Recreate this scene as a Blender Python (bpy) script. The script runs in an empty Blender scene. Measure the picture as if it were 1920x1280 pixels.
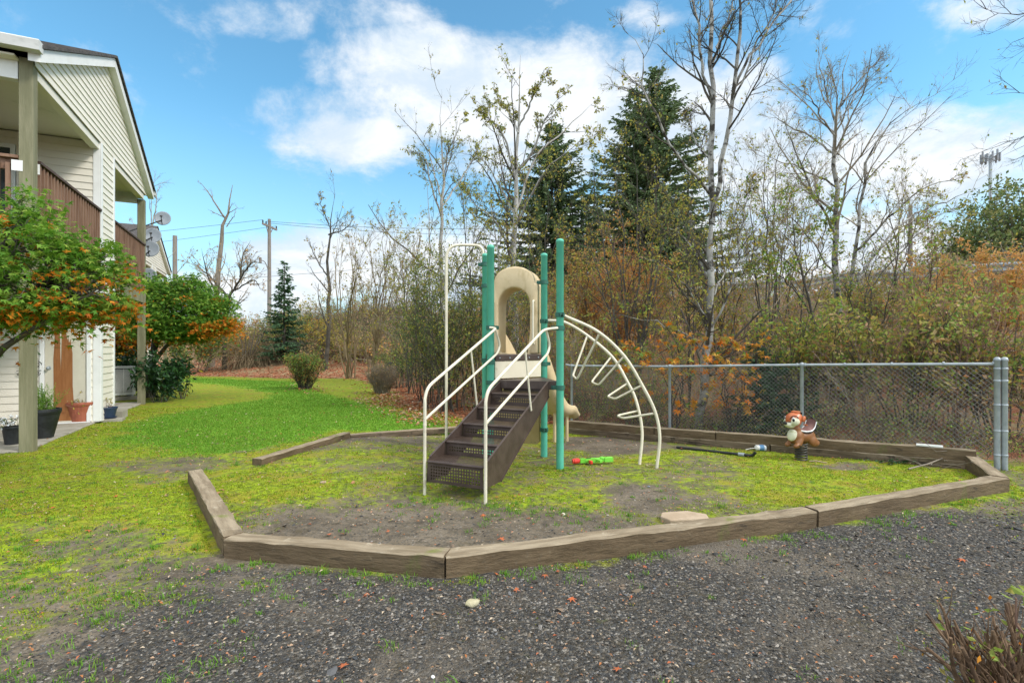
import bpy, bmesh, math, random
import numpy as np
from mathutils import Vector, Matrix

C = bpy.context.scene.collection
SC = bpy.context.scene
R = math.radians
rng = np.random.default_rng(7)
random.seed(7)

# ------------------------------------------------------------------ camera, world, sun, exposure
cam_d = bpy.data.cameras.new("camera")
cam = bpy.data.objects.new("camera", cam_d)
C.objects.link(cam)
H_CAM = 1.4
cam.location = (0, 0, H_CAM)
cam.rotation_euler = (R(90), 0, 0)
cam_d.sensor_width = 36
cam_d.lens = 18
cam_d.shift_y = 11 / 1920
cam_d.clip_start = 0.05
cam_d.clip_end = 3000
SC.camera = cam
SC.view_settings.view_transform = 'Standard'
SC.view_settings.look = 'None'
SC.view_settings.exposure = 0.82
SC.view_settings.gamma = 1
SC.view_settings.use_curve_mapping = False
SC.render.engine = 'CYCLES'
SC.cycles.max_bounces = 6
SC.cycles.diffuse_bounces = 3
SC.cycles.glossy_bounces = 2
SC.cycles.transmission_bounces = 3
SC.cycles.transparent_max_bounces = 6
SC.cycles.caustics_reflective = False
SC.cycles.caustics_refractive = False

SUN_EL, SUN_AZ = R(42), R(108)      # azimuth clockwise from +Y: from the right, a little behind the camera


class NG:
    """small node-graph writer"""
    def __init__(s, tree):
        s.t = tree
        tree.nodes.clear()

    def n(s, typ, props=None, ins=None):
        nd = s.t.nodes.new(typ)
        for k, v in (props or {}).items():
            setattr(nd, k, v)
        for k, v in (ins or {}).items():
            if isinstance(v, bpy.types.NodeSocket):
                s.t.links.new(v, nd.inputs[k])
            elif v is not None:
                nd.inputs[k].default_value = v
        return nd

    def m(s, op, a, b=None, c=None, clamp=False):
        ins = {0: a}
        if b is not None:
            ins[1] = b
        if c is not None:
            ins[2] = c
        return s.n('ShaderNodeMath', {'operation': op, 'use_clamp': clamp}, ins).outputs[0]

    def mix(s, f, a, b, blend='MIX'):
        def q(c):
            return c if isinstance(c, bpy.types.NodeSocket) else (c[0], c[1], c[2], 1)
        return s.n('ShaderNodeMix', {'data_type': 'RGBA', 'blend_type': blend}, {0: f, 6: q(a), 7: q(b)}).outputs[2]

    def noise(s, vec, scale, detail=3, rough=.55, dist=0):
        return s.n('ShaderNodeTexNoise', {}, {'Vector': vec, 'Scale': scale, 'Detail': detail, 'Roughness': rough, 'Distortion': dist}).outputs[0]

    def voro(s, vec, scale, out='Distance', feature='F1'):
        return s.n('ShaderNodeTexVoronoi', {'feature': feature}, {'Vector': vec, 'Scale': scale}).outputs[out]

    def ss(s, x, lo, hi, a=0., b=1.):
        return s.n('ShaderNodeMapRange', {'interpolation_type': 'SMOOTHSTEP'}, {0: x, 1: lo, 2: hi, 3: a, 4: b}).outputs[0]

    def ramp(s, f, stops, interp='LINEAR'):
        nd = s.n('ShaderNodeValToRGB', {}, {0: f})
        r = nd.color_ramp
        r.interpolation = interp
        while len(r.elements) < len(stops):
            r.elements.new(.5)
        for e, (p, c) in zip(r.elements, stops):
            e.position = p
            e.color = (c[0], c[1], c[2], 1)
        return nd.outputs[0]

    def scale(s, vec, sc, rot=(0, 0, 0)):
        return s.n('ShaderNodeMapping', {}, {0: vec, 'Scale': sc, 'Rotation': rot}).outputs[0]


def build_world():
    w = bpy.data.worlds.new("World")
    SC.world = w
    w.use_nodes = True
    g = NG(w.node_tree)
    sky = g.n('ShaderNodeTexSky', {'sky_type': 'NISHITA', 'sun_disc': False, 'sun_elevation': SUN_EL,
                                   'sun_rotation': SUN_AZ, 'air_density': 1.0, 'dust_density': .6, 'ozone_density': 2.2})
    d = g.n('ShaderNodeTexCoord').outputs['Generated']
    sep = g.n('ShaderNodeSeparateXYZ', {}, {0: d})
    x, y, z = sep.outputs
    yy = g.m('MAXIMUM', y, .06)
    u = g.m('DIVIDE', x, yy)
    v = g.m('DIVIDE', z, yy)
    front = g.ss(y, .1, .35)
    bias = None
    # cumulus banks: (px, py, half-width, half-height, weight) seen towards the north
    for px, py, a, b, k in [(1000, 175, 460, 150, 1.0), (760, 115, 250, 90, .9), (1290, 200, 260, 150, .95), (700, 265, 150, 70, .8), (960, 290, 210, 70, .62),
                            (1750, 290, 330, 130, .95), (1430, 330, 320, 150, .9), (660, 490, 330, 95, 1.0), (420, 560, 260, 70, .9), (900, 520, 400, 140, 1.0),
                            (520, 40, 150, 60, .42), (690, 20, 190, 70, .45), (1200, 40, 90, 50, .45), (1850, 20, 150, 50, .6), (1350, 480, 700, 130, 1.0),
                            (560, 195, 130, 60, .38), (640, 250, 160, 70, .5), (250, 560, 300, 60, .6), (1560, 60, 90, 40, .2)]:
        e = g.m('ADD', g.m('POWER', g.m('ABSOLUTE', g.m('DIVIDE', g.m('SUBTRACT', u, (px - 960) / 960), a / 960)), 2.),
                g.m('POWER', g.m('ABSOLUTE', g.m('DIVIDE', g.m('SUBTRACT', v, (651 - py) / 960), b / 960)), 2.))
        q = g.m('MULTIPLY', g.m('SUBTRACT', 1., e, clamp=True), k)
        bias = q if bias is None else g.m('MAXIMUM', bias, q)
    bias = g.m('ADD', g.m('MULTIPLY', bias, front), g.m('MULTIPLY', g.m('SUBTRACT', 1., front), .62))
    # unseen thick cloud overhead, added to brighten the ground below
    bias = g.m('MAXIMUM', bias, g.ss(z, .62, .85, 0, .9))
    dv = g.scale(d, (1, 1, 1.5))
    n1 = g.noise(dv, 4.2, 10, .66, .35)
    n2 = g.noise(dv, 12., 8, .65, .3)
    nn = g.m('ADD', g.m('MULTIPLY', g.m('SUBTRACT', n1, .5), 2.3), g.m('MULTIPLY', g.m('SUBTRACT', n2, .5), .8))
    mask = g.ss(g.m('ADD', g.m('MULTIPLY', bias, 1.02), nn), .02, .82)
    shade = g.noise(g.scale(d, (1, 1, 2.0)), 5.5, 9, .62, .4)
    ccol = g.mix(g.ss(shade, .36, .60), (.43, .50, .57), (.60, .615, .628))
    ccol = g.mix(g.ss(z, .6, .85), ccol, (.66, .635, .59))
    over = g.m('MAXIMUM', g.ss(z, .58, .9, 1., 1.95), g.ss(y, .05, -.45, 1., 2.0))  # out-of-view clouds, overhead and behind the camera, boosted as added fill light
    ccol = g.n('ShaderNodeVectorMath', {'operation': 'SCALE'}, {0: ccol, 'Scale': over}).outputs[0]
    skyc = g.n('ShaderNodeVectorMath', {'operation': 'MULTIPLY'}, {0: sky.outputs[0], 1: (.088, .143, .140)}).outputs[0]
    # pale moist air low over the horizon
    low = g.ss(z, -.02, .42, .62, 0)
    skyc = g.mix(low, skyc, (.38, .50, .58))
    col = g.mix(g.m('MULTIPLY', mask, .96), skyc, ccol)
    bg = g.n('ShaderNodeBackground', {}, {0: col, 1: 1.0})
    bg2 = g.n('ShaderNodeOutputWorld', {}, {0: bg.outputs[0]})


build_world()
sun_d = bpy.data.lights.new("sun", 'SUN')
sun_d.energy = 1.7
sun_d.angle = R(13)
sun_d.color = (1.0, .955, .88)
sun = bpy.data.objects.new("sun", sun_d)
C.objects.link(sun)
sdir = Vector((math.sin(SUN_AZ) * math.cos(SUN_EL), math.cos(SUN_AZ) * math.cos(SUN_EL), math.sin(SUN_EL)))
sun.rotation_euler = sdir.to_track_quat('Z', 'Y').to_euler()
sun.location = sdir * 40


# ------------------------------------------------------------------ helpers
def P(px, py, d):
    """point seen at photo pixel (px, py) at depth d metres"""
    return np.array([(px - 960) / 960 * d, d, H_CAM + (651 - py) / 960 * d])


BANK = np.array([(-80, 60), (-26, 40), (-14.6, 26.2), (-6.3, 23.2), (-3.9, 18.6), (-2.0, 12.8), (-.6, 11.0), (1.0, 10.7), (5.9, 6.75), (8.4, 4.6), (15, -1), (60, -38)], float)


def poly_dist(x, y, pl):
    """signed distance to an open polyline, positive on its left"""
    best = np.full(x.shape, 1e9)
    sg = np.ones(x.shape)
    for a, b in zip(pl[:-1], pl[1:]):
        e = b - a
        L2 = (e ** 2).sum()
        t = np.clip(((x - a[0]) * e[0] + (y - a[1]) * e[1]) / L2, 0, 1)
        dx, dy = x - a[0] - t * e[0], y - a[1] - t * e[1]
        d2 = dx * dx + dy * dy
        c = e[0] * (y - a[1]) - e[1] * (x - a[0])
        w = d2 < best
        best = np.where(w, d2, best)
        sg = np.where(w, np.where(c >= 0, 1., -1.), sg)
    return np.sqrt(best) * sg


def inside(x, y, poly):
    r = np.zeros(x.shape, bool)
    n = len(poly)
    for i in range(n):
        x0, y0 = poly[i]
        x1, y1 = poly[(i + 1) % n]
        c = ((y0 > y) != (y1 > y))
        with np.errstate(divide='ignore', invalid='ignore'):
            xi = (x1 - x0) * (y - y0) / (y1 - y0 if y1 != y0 else 1e-9) + x0
        r ^= c & (x < xi)
    return r


def sd_poly(x, y, poly):
    """signed distance to a closed polygon, positive inside"""
    best = np.full(np.shape(x), 1e9)
    n = len(poly)
    for i in range(n):
        a, b = np.array(poly[i]), np.array(poly[(i + 1) % n])
        e = b - a
        t = np.clip(((x - a[0]) * e[0] + (y - a[1]) * e[1]) / (e ** 2).sum(), 0, 1)
        best = np.minimum(best, (x - a[0] - t * e[0]) ** 2 + (y - a[1] - t * e[1]) ** 2)
    return np.sqrt(best) * np.where(inside(x, y, poly), 1, -1)


def sst(x, a, b):
    t = np.clip((x - a) / (b - a), 0, 1)
    return t * t * (3 - 2 * t)


_nz = [(rng.normal(size=2), rng.uniform(0, 6.28)) for _ in range(48)]


def vnoise(x, y, s):
    """smooth pseudo-noise about -1..1 with wavelength near s metres"""
    o = 0
    for i, (k, ph) in enumerate(_nz[:14]):
        o = o + np.sin((k[0] * x + k[1] * y) * 4.2 / s + ph + 1.3 * np.sin((k[1] * x - k[0] * y) * 2.7 / s + ph * 2))
    return o / 5.


def gz(x, y):
    x = np.asarray(x, float)
    y = np.asarray(y, float)
    bd = poly_dist(x, y, BANK)
    t = np.clip(bd / 13., 0, 1)
    bank = 3.3 * (.55 * t + .45 * t * t * (3 - 2 * t))
    bank = bank + np.where((bd > .5) & (bd < 13), .10 * vnoise(x, y, 3.), 0)
    dip = -.045 * np.clip(y - 5.5, 0, 4) * sst(x, -3.2, -.4) * sst(-bd, -6, 0)
    near = .012 * vnoise(x, y, 1.4) * sst(-bd, 0, 1)
    return bank + dip + near


def gz1(x, y):
    return float(gz(np.array([x]), np.array([y]))[0])


def G(px, py):
    """ground point seen at a photo pixel"""
    d = 1.0
    while d < 120:
        p = P(px, py, d)
        if p[2] <= gz1(p[0], p[1]):
            break
        d += .02 if d < 12 else .1
    p = P(px, py, d)
    p[2] = gz1(p[0], p[1])
    return p


class M:
    """collects shapes, then links them as ONE mesh object"""
    def __init__(s):
        s.v = []
        s.f = []
        s.nv = 0

    def add(s, v, f, mat=0):
        v = np.asarray(v, float).reshape(-1, 3)
        if isinstance(f, list):
            for k in sorted({len(q) for q in f}):
                s.f.append((np.array([q for q in f if len(q) == k], np.int64) + s.nv, mat))
        else:
            s.f.append((np.asarray(f, np.int64) + s.nv, mat))
        s.v.append(v)
        s.nv += len(v)
        return s

    def box(s, lo, hi, mat=0, mtx=None):
        (a, b, c), (d, e, f) = lo, hi
        v = np.array([(a, b, c), (d, b, c), (d, e, c), (a, e, c), (a, b, f), (d, b, f), (d, e, f), (a, e, f)], float)
        if mtx is not None:
            v = np.array([mtx @ Vector(q) for q in v])
        return s.add(v, [(0, 3, 2, 1), (4, 5, 6, 7), (0, 1, 5, 4), (1, 2, 6, 5), (2, 3, 7, 6), (3, 0, 4, 7)], mat)

    def beam(s, p, q, w, h, mat=0, up=(0, 0, 1)):
        """box of width w and height h whose axis runs p to q (centre line)"""
        p, q = np.array(p, float), np.array(q, float)
        t = q - p
        t /= np.linalg.norm(t)
        up = np.array(up, float)
        r = np.cross(t, up)
        r /= np.linalg.norm(r)
        u = np.cross(r, t)
        v = []
        for o in (p, q):
            for a, b in ((-1, -1), (1, -1), (1, 1), (-1, 1)):
                v.append(o + r * a * w / 2 + u * b * h / 2)
        return s.add(v, [(0, 1, 2, 3), (7, 6, 5, 4), (0, 4, 5, 1), (1, 5, 6, 2), (2, 6, 7, 3), (3, 7, 4, 0)], mat)

    def tube(s, pts, r, sides=8, mat=0, cap=True):
        pts = np.asarray(pts, float)
        r = np.broadcast_to(np.asarray(r, float), (len(pts),))
        v, f = tubes(pts[None], r[None], sides)
        s.add(v, f, mat)
        if cap:
            n = len(pts)
            s.add(v[:sides], [tuple(range(sides))[::-1]], mat)
            s.add(v[(n - 1) * sides:], [tuple(range(sides))], mat)
        return s

    def lathe(s, prof, seg=16, o=(0, 0, 0), mat=0, cap=True, sx=1, sy=1):
        a = np.linspace(0, 2 * np.pi, seg, endpoint=False)
        v = np.array([[(r * math.cos(t) * sx + o[0], r * math.sin(t) * sy + o[1], z + o[2]) for t in a] for r, z in prof]).reshape(-1, 3)
        f = []
        for k in range(len(prof) - 1):
            for i in range(seg):
                j = (i + 1) % seg
                f.append((k * seg + i, k * seg + j, (k + 1) * seg + j, (k + 1) * seg + i))
        s.add(v, f, mat)
        if cap:
            s.add(v[:seg], [tuple(range(seg))[::-1]], mat)
            s.add(v[-seg:], [tuple(range(seg))], mat)
        return s

    def ball(s, c, rx, ry=None, rz=None, seg=16, mat=0, mtx=None):
        ry = rx if ry is None else ry
        rz = rx if rz is None else rz
        n = seg // 2
        prof = [(max(math.sin(math.pi * k / n), 1e-3), -math.cos(math.pi * k / n)) for k in range(n + 1)]
        m = M().lathe(prof, seg)
        for vv, (ff, _) in zip(m.v, m.f):
            pass
        v = np.concatenate(m.v) * np.array([rx, ry, rz])
        if mtx is not None:
            v = v @ np.array(mtx.to_3x3()).T
        v = v + np.array(c)
        off = s.nv
        s.v.append(v)
        s.nv += len(v)
        for ff, _ in m.f:
            s.f.append((ff + off, mat))
        return s

    def prism(s, poly, y0, y1, axes=(0, 2, 1), mat=0):
        """polygon in two axes extruded along the third"""
        n = len(poly)
        v = np.zeros((2 * n, 3))
        for k, yv in enumerate((y0, y1)):
            for i, (a, b) in enumerate(poly):
                v[k * n + i, axes[0]] = a
                v[k * n + i, axes[1]] = b
                v[k * n + i, axes[2]] = yv
        s.add(v, [tuple(range(n))], mat)
        s.add(v[n:], [tuple(range(n))[::-1]], mat)
        s.add(v, [(i, n + i, n + (i + 1) % n, (i + 1) % n) for i in range(n)], mat)
        return s

    def xf(s, mtx):
        a = np.array(mtx)
        s.v = [v @ a[:3, :3].T + a[:3, 3] for v in s.v]
        return s

    def build(s, name, mats, parent=None, smooth=False, bevel=0, world=True, auto=None, fix=False):
        v = np.concatenate(s.v) if s.v else np.zeros((0, 3))
        if parent is not None and world:
            v = v - np.array(root_of(parent).location)
        me = bpy.data.meshes.new(name)
        tot, idx, mi = [], [], []
        for f, m_ in s.f:
            if len(f) == 0:
                continue
            idx.append(f.ravel())
            tot.append(np.full(f.shape[0], f.shape[1]))
            mi.append(np.full(f.shape[0], m_))
        idx = np.concatenate(idx).astype(np.int32)
        tot = np.concatenate(tot).astype(np.int32)
        mi = np.concatenate(mi).astype(np.int32)
        me.vertices.add(len(v))
        me.vertices.foreach_set('co', v.astype(np.float32).ravel())
        me.loops.add(len(idx))
        me.loops.foreach_set('vertex_index', idx)
        me.polygons.add(len(tot))
        me.polygons.foreach_set('loop_start', np.concatenate([[0], np.cumsum(tot)[:-1]]).astype(np.int32))
        me.polygons.foreach_set('material_index', mi)
        me.polygons.foreach_set('use_smooth', np.full(len(tot), bool(smooth)))
        for m_ in (mats if isinstance(mats, (list, tuple)) else [mats]):
            me.materials.append(m_)
        me.update(calc_edges=True)
        me.validate()
        if fix or bevel:
            bm = bmesh.new()
            bm.from_mesh(me)
            bmesh.ops.remove_doubles(bm, verts=bm.verts, dist=1e-5)
            bmesh.ops.recalc_face_normals(bm, faces=bm.faces)
            bm.to_mesh(me)
            bm.free()
        o = bpy.data.objects.new(name, me)
        C.objects.link(o)
        o.parent = parent
        if bevel:
            b = o.modifiers.new('bevel', 'BEVEL')
            b.width = bevel
            b.segments = 2
            b.limit_method = 'ANGLE'
            b.angle_limit = R(35)
        return o


def root_of(o):
    while o.parent is not None:
        o = o.parent
    return o


def tubes(pts, rad, sides):
    """pts (N,K,3), rad (N,K) -> verts, quads"""
    N, K, _ = pts.shape
    t = np.gradient(pts, axis=1)
    t /= np.linalg.norm(t, axis=2, keepdims=True) + 1e-9
    ax = pts[:, -1] - pts[:, 0]
    ref = np.where((np.abs(ax[:, 2:3]) > .8 * np.linalg.norm(ax, axis=1, keepdims=True)), np.array([[1., .13, 0]]), np.array([[0, .11, 1.]]))
    a = np.cross(t, np.broadcast_to(ref[:, None, :], t.shape))
    a /= np.linalg.norm(a, axis=2, keepdims=True) + 1e-9
    for k in range(1, K):      # keep the frame from flipping along a bend
        flip = (a[:, k] * a[:, k - 1]).sum(1) < 0
        a[flip, k] *= -1
    b = np.cross(t, a)
    th = np.linspace(0, 2 * np.pi, sides, endpoint=False)
    v = pts[:, :, None, :] + rad[:, :, None, None] * (np.cos(th)[None, None, :, None] * a[:, :, None, :] + np.sin(th)[None, None, :, None] * b[:, :, None, :])
    v = v.reshape(-1, 3)
    base = (np.arange(N) * K * sides)[:, None, None]
    k = (np.arange(K - 1) * sides)[None, :, None]
    i = np.arange(sides)[None, None, :]
    j = (i + 1) % sides
    f = np.stack([base + k + i, base + k + j, base + k + sides + j, base + k + sides + i], -1).reshape(-1, 4)
    return v, f


def thing(name, label, cat, loc=(0, 0, 0), rotz=0, group=None):
    o = bpy.data.objects.new(name, None)
    C.objects.link(o)
    o.empty_display_size = .2
    o.location = [float(q) for q in loc]
    o.rotation_euler = (0, 0, rotz)
    o['label'] = label
    o['category'] = cat
    if group:
        o['group'] = group
    return o


def tag(o, label, cat, group=None):
    o['label'] = label
    o['category'] = cat
    if group:
        o['group'] = group
    return o


def single(name, m, mats, label, cat, loc, group=None, rotz=0, world=True, **k):
    """a thing that is one mesh"""
    if world:
        m.v = [v - np.array(loc) for v in m.v]
    o = m.build(name, mats, None, **k)
    o.location = [float(q) for q in loc]
    o.rotation_euler = (0, 0, rotz)
    return tag(o, label, cat, group)


def copy_tree(o, parent=None):
    c = o.copy()
    C.objects.link(c)
    c.parent = parent
    for ch in list(o.children):
        copy_tree(ch, c)
    return c


# ------------------------------------------------------------------ materials
def surf(name, c1, c2=None, scale=8, rough=.6, bump=0., bscale=None, metal=0., stretch=(1, 1, 1), spots=None, detail=5, spec=.4, coord='Object', lo=.35, hi=.65):
    """principled surface: two tones mixed by noise, optional spots [(colour, scale, lo, hi, stretch)], optional bump"""
    m = bpy.data.materials.new(name)
    m.use_nodes = True
    g = NG(m.node_tree)
    v = g.n('ShaderNodeTexCoord').outputs[coord]
    vs = g.scale(v, stretch)
    n = g.noise(vs, scale, detail, .6)
    col = g.mix(g.ss(n, lo, hi), c1, c2 or c1)
    for s in spots or []:
        q = g.noise(g.scale(v, s[4] if len(s) > 4 else (1, 1, 1)), s[1], 5, .65, .4)
        col = g.mix(g.ss(q, s[2], s[3]), col, s[0])
    ins = {'Base Color': col, 'Roughness': rough, 'Metallic': metal, 'Specular IOR Level': spec}
    if bump:
        h = g.noise(g.scale(v, stretch), bscale or scale * 3, 6, .65)
        ins['Normal'] = g.n('ShaderNodeBump', {}, {'Strength': min(1, bump), 'Distance': .02, 'Height': h}).outputs[0]
    b = g.n('ShaderNodeBsdfPrincipled', {}, ins)
    g.n('ShaderNodeOutputMaterial', {}, {0: b.outputs[0]})
    return m


def leafmat(name, stops, trans=.35, rough=.6, patch=None, pscale=1.2):
    """leaf colour picked per leaf; patch = (stops) picked where a slow noise runs high"""
    m = bpy.data.materials.new(name)
    m.use_nodes = True
    g = NG(m.node_tree)
    r = g.n('ShaderNodeNewGeometry').outputs['Random Per Island']
    n = len(stops)
    col = g.ramp(r, [((i + .5) / n, c) for i, c in enumerate(stops)])
    if patch:
        q = g.noise(g.n('ShaderNodeTexCoord').outputs['Object'], pscale, 3, .6)
        col = g.mix(g.ss(q, .46, .58), col, g.ramp(r, [((i + .5) / len(patch), c) for i, c in enumerate(patch)]))
    b = g.n('ShaderNodeBsdfPrincipled', {}, {'Base Color': col, 'Roughness': rough, 'Specular IOR Level': .3})
    t = g.n('ShaderNodeBsdfTranslucent', {}, {0: col})
    x = g.n('ShaderNodeMixShader', {}, {0: trans, 1: b.outputs[0], 2: t.outputs[0]})
    g.n('ShaderNodeOutputMaterial', {}, {0: x.outputs[0]})
    return m


MT = {}
MT['green_paint'] = surf('green painted steel', (.095, .44, .32), (.11, .48, .35), 6, .38, .05, 60, spots=[((.12, .30, .22), 9, .60, .8), ((.045, .14, .09), 6, .60, .80, (1, 1, .22)), ((.16, .13, .08), 26, .69, .74)])
MT['green_clamp'] = surf('dark green clamp', (.02, .10, .075), (.03, .13, .09), 20, .5, .1, 80)
MT['cream_paint'] = surf('cream painted steel', (.62, .57, .44), (.70, .65, .52), 5, .42, .04, 60, spots=[((.36, .31, .20), 9, .58, .80), ((.22, .12, .06), 30, .68, .73)])
MT['tan_plastic'] = surf('tan moulded plastic', (.60, .47, .28), (.66, .53, .33), 3, .45, .04, 40, spots=[((.40, .29, .13), 4, .52, .78, (1, 1, .5)), ((.16, .14, .06), 8, .62, .80, (1, 1, .5)), ((.52, .42, .28), 16, .6, .75)])
MT['cream_plastic'] = surf('cream plastic panel', (.62, .56, .43), (.68, .62, .48), 3, .45, .03, 40, spots=[((.30, .25, .12), 5, .62, .85)])
MT['ochre_plastic'] = surf('mossy ochre plastic', (.30, .22, .08), (.36, .27, .11), 5, .55, .05, 40, spots=[((.12, .13, .03), 5, .5, .72)])
MT['brown_steel'] = surf('brown coated steel', (.050, .033, .027), (.075, .052, .042), 7, .42, .12, 50, spots=[((.12, .095, .085), 6, .58, .8, (1, 1, .4)), ((.028, .018, .014), 4, .58, .75)])
MT['galv'] = surf('galvanised steel', (.30, .34, .37), (.38, .42, .45), 12, .45, .03, 60, metal=.25, spots=[((.24, .22, .20), 8, .66, .85)])
MT['wire'] = surf('fence wire', (.20, .205, .20), (.27, .275, .27), 20, .5, metal=.3)
MT['timber'] = surf('weathered timber', (.092, .062, .033), (.150, .105, .060), 5, .88, .7, 18, stretch=(.5, 2.2, 2.2),
                    spots=[((.050, .036, .022), 6, .56, .72, (.35, 2, 2)), ((.24, .18, .11), 9, .62, .74, (.6, 1.5, 1.5)), ((.13, .10, .065), 34, .56, .70), ((.10, .12, .025), 2.6, .62, .80), ((.03, .023, .016), 10, .68, .72, (.12, 4, 4))])
MT['timber_top'] = surf('pale timber top', (.20, .155, .10), (.33, .27, .19), 6, .9, .8, 18, stretch=(.4, 2.4, 2.4),  # paler tone for the upward faces of the timbers
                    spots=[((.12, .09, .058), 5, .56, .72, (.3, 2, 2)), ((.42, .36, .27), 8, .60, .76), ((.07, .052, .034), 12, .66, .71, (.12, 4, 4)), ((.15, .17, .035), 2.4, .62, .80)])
MT['timber_dark'] = surf('old dark timber', (.085, .062, .038), (.18, .135, .09), 6, .88, .7, 14, stretch=(.22, 2.6, 2.6), spots=[((.03, .022, .015), 9, .60, .66, (.1, 4, 4)), ((.035, .026, .018), 5, .54, .72), ((.20, .16, .10), 7, .62, .8), ((.07, .08, .02), 3, .64, .8)])
MT['siding'] = surf('cream vinyl siding', (.74, .69, .59), (.78, .73, .635), 1.2, .5, .03, 30, spots=[((.48, .46, .34), 1.6, .60, .85)])
MT['white_paint'] = surf('white trim paint', (.74, .74, .72), (.80, .80, .79), 3, .5, .04, 30, spots=[((.45, .46, .42), 3.5, .62, .85, (1, 1, .35)), ((.22, .23, .19), 12, .70, .85)])
MT['roofing'] = surf('asphalt shingles', (.055, .050, .050), (.10, .092, .09), 14, .9, .5, 30)
MT['treated_post'] = surf('pressure treated post', (.17, .165, .095), (.25, .235, .15), 2.4, .85, .4, 9, stretch=(3, 3, .45), spots=[((.10, .085, .05), 5, .6, .74, (1, 1, .25)), ((.07, .09, .02), 2, .62, .85)])
MT['rail_wood'] = surf('brown stained cedar', (.16, .085, .052), (.24, .14, .092), 3, .75, .3, 10, stretch=(4, 4, .5), spots=[((.32, .25, .20), 7, .60, .8, (1, 1, .2)), ((.08, .04, .025), 4, .6, .8)])
MT['rail_dark'] = surf('dark wet cedar cap', (.05, .027, .018), (.09, .05, .034), 4, .6, .2, 12)
MT['door_paint'] = surf('worn cream door paint', (.55, .51, .41), (.61, .57, .47), 2, .6, .08, 20, spots=[((.38, .34, .26), 4, .6, .8, (1, 1, .3)), ((.16, .13, .09), 18, .72, .85, (1, 1, .1))])
MT['bare_wood'] = surf('bare brown plywood', (.25, .095, .028), (.31, .13, .045), 5, .8, .2, 20, stretch=(6, 6, .6), spots=[((.17, .06, .02), 3, .58, .8)])
MT['concrete'] = surf('patio concrete', (.27, .25, .20), (.36, .335, .285), 3, .9, .3, 30, spots=[((.17, .16, .10), 2.4, .54, .76), ((.10, .13, .03), 3, .66, .84)])
MT['paver'] = surf('tan paving stone', (.34, .26, .18), (.42, .33, .24), 7, .9, .4, 40)
MT['terracotta'] = surf('terracotta plastic', (.33, .095, .05), (.38, .12, .07), 6, .6, .06, 40)
MT['blue_pot'] = surf('dark blue glaze', (.018, .035, .075), (.03, .05, .10), 6, .35, spots=[((.08, .09, .11), 10, .66, .85)])
MT['black_plastic'] = surf('black plastic', (.012, .014, .015), (.025, .028, .03), 8, .5, spots=[((.06, .06, .055), 10, .66, .9)])
MT['soil'] = surf('potting soil', (.03, .02, .013), (.06, .04, .026), 30, .95, .8, 60)
MT['dish'] = surf('grey satellite dish', (.20, .225, .255), (.25, .275, .305), 3, .5, spots=[((.14, .15, .16), 5, .6, .85)])
MT['dark_metal'] = surf('dark iron', (.02, .02, .02), (.035, .033, .03), 10, .55)
MT['ac_white'] = surf('white appliance enamel', (.62, .63, .62), (.68, .69, .68), 4, .45, spots=[((.40, .40, .37), 5, .64, .85)])
MT['pole_wood'] = surf('grey utility pole', (.19, .165, .15), (.25, .22, .195), 3, .9, .2, 8, stretch=(5, 5, .4))
MT['toy_green'] = surf('lime green plastic', (.17, .58, .05), (.21, .64, .07), 8, .35)
MT['toy_red'] = surf('red plastic', (.68, .045, .03), (.75, .06, .04), 8, .35)
MT['rider_brown'] = surf('rider brown paint', (.20, .085, .03), (.26, .115, .045), 7, .4, .06, 30, spots=[((.09, .06, .022), 6, .58, .8), ((.13, .12, .04), 9, .66, .85)])
MT['rider_orange'] = surf('rider orange brown paint', (.40, .105, .035), (.46, .135, .05), 6, .32, .04, 30, spots=[((.24, .07, .03), 8, .62, .85)])
MT['rider_cream'] = surf('mossy cream paint', (.58, .57, .42), (.66, .65, .52), 9, .45, .06, 40, spots=[((.30, .29, .10), 14, .54, .72), ((.17, .15, .06), 22, .64, .8)])
MT['saddle'] = surf('maroon saddle paint', (.13, .060, .052), (.20, .10, .088), 5, .4, spots=[((.30, .19, .16), 6, .62, .85)])
MT['gloss_black'] = surf('black paint', (.010, .010, .011), (.015, .015, .016), 8, .25)
MT['gloss_white'] = surf('white paint', (.76, .76, .73), (.80, .80, .78), 8, .35)
MT['rust_spring'] = surf('dark spring steel', (.045, .045, .04), (.09, .085, .07), 12, .5, metal=.3, spots=[((.14, .07, .03), 14, .62, .8)])
MT['cup_white'] = surf('white paper cup', (.72, .75, .78), (.78, .80, .82), 8, .5)
MT['cup_blue'] = surf('blue cup print', (.10, .25, .48), (.14, .30, .52), 8, .5)
MT['stone'] = surf('pale stone', (.33, .30, .18), (.44, .40, .27), 9, .9, .5, 30)
MT['glass'] = surf('dim window glass', (.045, .055, .06), (.07, .08, .085), 2, .08, spec=.6)
MT['bark_alder'] = surf('grey mottled bark', (.22, .21, .19), (.38, .375, .35), 6, .9, .5, 16, stretch=(1, 1, .7), spots=[((.045, .039, .032), 4, .48, .60), ((.11, .12, .045), 3, .60, .8)])
MT['bark_pale'] = surf('pale grey bark', (.27, .26, .24), (.40, .39, .37), 5, .9, .3, 16, stretch=(1, 1, .6), spots=[((.07, .06, .05), 4, .58, .72)])
MT['bark_dark'] = surf('dark bark', (.050, .043, .035), (.10, .09, .075), 5, .9, .4, 16, spots=[((.15, .15, .09), 5, .62, .8)])
MT['bark_dead'] = surf('dead grey brown wood', (.17, .14, .11), (.26, .225, .185), 4, .9, .4, 14, stretch=(3, 3, .6))
MT['twig'] = surf('brown grey twigs', (.17, .14, .10), (.33, .285, .22), 1.1, .9)
MT['twig_tan'] = surf('tan canes', (.17, .125, .07), (.25, .19, .11), 1.5, .9)
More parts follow.
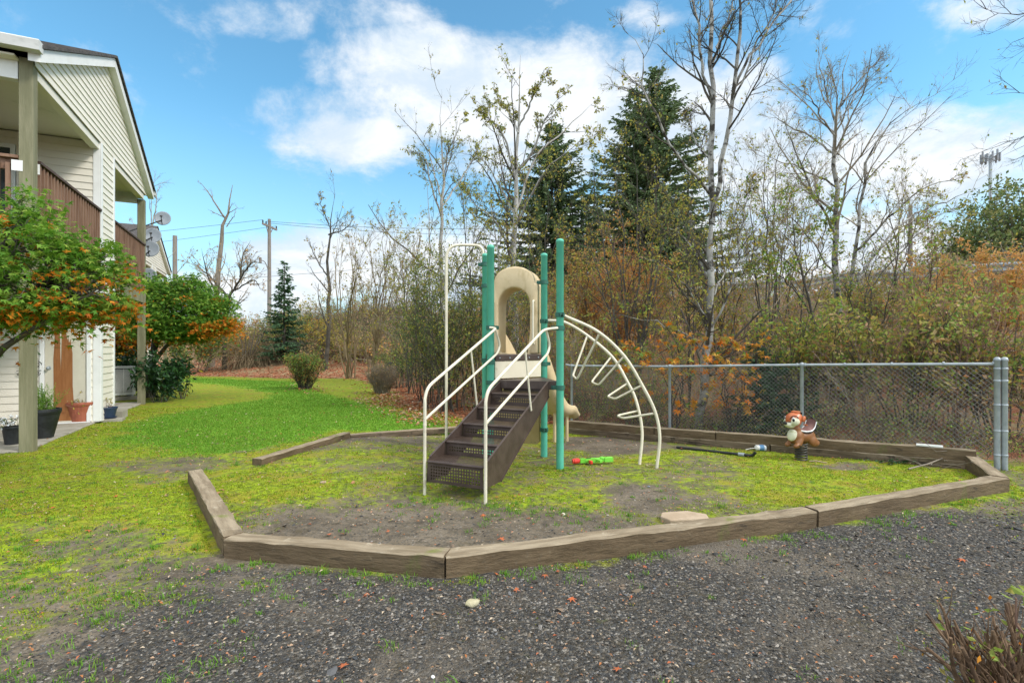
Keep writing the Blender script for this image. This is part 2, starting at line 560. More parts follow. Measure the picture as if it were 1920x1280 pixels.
MT['twig_red'] = surf('red brown canes', (.16, .085, .06), (.30, .19, .135), 1.5, .85)
MT['twig_dark'] = surf('dark twigs', (.048, .041, .032), (.115, .10, .08), 2, .9)

L_OLIVE = [(.32, .34, .06), (.42, .40, .07), (.24, .29, .05), (.52, .44, .08), (.17, .22, .045), (.40, .30, .09)]
MT['leaf_olive'] = leafmat('olive autumn leaves', L_OLIVE, .45)
MT['leaf_yellow'] = leafmat('yellow autumn leaves', [(.42, .30, .03), (.50, .38, .05), (.33, .28, .05), (.46, .24, .04), (.28, .27, .04)])
MT['leaf_green'] = leafmat('green shrub leaves', [(.14, .26, .045), (.20, .33, .06), (.27, .40, .065), (.34, .42, .09), (.10, .18, .04)])
MT['leaf_dkgreen'] = leafmat('dark green shrub leaves', [(.085, .14, .045), (.125, .19, .055), (.19, .24, .065), (.06, .10, .03), (.27, .27, .09)], .25, .45)
MT['leaf_rhodo'] = leafmat('glossy evergreen leaves', [(.018, .060, .018), (.03, .09, .025), (.05, .12, .035), (.014, .042, .016)], .15, .32)
MT['leaf_orange'] = leafmat('orange autumn leaves', [(.64, .20, .02), (.70, .29, .03), (.58, .15, .02), (.62, .36, .05), (.48, .25, .05)])
MT['leaf_rust'] = leafmat('rust and ochre leaves', [(.50, .21, .07), (.58, .30, .09), (.44, .29, .085), (.62, .38, .09), (.38, .19, .08), (.32, .29, .08)])
MT['leaf_brown'] = leafmat('brown dry leaves', [(.42, .25, .14), (.50, .33, .19), (.34, .21, .13), (.58, .42, .25), (.40, .33, .13)], .35)
MT['leaf_mixed'] = leafmat('mixed bramble leaves', [(.26, .34, .07), (.36, .40, .09), (.48, .34, .11), (.19, .26, .055), (.48, .25, .10), (.44, .43, .14)], .45)
MT['jm_green'] = leafmat('fresh maple leaves', [(.085, .22, .018), (.13, .29, .025), (.20, .36, .04), (.06, .16, .016), (.30, .42, .06)], .40)
MT['jm_orange'] = leafmat('turning maple leaves', [(.66, .20, .015), (.72, .29, .025), (.58, .13, .015), (.62, .36, .04)], .45)
MT['jm_dark'] = leafmat('deep green maple leaves', [(.045, .135, .018), (.07, .18, .022), (.035, .105, .016), (.13, .25, .03)], .32)
MT['leaf_peach'] = leafmat('peach orange leaves', [(.66, .34, .10), (.70, .42, .14), (.60, .27, .08), (.64, .44, .18), (.55, .30, .12)], .45)
MT['jm_mid'] = leafmat('green maple leaves', [(.075, .20, .022), (.11, .27, .028), (.06, .16, .02), (.19, .35, .04), (.28, .42, .055)], .35)
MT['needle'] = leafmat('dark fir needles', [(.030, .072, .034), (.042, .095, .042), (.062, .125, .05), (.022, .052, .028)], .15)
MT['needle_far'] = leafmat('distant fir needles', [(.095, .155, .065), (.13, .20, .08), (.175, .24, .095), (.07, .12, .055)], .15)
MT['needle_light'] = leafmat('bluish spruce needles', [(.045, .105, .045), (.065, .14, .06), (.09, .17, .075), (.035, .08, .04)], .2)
MT['fallen'] = leafmat('fallen leaves', [(.42, .17, .06), (.36, .22, .12), (.50, .36, .24), (.46, .12, .04), (.28, .15, .08), (.55, .45, .33)], .15)
MT['litter'] = leafmat('red brown leaf litter', [(.40, .13, .06), (.46, .18, .08), (.32, .10, .05), (.52, .27, .15), (.40, .16, .085)], .1)
MT['grass'] = leafmat('lawn grass', [(.105, .265, .016), (.14, .32, .022), (.19, .37, .03), (.08, .20, .012), (.27, .36, .05), (.17, .28, .025)], .35)
MT['moss'] = leafmat('moss tips', [(.24, .35, .008), (.32, .42, .012), (.17, .29, .008), (.38, .39, .018), (.13, .22, .008), (.27, .24, .02)], .3)
MT['weed'] = leafmat('weed grass', [(.11, .28, .02), (.16, .34, .03), (.22, .36, .04), (.08, .20, .015)], .35)
MT['gravel'] = leafmat('gravel stones', [(.028, .029, .031), (.043, .045, .047), (.066, .067, .065), (.034, .033, .032), (.11, .103, .09), (.020, .021, .023), (.19, .14, .10), (.068, .060, .050), (.047, .054, .063), (.30, .27, .235), (.10, .11, .125), (.13, .10, .07)], 0., .75)

# ------------------------------------------------------------------ the ground
PG = [(-1.92, 3.41), (-.41, 3.10), (2.37, 3.97), (4.82, 4.96), (5.5, 6.0), (1.15, 9.6), (-.9, 9.2), (-2.65, 7.95), (-3.15, 6.1), (-3.375, 5.33)]


def flat(px, py):
    d = H_CAM * 960 / (py - 651)
    return ((px - 960) / 960 * d, d)


LAWN = [flat(*q) for q in [(205, 824), (290, 848), (400, 858), (470, 851), (560, 831), (640, 809), (760, 803), (880, 798), (815, 779), (740, 769), (660, 751), (600, 736),
                           (555, 716), (350, 707), (343, 716), (430, 722), (510, 738), (500, 747), (430, 758), (330, 771), (262, 792)]]


def ell(px, py, cx, cy, a, b):
    return np.clip(1.25 - ((px - cx) / a) ** 2 - ((py - cy) / b) ** 2, 0, 1)


def zones(x, y):
    """weights of moss, lawn, litter, gravel on the ground plan"""
    yy = np.maximum(y, .4)
    px = 960 + x / yy * 960
    py = 651 + H_CAM * 960 / yy
    pg = sst(sd_poly(x, y, PG), -.05, .06)
    bd = poly_dist(x, y, BANK)
    lawn = sst(sd_poly(x, y, LAWN) + .16 * vnoise(x, y, .8) + .10 * vnoise(x + 3, y, .35), -.42, .50)
    nb = vnoise(x, y, .8)
    nc = vnoise(x + 9, y - 4, 1.9)
    inn = .53 + .15 * nb + .12 * nc
    for q, k in (((830, 1010, 420, 62), .34), ((1330, 890, 95, 52), .20), ((1140, 818, 100, 26), .42), ((1590, 868, 66, 11), .6), ((1210, 935, 110, 28), .32), ((720, 815, 130, 14), .3), ((620, 960, 200, 40), .15), ((1000, 1010, 700, 90), .12)):
        inn = inn - k * ell(px, py, *q)
    for q, k in (((1600, 900, 260, 50), .25), ((500, 905, 130, 52), .28), ((1040, 935, 120, 32), .22), ((1450, 845, 200, 22), .2)):
        inn = inn + k * ell(px, py, *q)
    out = .72 * sst(y + .30 * nb, 2.7, 5.0) * sst(x, .2, -1.9) + .12 * nb + .06 * nc
    for q, k in (((330, 872, 160, 20), .42), ((170, 1005, 190, 40), .30), ((330, 905, 110, 14), .30), ((455, 842, 60, 10), .3)):
        out = out - k * ell(px, py, *q)
    # green fringe of the gravel: left, along the timbers and out to the right
    out = out + .34 * sst(x, -1.4, -3.0) * sst(y, 1.8, 3.2) * sst(-y, -4.6, -3.6) + .16 * sst(x, -1.0, -2.2) * sst(y, 1.9, 2.8)
    edge = np.abs(sd_poly(x, y, PG))
    out = out + np.where(pg < .5, .42 * sst(-edge, -.20, -.02) * sst(nb + .4, -.2, .6), 0)
    out = out + .30 * sst(x, 2.6, 4.4) * sst(y, 3.0, 4.4) * (1 - pg) + .2 * sst(x, 5, 6)
    moss = np.where(pg > .5, inn, out)
    moss = np.where((bd > -3.5) & (y > 9) & (px > 520), .78 + .1 * nb, moss)
    litter = np.where(px < 560, sst(bd + .4 * nb, -1.9, -.9), sst(bd + .5 * nb, -1.5, .1)) * sst(y, 9, 12) + sst(bd, -.25, .3)
    grav = (1 - pg) * sst(-y - .18 * nb + .25 * sst(x, -1, 2) * 4, -4.0, -2.7) * sst(x, -3.4, -.6)
    grav = np.maximum(grav, .30 * (1 - pg) * sst(-y, -4.2, -3.0))
    return np.clip(moss, 0, 1), np.clip(lawn, 0, 1), np.clip(litter, 0, 1), np.clip(grav, 0, 1)


def ground_material():
    m = bpy.data.materials.new('ground')
    m.use_nodes = True
    g = NG(m.node_tree)
    geo = g.n('ShaderNodeTexCoord').outputs['Object']
    at = g.n('ShaderNodeAttribute', {'attribute_name': 'zones'})
    sep = g.n('ShaderNodeSeparateColor', {}, {0: at.outputs['Color']})
    moss, lawn, litter = sep.outputs
    grav = at.outputs['Alpha']
    n1 = g.noise(geo, 2.6, 5, .6)
    n2 = g.noise(geo, 14, 5, .65)
    n3 = g.noise(geo, 70, 4, .7)
    n4 = g.noise(geo, 5.5, 6, .65, .5)
    n5 = g.noise(geo, 1.1, 3, .5)
    jit = g.m('ADD', g.m('MULTIPLY', g.m('SUBTRACT', n4, .5), 1.1), g.m('MULTIPLY', g.m('SUBTRACT', n2, .5), .9))
    # bare soil with small stones in it
    dirt = g.mix(g.ss(n1, .35, .65), (.105, .084, .058), (.185, .152, .112))
    dirt = g.mix(g.ss(n2, .45, .72), dirt, (.068, .056, .041))
    vc = g.n('ShaderNodeTexVoronoi', {}, {'Vector': geo, 'Scale': 85.})
    vsep = g.n('ShaderNodeSeparateColor', {}, {0: vc.outputs['Color']})
    stone = g.ramp(vsep.outputs[0], [(0, (.028, .029, .031)), (.35, (.056, .057, .058)), (.6, (.085, .083, .077)), (.85, (.15, .13, .105)), (1, (.30, .28, .25))])
    dirt = g.mix(g.m('MULTIPLY', g.ss(vsep.outputs[1], .45, .8), .55), dirt, stone)
    gmask = g.ss(g.m('ADD', grav, g.m('MULTIPLY', jit, .5)), .30, .62)
    gdirt = g.mix(g.ss(n3, .35, .65), (.026, .023, .019), (.070, .061, .048))
    gcol = g.mix(g.ss(vsep.outputs[1], .25, .55), gdirt, stone)
    gcol = g.mix(g.m('MULTIPLY', g.ss(g.noise(geo, .9, 5, .6, .6), .50, .66), .75), gcol, g.mix(.5, dirt, (.18, .155, .125)))
    base = g.mix(gmask, dirt, gcol)
    # moss: bright tips over olive and brown
    mcol = g.mix(g.ss(n2, .36, .64), (.12, .165, .008), (.29, .385, .010))
    mcol = g.mix(g.m('MULTIPLY', g.ss(n1, .46, .62), .62), mcol, (.29, .225, .022))
    mcol = g.mix(g.m('MULTIPLY', g.ss(n3, .48, .68), .7), mcol, (.06, .07, .012))
    mmask = g.ss(g.m('ADD', moss, g.m('MULTIPLY', jit, .95)), .22, .78)
    base = g.mix(g.m('MULTIPLY', mmask, .96), base, mcol)
    dead = g.ss(g.noise(geo, 3.7, 6, .7, .8), .56, .68)
    base = g.mix(g.m('MULTIPLY', dead, .62), base, (.075, .060, .032))
    dk = g.ss(g.noise(geo, 24, 5, .7, .6), .60, .70)
    base = g.mix(g.m('MULTIPLY', dk, .6), base, (.05, .045, .028))
    lcol = g.mix(g.ss(n2, .35, .65), (.085, .225, .012), (.17, .35, .022))
    lcol = g.mix(g.m('MULTIPLY', g.ss(n5, .5, .7), .45), lcol, (.22, .33, .045))
    base = g.mix(g.ss(g.m('ADD', lawn, g.m('MULTIPLY', jit, .7)), .25, .75), base, lcol)
    lit = g.mix(g.ss(n3, .35, .65), (.17, .065, .036), (.36, .165, .09))
    lit = g.mix(g.ss(n1, .42, .60), lit, (.26, .20, .11))
    base = g.mix(g.ss(g.m('ADD', litter, g.m('MULTIPLY', jit, .5)), .38, .66), base, lit)
    h = g.m('ADD', g.m('MULTIPLY', n2, .6), g.m('MULTIPLY', n3, .35))
    h = g.m('ADD', h, g.m('MULTIPLY', g.m('SUBTRACT', 1., vc.outputs['Distance']), g.m('ADD', .12, g.m('MULTIPLY', gmask, .5))))
    nrm = g.n('ShaderNodeBump', {}, {'Strength': .8, 'Distance': .022, 'Height': h}).outputs[0]
    b = g.n('ShaderNodeBsdfPrincipled', {}, {'Base Color': base, 'Roughness': .92, 'Specular IOR Level': .25, 'Normal': nrm})
    g.n('ShaderNodeOutputMaterial', {}, {0: b.outputs[0]})
    return m


def build_ground():
    n = 460
    q = np.linspace(-1, 1, n)
    s = 1.7 * np.sinh(q * 6.2)
    X, Y = np.meshgrid(s * .95, s + 5.2)
    X, Y = X.ravel(), Y.ravel()
    Z = gz(X, Y)
    m = M()
    i = np.arange(n - 1)
    a = (i[:, None] * n + i[None, :]).ravel()
    m.add(np.stack([X, Y, Z], 1), np.stack([a, a + 1, a + n + 1, a + n], 1))
    o = m.build('ground', ground_material(), smooth=True)
    zz = zones(X, Y)
    at = o.data.attributes.new('zones', 'FLOAT_COLOR', 'POINT')
    at.data.foreach_set('color', np.stack(zz, 1).astype(np.float32).ravel())
    o['kind'] = 'structure'
    return o


ground = build_ground()


# ------------------------------------------------------------------ the timber border
def timber(p, q, w, h, z0, label, mat='timber', z1=None, group='border timbers', name='border_timber'):
    p3 = np.array([p[0], p[1], z0 + h / 2])
    q3 = np.array([q[0], q[1], (z0 if z1 is None else z1) + h / 2])
    loc = (p3 + q3) / 2
    ang = math.atan2(q3[1] - p3[1], q3[0] - p3[0])
    L = np.linalg.norm(q3[:2] - p3[:2])
    dz = q3[2] - p3[2]
    p3l = np.array((-L / 2, 0, -dz / 2))
    t = np.array((L, 0, dz))
    L = np.linalg.norm(t)
    t /= L
    r = np.array((0, -1., 0))
    u = np.cross(r, t)
    n = max(4, int(L / .12))
    lr = np.random.default_rng(int(abs(p[0] * 1000 + q[1] * 77)))
    v, f = [], []
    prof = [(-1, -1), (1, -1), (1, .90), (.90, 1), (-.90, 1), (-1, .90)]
    for k in range(n + 1):
        o = p3l + t * L * k / n
        for a, b in prof:
            j = lr.normal(0, .0030, 2)
            sag = .0012 * math.sin(k * .9 + p[0]) if b > 0 else 0
            v.append(o + r * (a * w / 2 + j[0]) + u * (b * h / 2 + j[1] + sag))
    P6 = len(prof)
    for k in range(n):
        for i in range(P6):
            j = (i + 1) % P6
            f.append((k * P6 + i, k * P6 + j, (k + 1) * P6 + j, (k + 1) * P6 + i))
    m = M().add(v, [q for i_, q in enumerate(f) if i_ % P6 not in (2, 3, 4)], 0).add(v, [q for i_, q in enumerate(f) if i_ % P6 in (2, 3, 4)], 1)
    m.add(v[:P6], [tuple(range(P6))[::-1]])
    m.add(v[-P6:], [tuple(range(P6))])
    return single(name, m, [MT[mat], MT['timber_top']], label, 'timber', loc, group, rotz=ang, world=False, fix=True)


def inset(p, q, w):
    """shift a border edge inwards by half the timber width"""
    p, q = np.array(p, float), np.array(q, float)
    t = (q - p) / np.linalg.norm(q - p)
    nrm = np.array([-t[1], t[0]])
    return p + nrm * w / 2, q + nrm * w / 2


W_T = .13
A0, A1, A2, A3, A4 = (-1.93, 3.43), (-.41, 3.10), (2.37, 3.97), (4.82, 4.96), (5.42, 5.95)
p, q = inset(A0, A1, W_T)
timber(p, q - np.array((.003, 0)), W_T, .148, -.03, 'border timber between the gravel and the stairs, ends at the nearest corner of the border', z1=-.012)
p, q = inset(A1, A2, W_T)
timber(p + (q - p) * .004, q - (q - p) * .004, W_T, .148, -.022, 'long border timber along the gravel with the tan paving stone lying behind it')
p, q = inset(A2, A3, W_T)
timber(p + (q - p) * .006, q, W_T, .158, -.025, 'long border timber on the right side of the gravel, running to the outer right corner')
p, q = inset(A3, A4, W_T)
timber(p + (q - p) * .02, q, W_T, .16, -.02, 'short yellowish border timber running from the right corner to the steel fence post')
p, q = inset((-3.375, 5.33), A0, W_T)
timber(p, q - (q - p) * .02, W_T, .145, -.025, 'cracked border timber on the left, between the mossy lawn and the play area')
timber((-3.05, 6.12), (-2.58, 7.98), W_T, .12, -.05, 'border timber at the lower edge of the bright lawn, beyond the gap', z1=-.04)
timber((-2.55, 8.03), (-.95, 9.15), W_T, .09, -.05, 'low dark border timber mostly sunk between lawn and play area', 'timber_dark', z1=-.10)
BA, BB = np.array((1.05, 9.47)), np.array((5.40, 5.96))
bt = (BB - BA) / np.linalg.norm(BB - BA)


def bk(t):
    p = BA + (BB - BA) * t
    return p[0], p[1], gz1(*p) - .03


for t0, t1, hz, lab in ((0, .61, 0, 'long lower timber of the stacked back edging below the fence'),
                        (.613, 1, 0, 'lower timber of the stacked back edging next to the steel corner post')):
    a, b = bk(t0), bk(t1)
    timber(a, b, .15, .13, a[2], lab, 'timber_dark', z1=b[2], group='stacked back edging')
for t0, t1, lab in ((0, .30, 'upper back edging timber behind the curved climber'), (.303, .475, 'short upper back edging timber between climber and spring rider'),
                    (.478, 1, 'upper back edging timber behind the spring rider, with a white strip lying on it')):
    a, b = bk(t0), bk(t1)
    timber((a[0], a[1]), (b[0], b[1]), .14, .125, a[2] + .132, lab, 'timber', z1=b[2] + .132, group='stacked back edging')

# ------------------------------------------------------------------ chain link fence
FP = [np.array((1.13, 9.69)), np.array((2.60, 8.44)), np.array((4.07, 7.19)), np.array((5.66, 5.93))]


def build_fence():
    root = thing('chain_link_fence', 'grey chain link fence with steel top rail behind the play area', 'fence', (3.4, 7.8, gz1(3.4, 7.8)))
    gzs = [gz1(*p) for p in FP]
    tops = [g_ + 1.215 for g_ in gzs]
    tops[0] = 1.05
    tops[1] = 1.085
    tops[2] = 1.153
    tops[3] = 1.215
    for k in range(3):
        M().lathe([(.024, gzs[k] - .1), (.024, tops[k] - .02), (.030, tops[k] - .015), (.030, tops[k] + .02), (.012, tops[k] + .035)], 10, (*FP[k], 0)).build('post', MT['galv'], root, smooth=True)
    for off, lab in ((np.array((-.032, .01)), 0), (np.array((.033, -.012)), 1)):
        p = FP[3] + off
        m = M().lathe([(.030, gzs[3] - .1), (.030, 1.24), (.035, 1.245), (.035, 1.26), (.027, 1.28), (.010, 1.288)], 14, (*p, 0))
        for zb in (.14, .42, .72, 1.0, 1.14):
            m.lathe([(.0305, zb), (.034, zb + .003), (.034, zb + .022), (.0305, zb + .025)], 14, (*p, 0), cap=False)
        m.build('terminal_post', MT['galv'], root, smooth=True)
    pts = [np.array((FP[0][0] - .1, FP[0][1] + .08, tops[0] + .02))] + [np.array((*FP[k], tops[k])) for k in range(3)] + [np.array((*(FP[3] + np.array((-.05, .04))), 1.205))]
    M().tube(pts, .019, 8).build('top_rail', MT['galv'], root, smooth=True)
    m = M()
    z = pts[-1]
    # wire lattice: zigzag strands interlocking every 55 mm
    seg = .058
    for k in range(3):
        a, b = FP[k], FP[k + 1]
        L = np.linalg.norm(b - a)
        ns = int(L / seg)
        nh = int(1.12 / seg)
        P0, V0 = [], []
        for i in range(-nh, ns):
            for sgn in (1, -1):
                pl = []
                for j in range(nh + 1):
                    s_ = (i + j) * seg if sgn == 1 else (i + nh - j) * seg
                    if 0 <= s_ <= L:
                        t = s_ / L
                        zt = tops[k] * (1 - t) + tops[k + 1] * t
                        c = a + (b - a) * t
                        pl.append((c[0], c[1] + .004 * sgn * (1 if j % 2 else -1), zt - .03 - (nh - j) * seg * .98))
                if len(pl) >= 2:
                    pl = np.array([pl[0], (pl[0] + np.array(pl[-1])) / 2 if False else pl[len(pl) // 2], pl[-1]])
                    P0.append(pl)
        P0 = np.array(P0)
        m.add(*tubes(P0, np.full(P0.shape[:2], .0020), 3))
        m.tube([(*(a), tops[k] - .03 - nh * seg), (*(b), tops[k + 1] - .03 - nh * seg)], .0025, 4)
    m.build('wire_mesh', MT['wire'], root)
    for k in range(3):
        for t in (.02, .25, .5, .75, .97):
            m = M()
            c = FP[k] + (FP[k + 1] - FP[k]) * t
            zt = tops[k] * (1 - t) + tops[k + 1] * t
            m.lathe([(.021, -.012), (.026, -.008), (.026, .008), (.021, .012)], 8, (0, 0, 0))
            e = (FP[k + 1] - FP[k]) / np.linalg.norm(FP[k + 1] - FP[k])
            mt = np.array([[-e[1], 0, e[0]], [e[0], 0, e[1]], [0, 1, 0]])
            m.v[-1] = m.v[-1] @ mt.T + np.array((*c, zt))
            m.v[-2] = m.v[-2] @ mt.T + np.array((*c, zt))
            m.v[-3] = m.v[-3] @ mt.T + np.array((*c, zt))
            m.build('tie_band', MT['galv'], root)


build_fence()

# ------------------------------------------------------------------ play structure
RF, LF, RB, LB = np.array((.5625, 6.0)), np.array((-.262, 6.28)), np.array((.43, 6.86)), np.array((-.37, 7.10))
Z_LOW, Z_UP = 1.0, 1.31


def clampm(m, c, z, r, toward=None, mat=0):
    m.lathe([(r + .001, z - .027), (r + .012, z - .025), (r + .012, z + .025), (r + .001, z + .027)], 14, (c[0], c[1], 0), mat, cap=False)
    if toward is not None:
        t = np.array(toward, float)
        t /= np.linalg.norm(t)
        for s in (-1, 1):
            n = np.array((-t[1], t[0])) * s * .018
            a, b = np.array(c) + t * (r - .002) + n, np.array(c) + t * (r + .055) + n
            m.beam((*a, z), (*b, z), .010, .046, mat)
        bpt = np.array(c) + t * (r + .035)
        nn = np.array((-t[1], t[0])) * .032
        m.tube([(*(bpt - nn), z), (*(bpt + nn), z)], .009, 6, mat)


def perforated(m, o, e1, e2, L1, L2, pitch, rad, mat=0, margin=.02):
    """flat plate with a staggered field of round holes, real openings; o corner, e1/e2 unit axes"""
    o, e1, e2 = (np.array(q, float) for q in (o, e1, e2))
    n1, n2 = max(1, int((L1 - 2 * margin) / pitch)), max(1, int((L2 - 2 * margin) / pitch))
    m1, m2 = (L1 - n1 * pitch) / 2, (L2 - n2 * pitch) / 2

    def pt(a, b):
        return o + e1 * a + e2 * b
    for (a0, a1, b0, b1) in ((0, L1, 0, m2), (0, L1, L2 - m2, L2), (0, m1, m2, L2 - m2), (L1 - m1, L1, m2, L2 - m2)):
        m.add([pt(a0, b0), pt(a1, b0), pt(a1, b1), pt(a0, b1)], [(0, 1, 2, 3)], mat)
    th = np.arange(8) * math.pi / 4 + math.pi / 8
    sq = np.array([(.5, .2071), (.2071, .5), (-.2071, .5), (-.5, .2071), (-.5, -.2071), (-.2071, -.5), (.2071, -.5), (.5, -.2071)]) * pitch
    cs = np.stack([np.cos(th), np.sin(th)], 1) * rad
    sqc = np.array([(.5, .5), (-.5, .5), (-.5, -.5), (.5, -.5)]) * pitch
    for i in range(n1):
        for j in range(n2):
            c = np.array((m1 + (i + .5) * pitch, m2 + (j + .5) * pitch))
            pts = np.concatenate([sq, cs, sqc]) + c
            v = o + pts[:, :1] * e1 + pts[:, 1:] * e2
            f = [(k, (k + 1) % 8, 8 + (k + 1) % 8, 8 + k) for k in range(8)]
            m.add(v, f, mat)
            m.add(v, [(0, 16, 1), (2, 17, 3), (4, 18, 5), (6, 19, 7)], mat)


def fillet(pts, r=.12, n=6):
    """round the corners of a polyline"""
    pts = [np.array(p, float) for p in pts]
    out = [pts[0]]
    for a, b, c in zip(pts[:-2], pts[1:-1], pts[2:]):
        u, w = a - b, c - b
        lu, lw = np.linalg.norm(u), np.linalg.norm(w)
        rr = min(r, lu * .48, lw * .48)
        p0, p2 = b + u / lu * rr, b + w / lw * rr
        for k in range(n + 1):
            t = k / n
            out.append((1 - t) ** 2 * p0 + 2 * t * (1 - t) * b + t * t * p2)
    out.append(pts[-1])
    return np.array(out)


def spline(pts, n=40):
    """Catmull-Rom through the points"""
    pts = np.array(pts, float)
    p = np.vstack([2 * pts[0] - pts[1], pts, 2 * pts[-1] - pts[-2]])
    out = []
    k = len(pts) - 1
    per = max(2, n // k)
    for i in range(k):
        a, b, c, d = p[i:i + 4]
        for t in np.linspace(0, 1, per, endpoint=False):
            out.append(.5 * (2 * b + (c - a) * t + (2 * a - 5 * b + 4 * c - d) * t * t + (-a + 3 * b - 3 * c + d) * t ** 3))
    out.append(pts[-1])
    return np.array(out)


def build_play():
    root = thing('play_structure', 'playground climbing structure with green posts, brown perforated stairs, slide and cream rails', 'play structure', (.12, 6.5, 0))
    r = .0445
    for c, top in ((RF, 2.67), (LF, 2.655), (RB, 2.66), (LB, 2.70)):
        z0 = gz1(*c) - .1
        M().lathe([(r, z0), (r, top - .045), (r + .002, top - .044), (r + .002, top - .02), (r * .85, top - .007), (r * .45, top), (.001, top + .002)], 20, (*c, 0)).build('post', MT['green_paint'], root, smooth=True)
    cl = [(RF, 1.78, RF - RB), (RF, 1.625, LF - RF), (RF, Z_LOW - .07, LF - RF), (LF, 1.64, RF - LF), (LF, Z_LOW - .03, RF - LF), (LF, 1.22, LF - RB), (RB, 1.75, RF - RB),
          (RB, 2.27, LB - RB), (RB, 1.18, RB - LF), (RB, .30, RF - RB), (LB, 2.25, RB - LB), (LB, 1.22, RB - LB), (LB, 2.55, LB - RB)]
    for c, z, t in cl:
        m = M()
        clampm(m, c, z, r, t)
        m.build('clamp', MT['green_clamp'], root, smooth=False)
    # decks
    cen = (RF + LF + RB) / 3

    def tri(a, b, c, sh):
        cc = (a + b + c) / 3
        return [tuple(cc + (p - cc) * sh) for p in (a, b, c)]
    M().prism(tri(RF, LF, RB, .97), Z_LOW - .10, Z_LOW, (0, 1, 2)).build('lower_deck', MT['brown_steel'], root, bevel=.006)
    M().prism(tri(LF, RB, LB, .97), Z_UP - .07, Z_UP, (0, 1, 2)).build('upper_deck', MT['brown_steel'], root, bevel=.006)
    # riser between the decks
    e = (RB - LF) / np.linalg.norm(RB - LF)
    nrm = np.array((e[1], -e[0]))
    a, b = LF + e * .055 + nrm * .012, RB - e * .075 + nrm * .012
    M().beam((*a, 1.12), (*b, 1.12), .018, .215, 0).build('riser_panel', MT['cream_plastic'], root, bevel=.004)
    m = M().beam((*(a + nrm * .004), 1.27), (*(b + nrm * .004), 1.27), .03, .075, 0)
    m.build('kick_plate', MT['brown_steel'], root, bevel=.004)
    for t in np.linspace(.08, .92, 5):
        c = a + (b - a) * t + nrm * .020
        M().tube([(*c, 1.27), (*(c + nrm * .006), 1.27)], .009, 8).build('rivet', MT['galv'], root)
    # arch panel on the far edge of the upper deck
    e = (RB - LB) / np.linalg.norm(RB - LB)
    nb = np.array((-e[1], e[0]))
    L = np.linalg.norm(RB - LB)
    o3 = (LB + RB) / 2 + e * .005
    hw, dep = .335, .34

    def arch(n):
        out = [(-hw, Z_UP + .003), (-hw, 1.7), (-hw, 2.0), (-hw, 2.25)]
        for k in range(17):
            t = math.pi * (1 - k / 16)
            out.append((.285 * math.cos(t) * 1.0, 2.27 + .225 * math.sin(t) ** .85))
        out += [(hw, 2.25), (hw, 2.0), (hw, 1.7), (hw, Z_UP + .003)]
        inn = [(-.225, Z_UP + .003), (-.225, 1.6), (-.225, 1.8), (-.225, 1.95)]
        for k in range(17):
            t = math.pi * (1 - k / 16)
            inn.append((.225 * math.cos(t), 1.975 + .235 * math.sin(t)))
        inn += [(.225, 1.95), (.225, 1.8), (.225, 1.6), (.225, Z_UP + .003)]
        return out, inn
    out, inn = arch(0)
    n = len(out)
    v = []
    for dd in (-.045, dep):
        for pl in (out, inn):
            for s_, z in pl:
                c = o3 + e * s_ + nb * dd
                v.append((c[0], c[1], z))
    f = []
    for k in range(n - 1):
        f += [(k, k + 1, n + k + 1, n + k), (2 * n + k, 3 * n + k, 3 * n + k + 1, 2 * n + k + 1), (k, 2 * n + k, 2 * n + k + 1, k + 1), (n + k, n + k + 1, 3 * n + k + 1, 3 * n + k)]
    f += [(0, n, 3 * n, 2 * n), (n - 1, 3 * n - 1, 4 * n - 1, 2 * n - 1)]
    arch_o = M().add(v, f).build('arch_panel', MT['tan_plastic'], root, bevel=.022, smooth=True)
    for sx in (-1, 1):
        q = [o3 + e * sx * .285 - nb * .045, o3 + e * sx * .285 - nb * .10]
        M().tube(fillet([(*q[0], 2.02), (*q[1], 2.02), (*q[1], 1.45), (*q[0], 1.45)], .05), .013, 8).build('grab_handle', MT['cream_paint'], arch_o, smooth=True)
    # stairs
    SF, SA, SR = np.array((-.532, 4.725)), np.array((.43, .903)), np.array((.903, -.43))
    SA, SR = SA / np.linalg.norm(SA), SR / np.linalg.norm(SR)
    hw = .30

    def sp(a, s, z):
        c = SF + SR * a + SA * s
        return np.array((c[0], c[1], z))
    st = M()
    rise, run = .135, .325
    for sx in (-1, 1):
        pl = [(0, .125), (.02, .325), (0.05, .355), (1.585, 1.0), (1.60, .82), (.34, .12)]
        v = [sp(sx * (hw + .004), s_, z) for s_, z in pl] + [sp(sx * (hw + .010), s_, z) for s_, z in pl]
        st.add(v, [(0, 1, 2, 3, 4, 5), (11, 10, 9, 8, 7, 6)] + [(i, 6 + i, 6 + (i + 1) % 6, (i + 1) % 6) for i in range(6)])
        for (p_, q_) in ((pl[2], pl[3]), (pl[5], pl[4])):
            st.beam(sp(sx * (hw + .007), p_[0], p_[1]), sp(sx * (hw + .007), q_[0], q_[1]), .022, .008)
    stair = st.build('staircase', MT['brown_steel'], root, fix=True)
    s3, a3 = np.array((*SR, 0)), np.array((*SA, 0))
    for k in range(6):
        zt = .325 + rise * k
        s0 = run * k + .005
        zb = .125 if k == 0 else zt - rise
        m = M()
        if k < 5:
            perforated(m, sp(-hw, s0, zb), s3, (0, 0, 1), 2 * hw, zt - zb - .012, .0285, .0094)
        else:
            m.beam(sp(-hw, s0, zt - .065), sp(hw, s0, zt - .065), .006, .13)
        m.build('riser', MT['brown_steel'], stair)
        if k < 5:
            m = M()
            perforated(m, sp(-hw, s0 + .008, zt), s3, a3, 2 * hw, run + .02, .0285, .0078)
            m.tube([sp(-hw, s0, zt - .008), sp(hw, s0, zt - .008)], .013, 8)
            m.build('tread', MT['brown_steel'], stair)
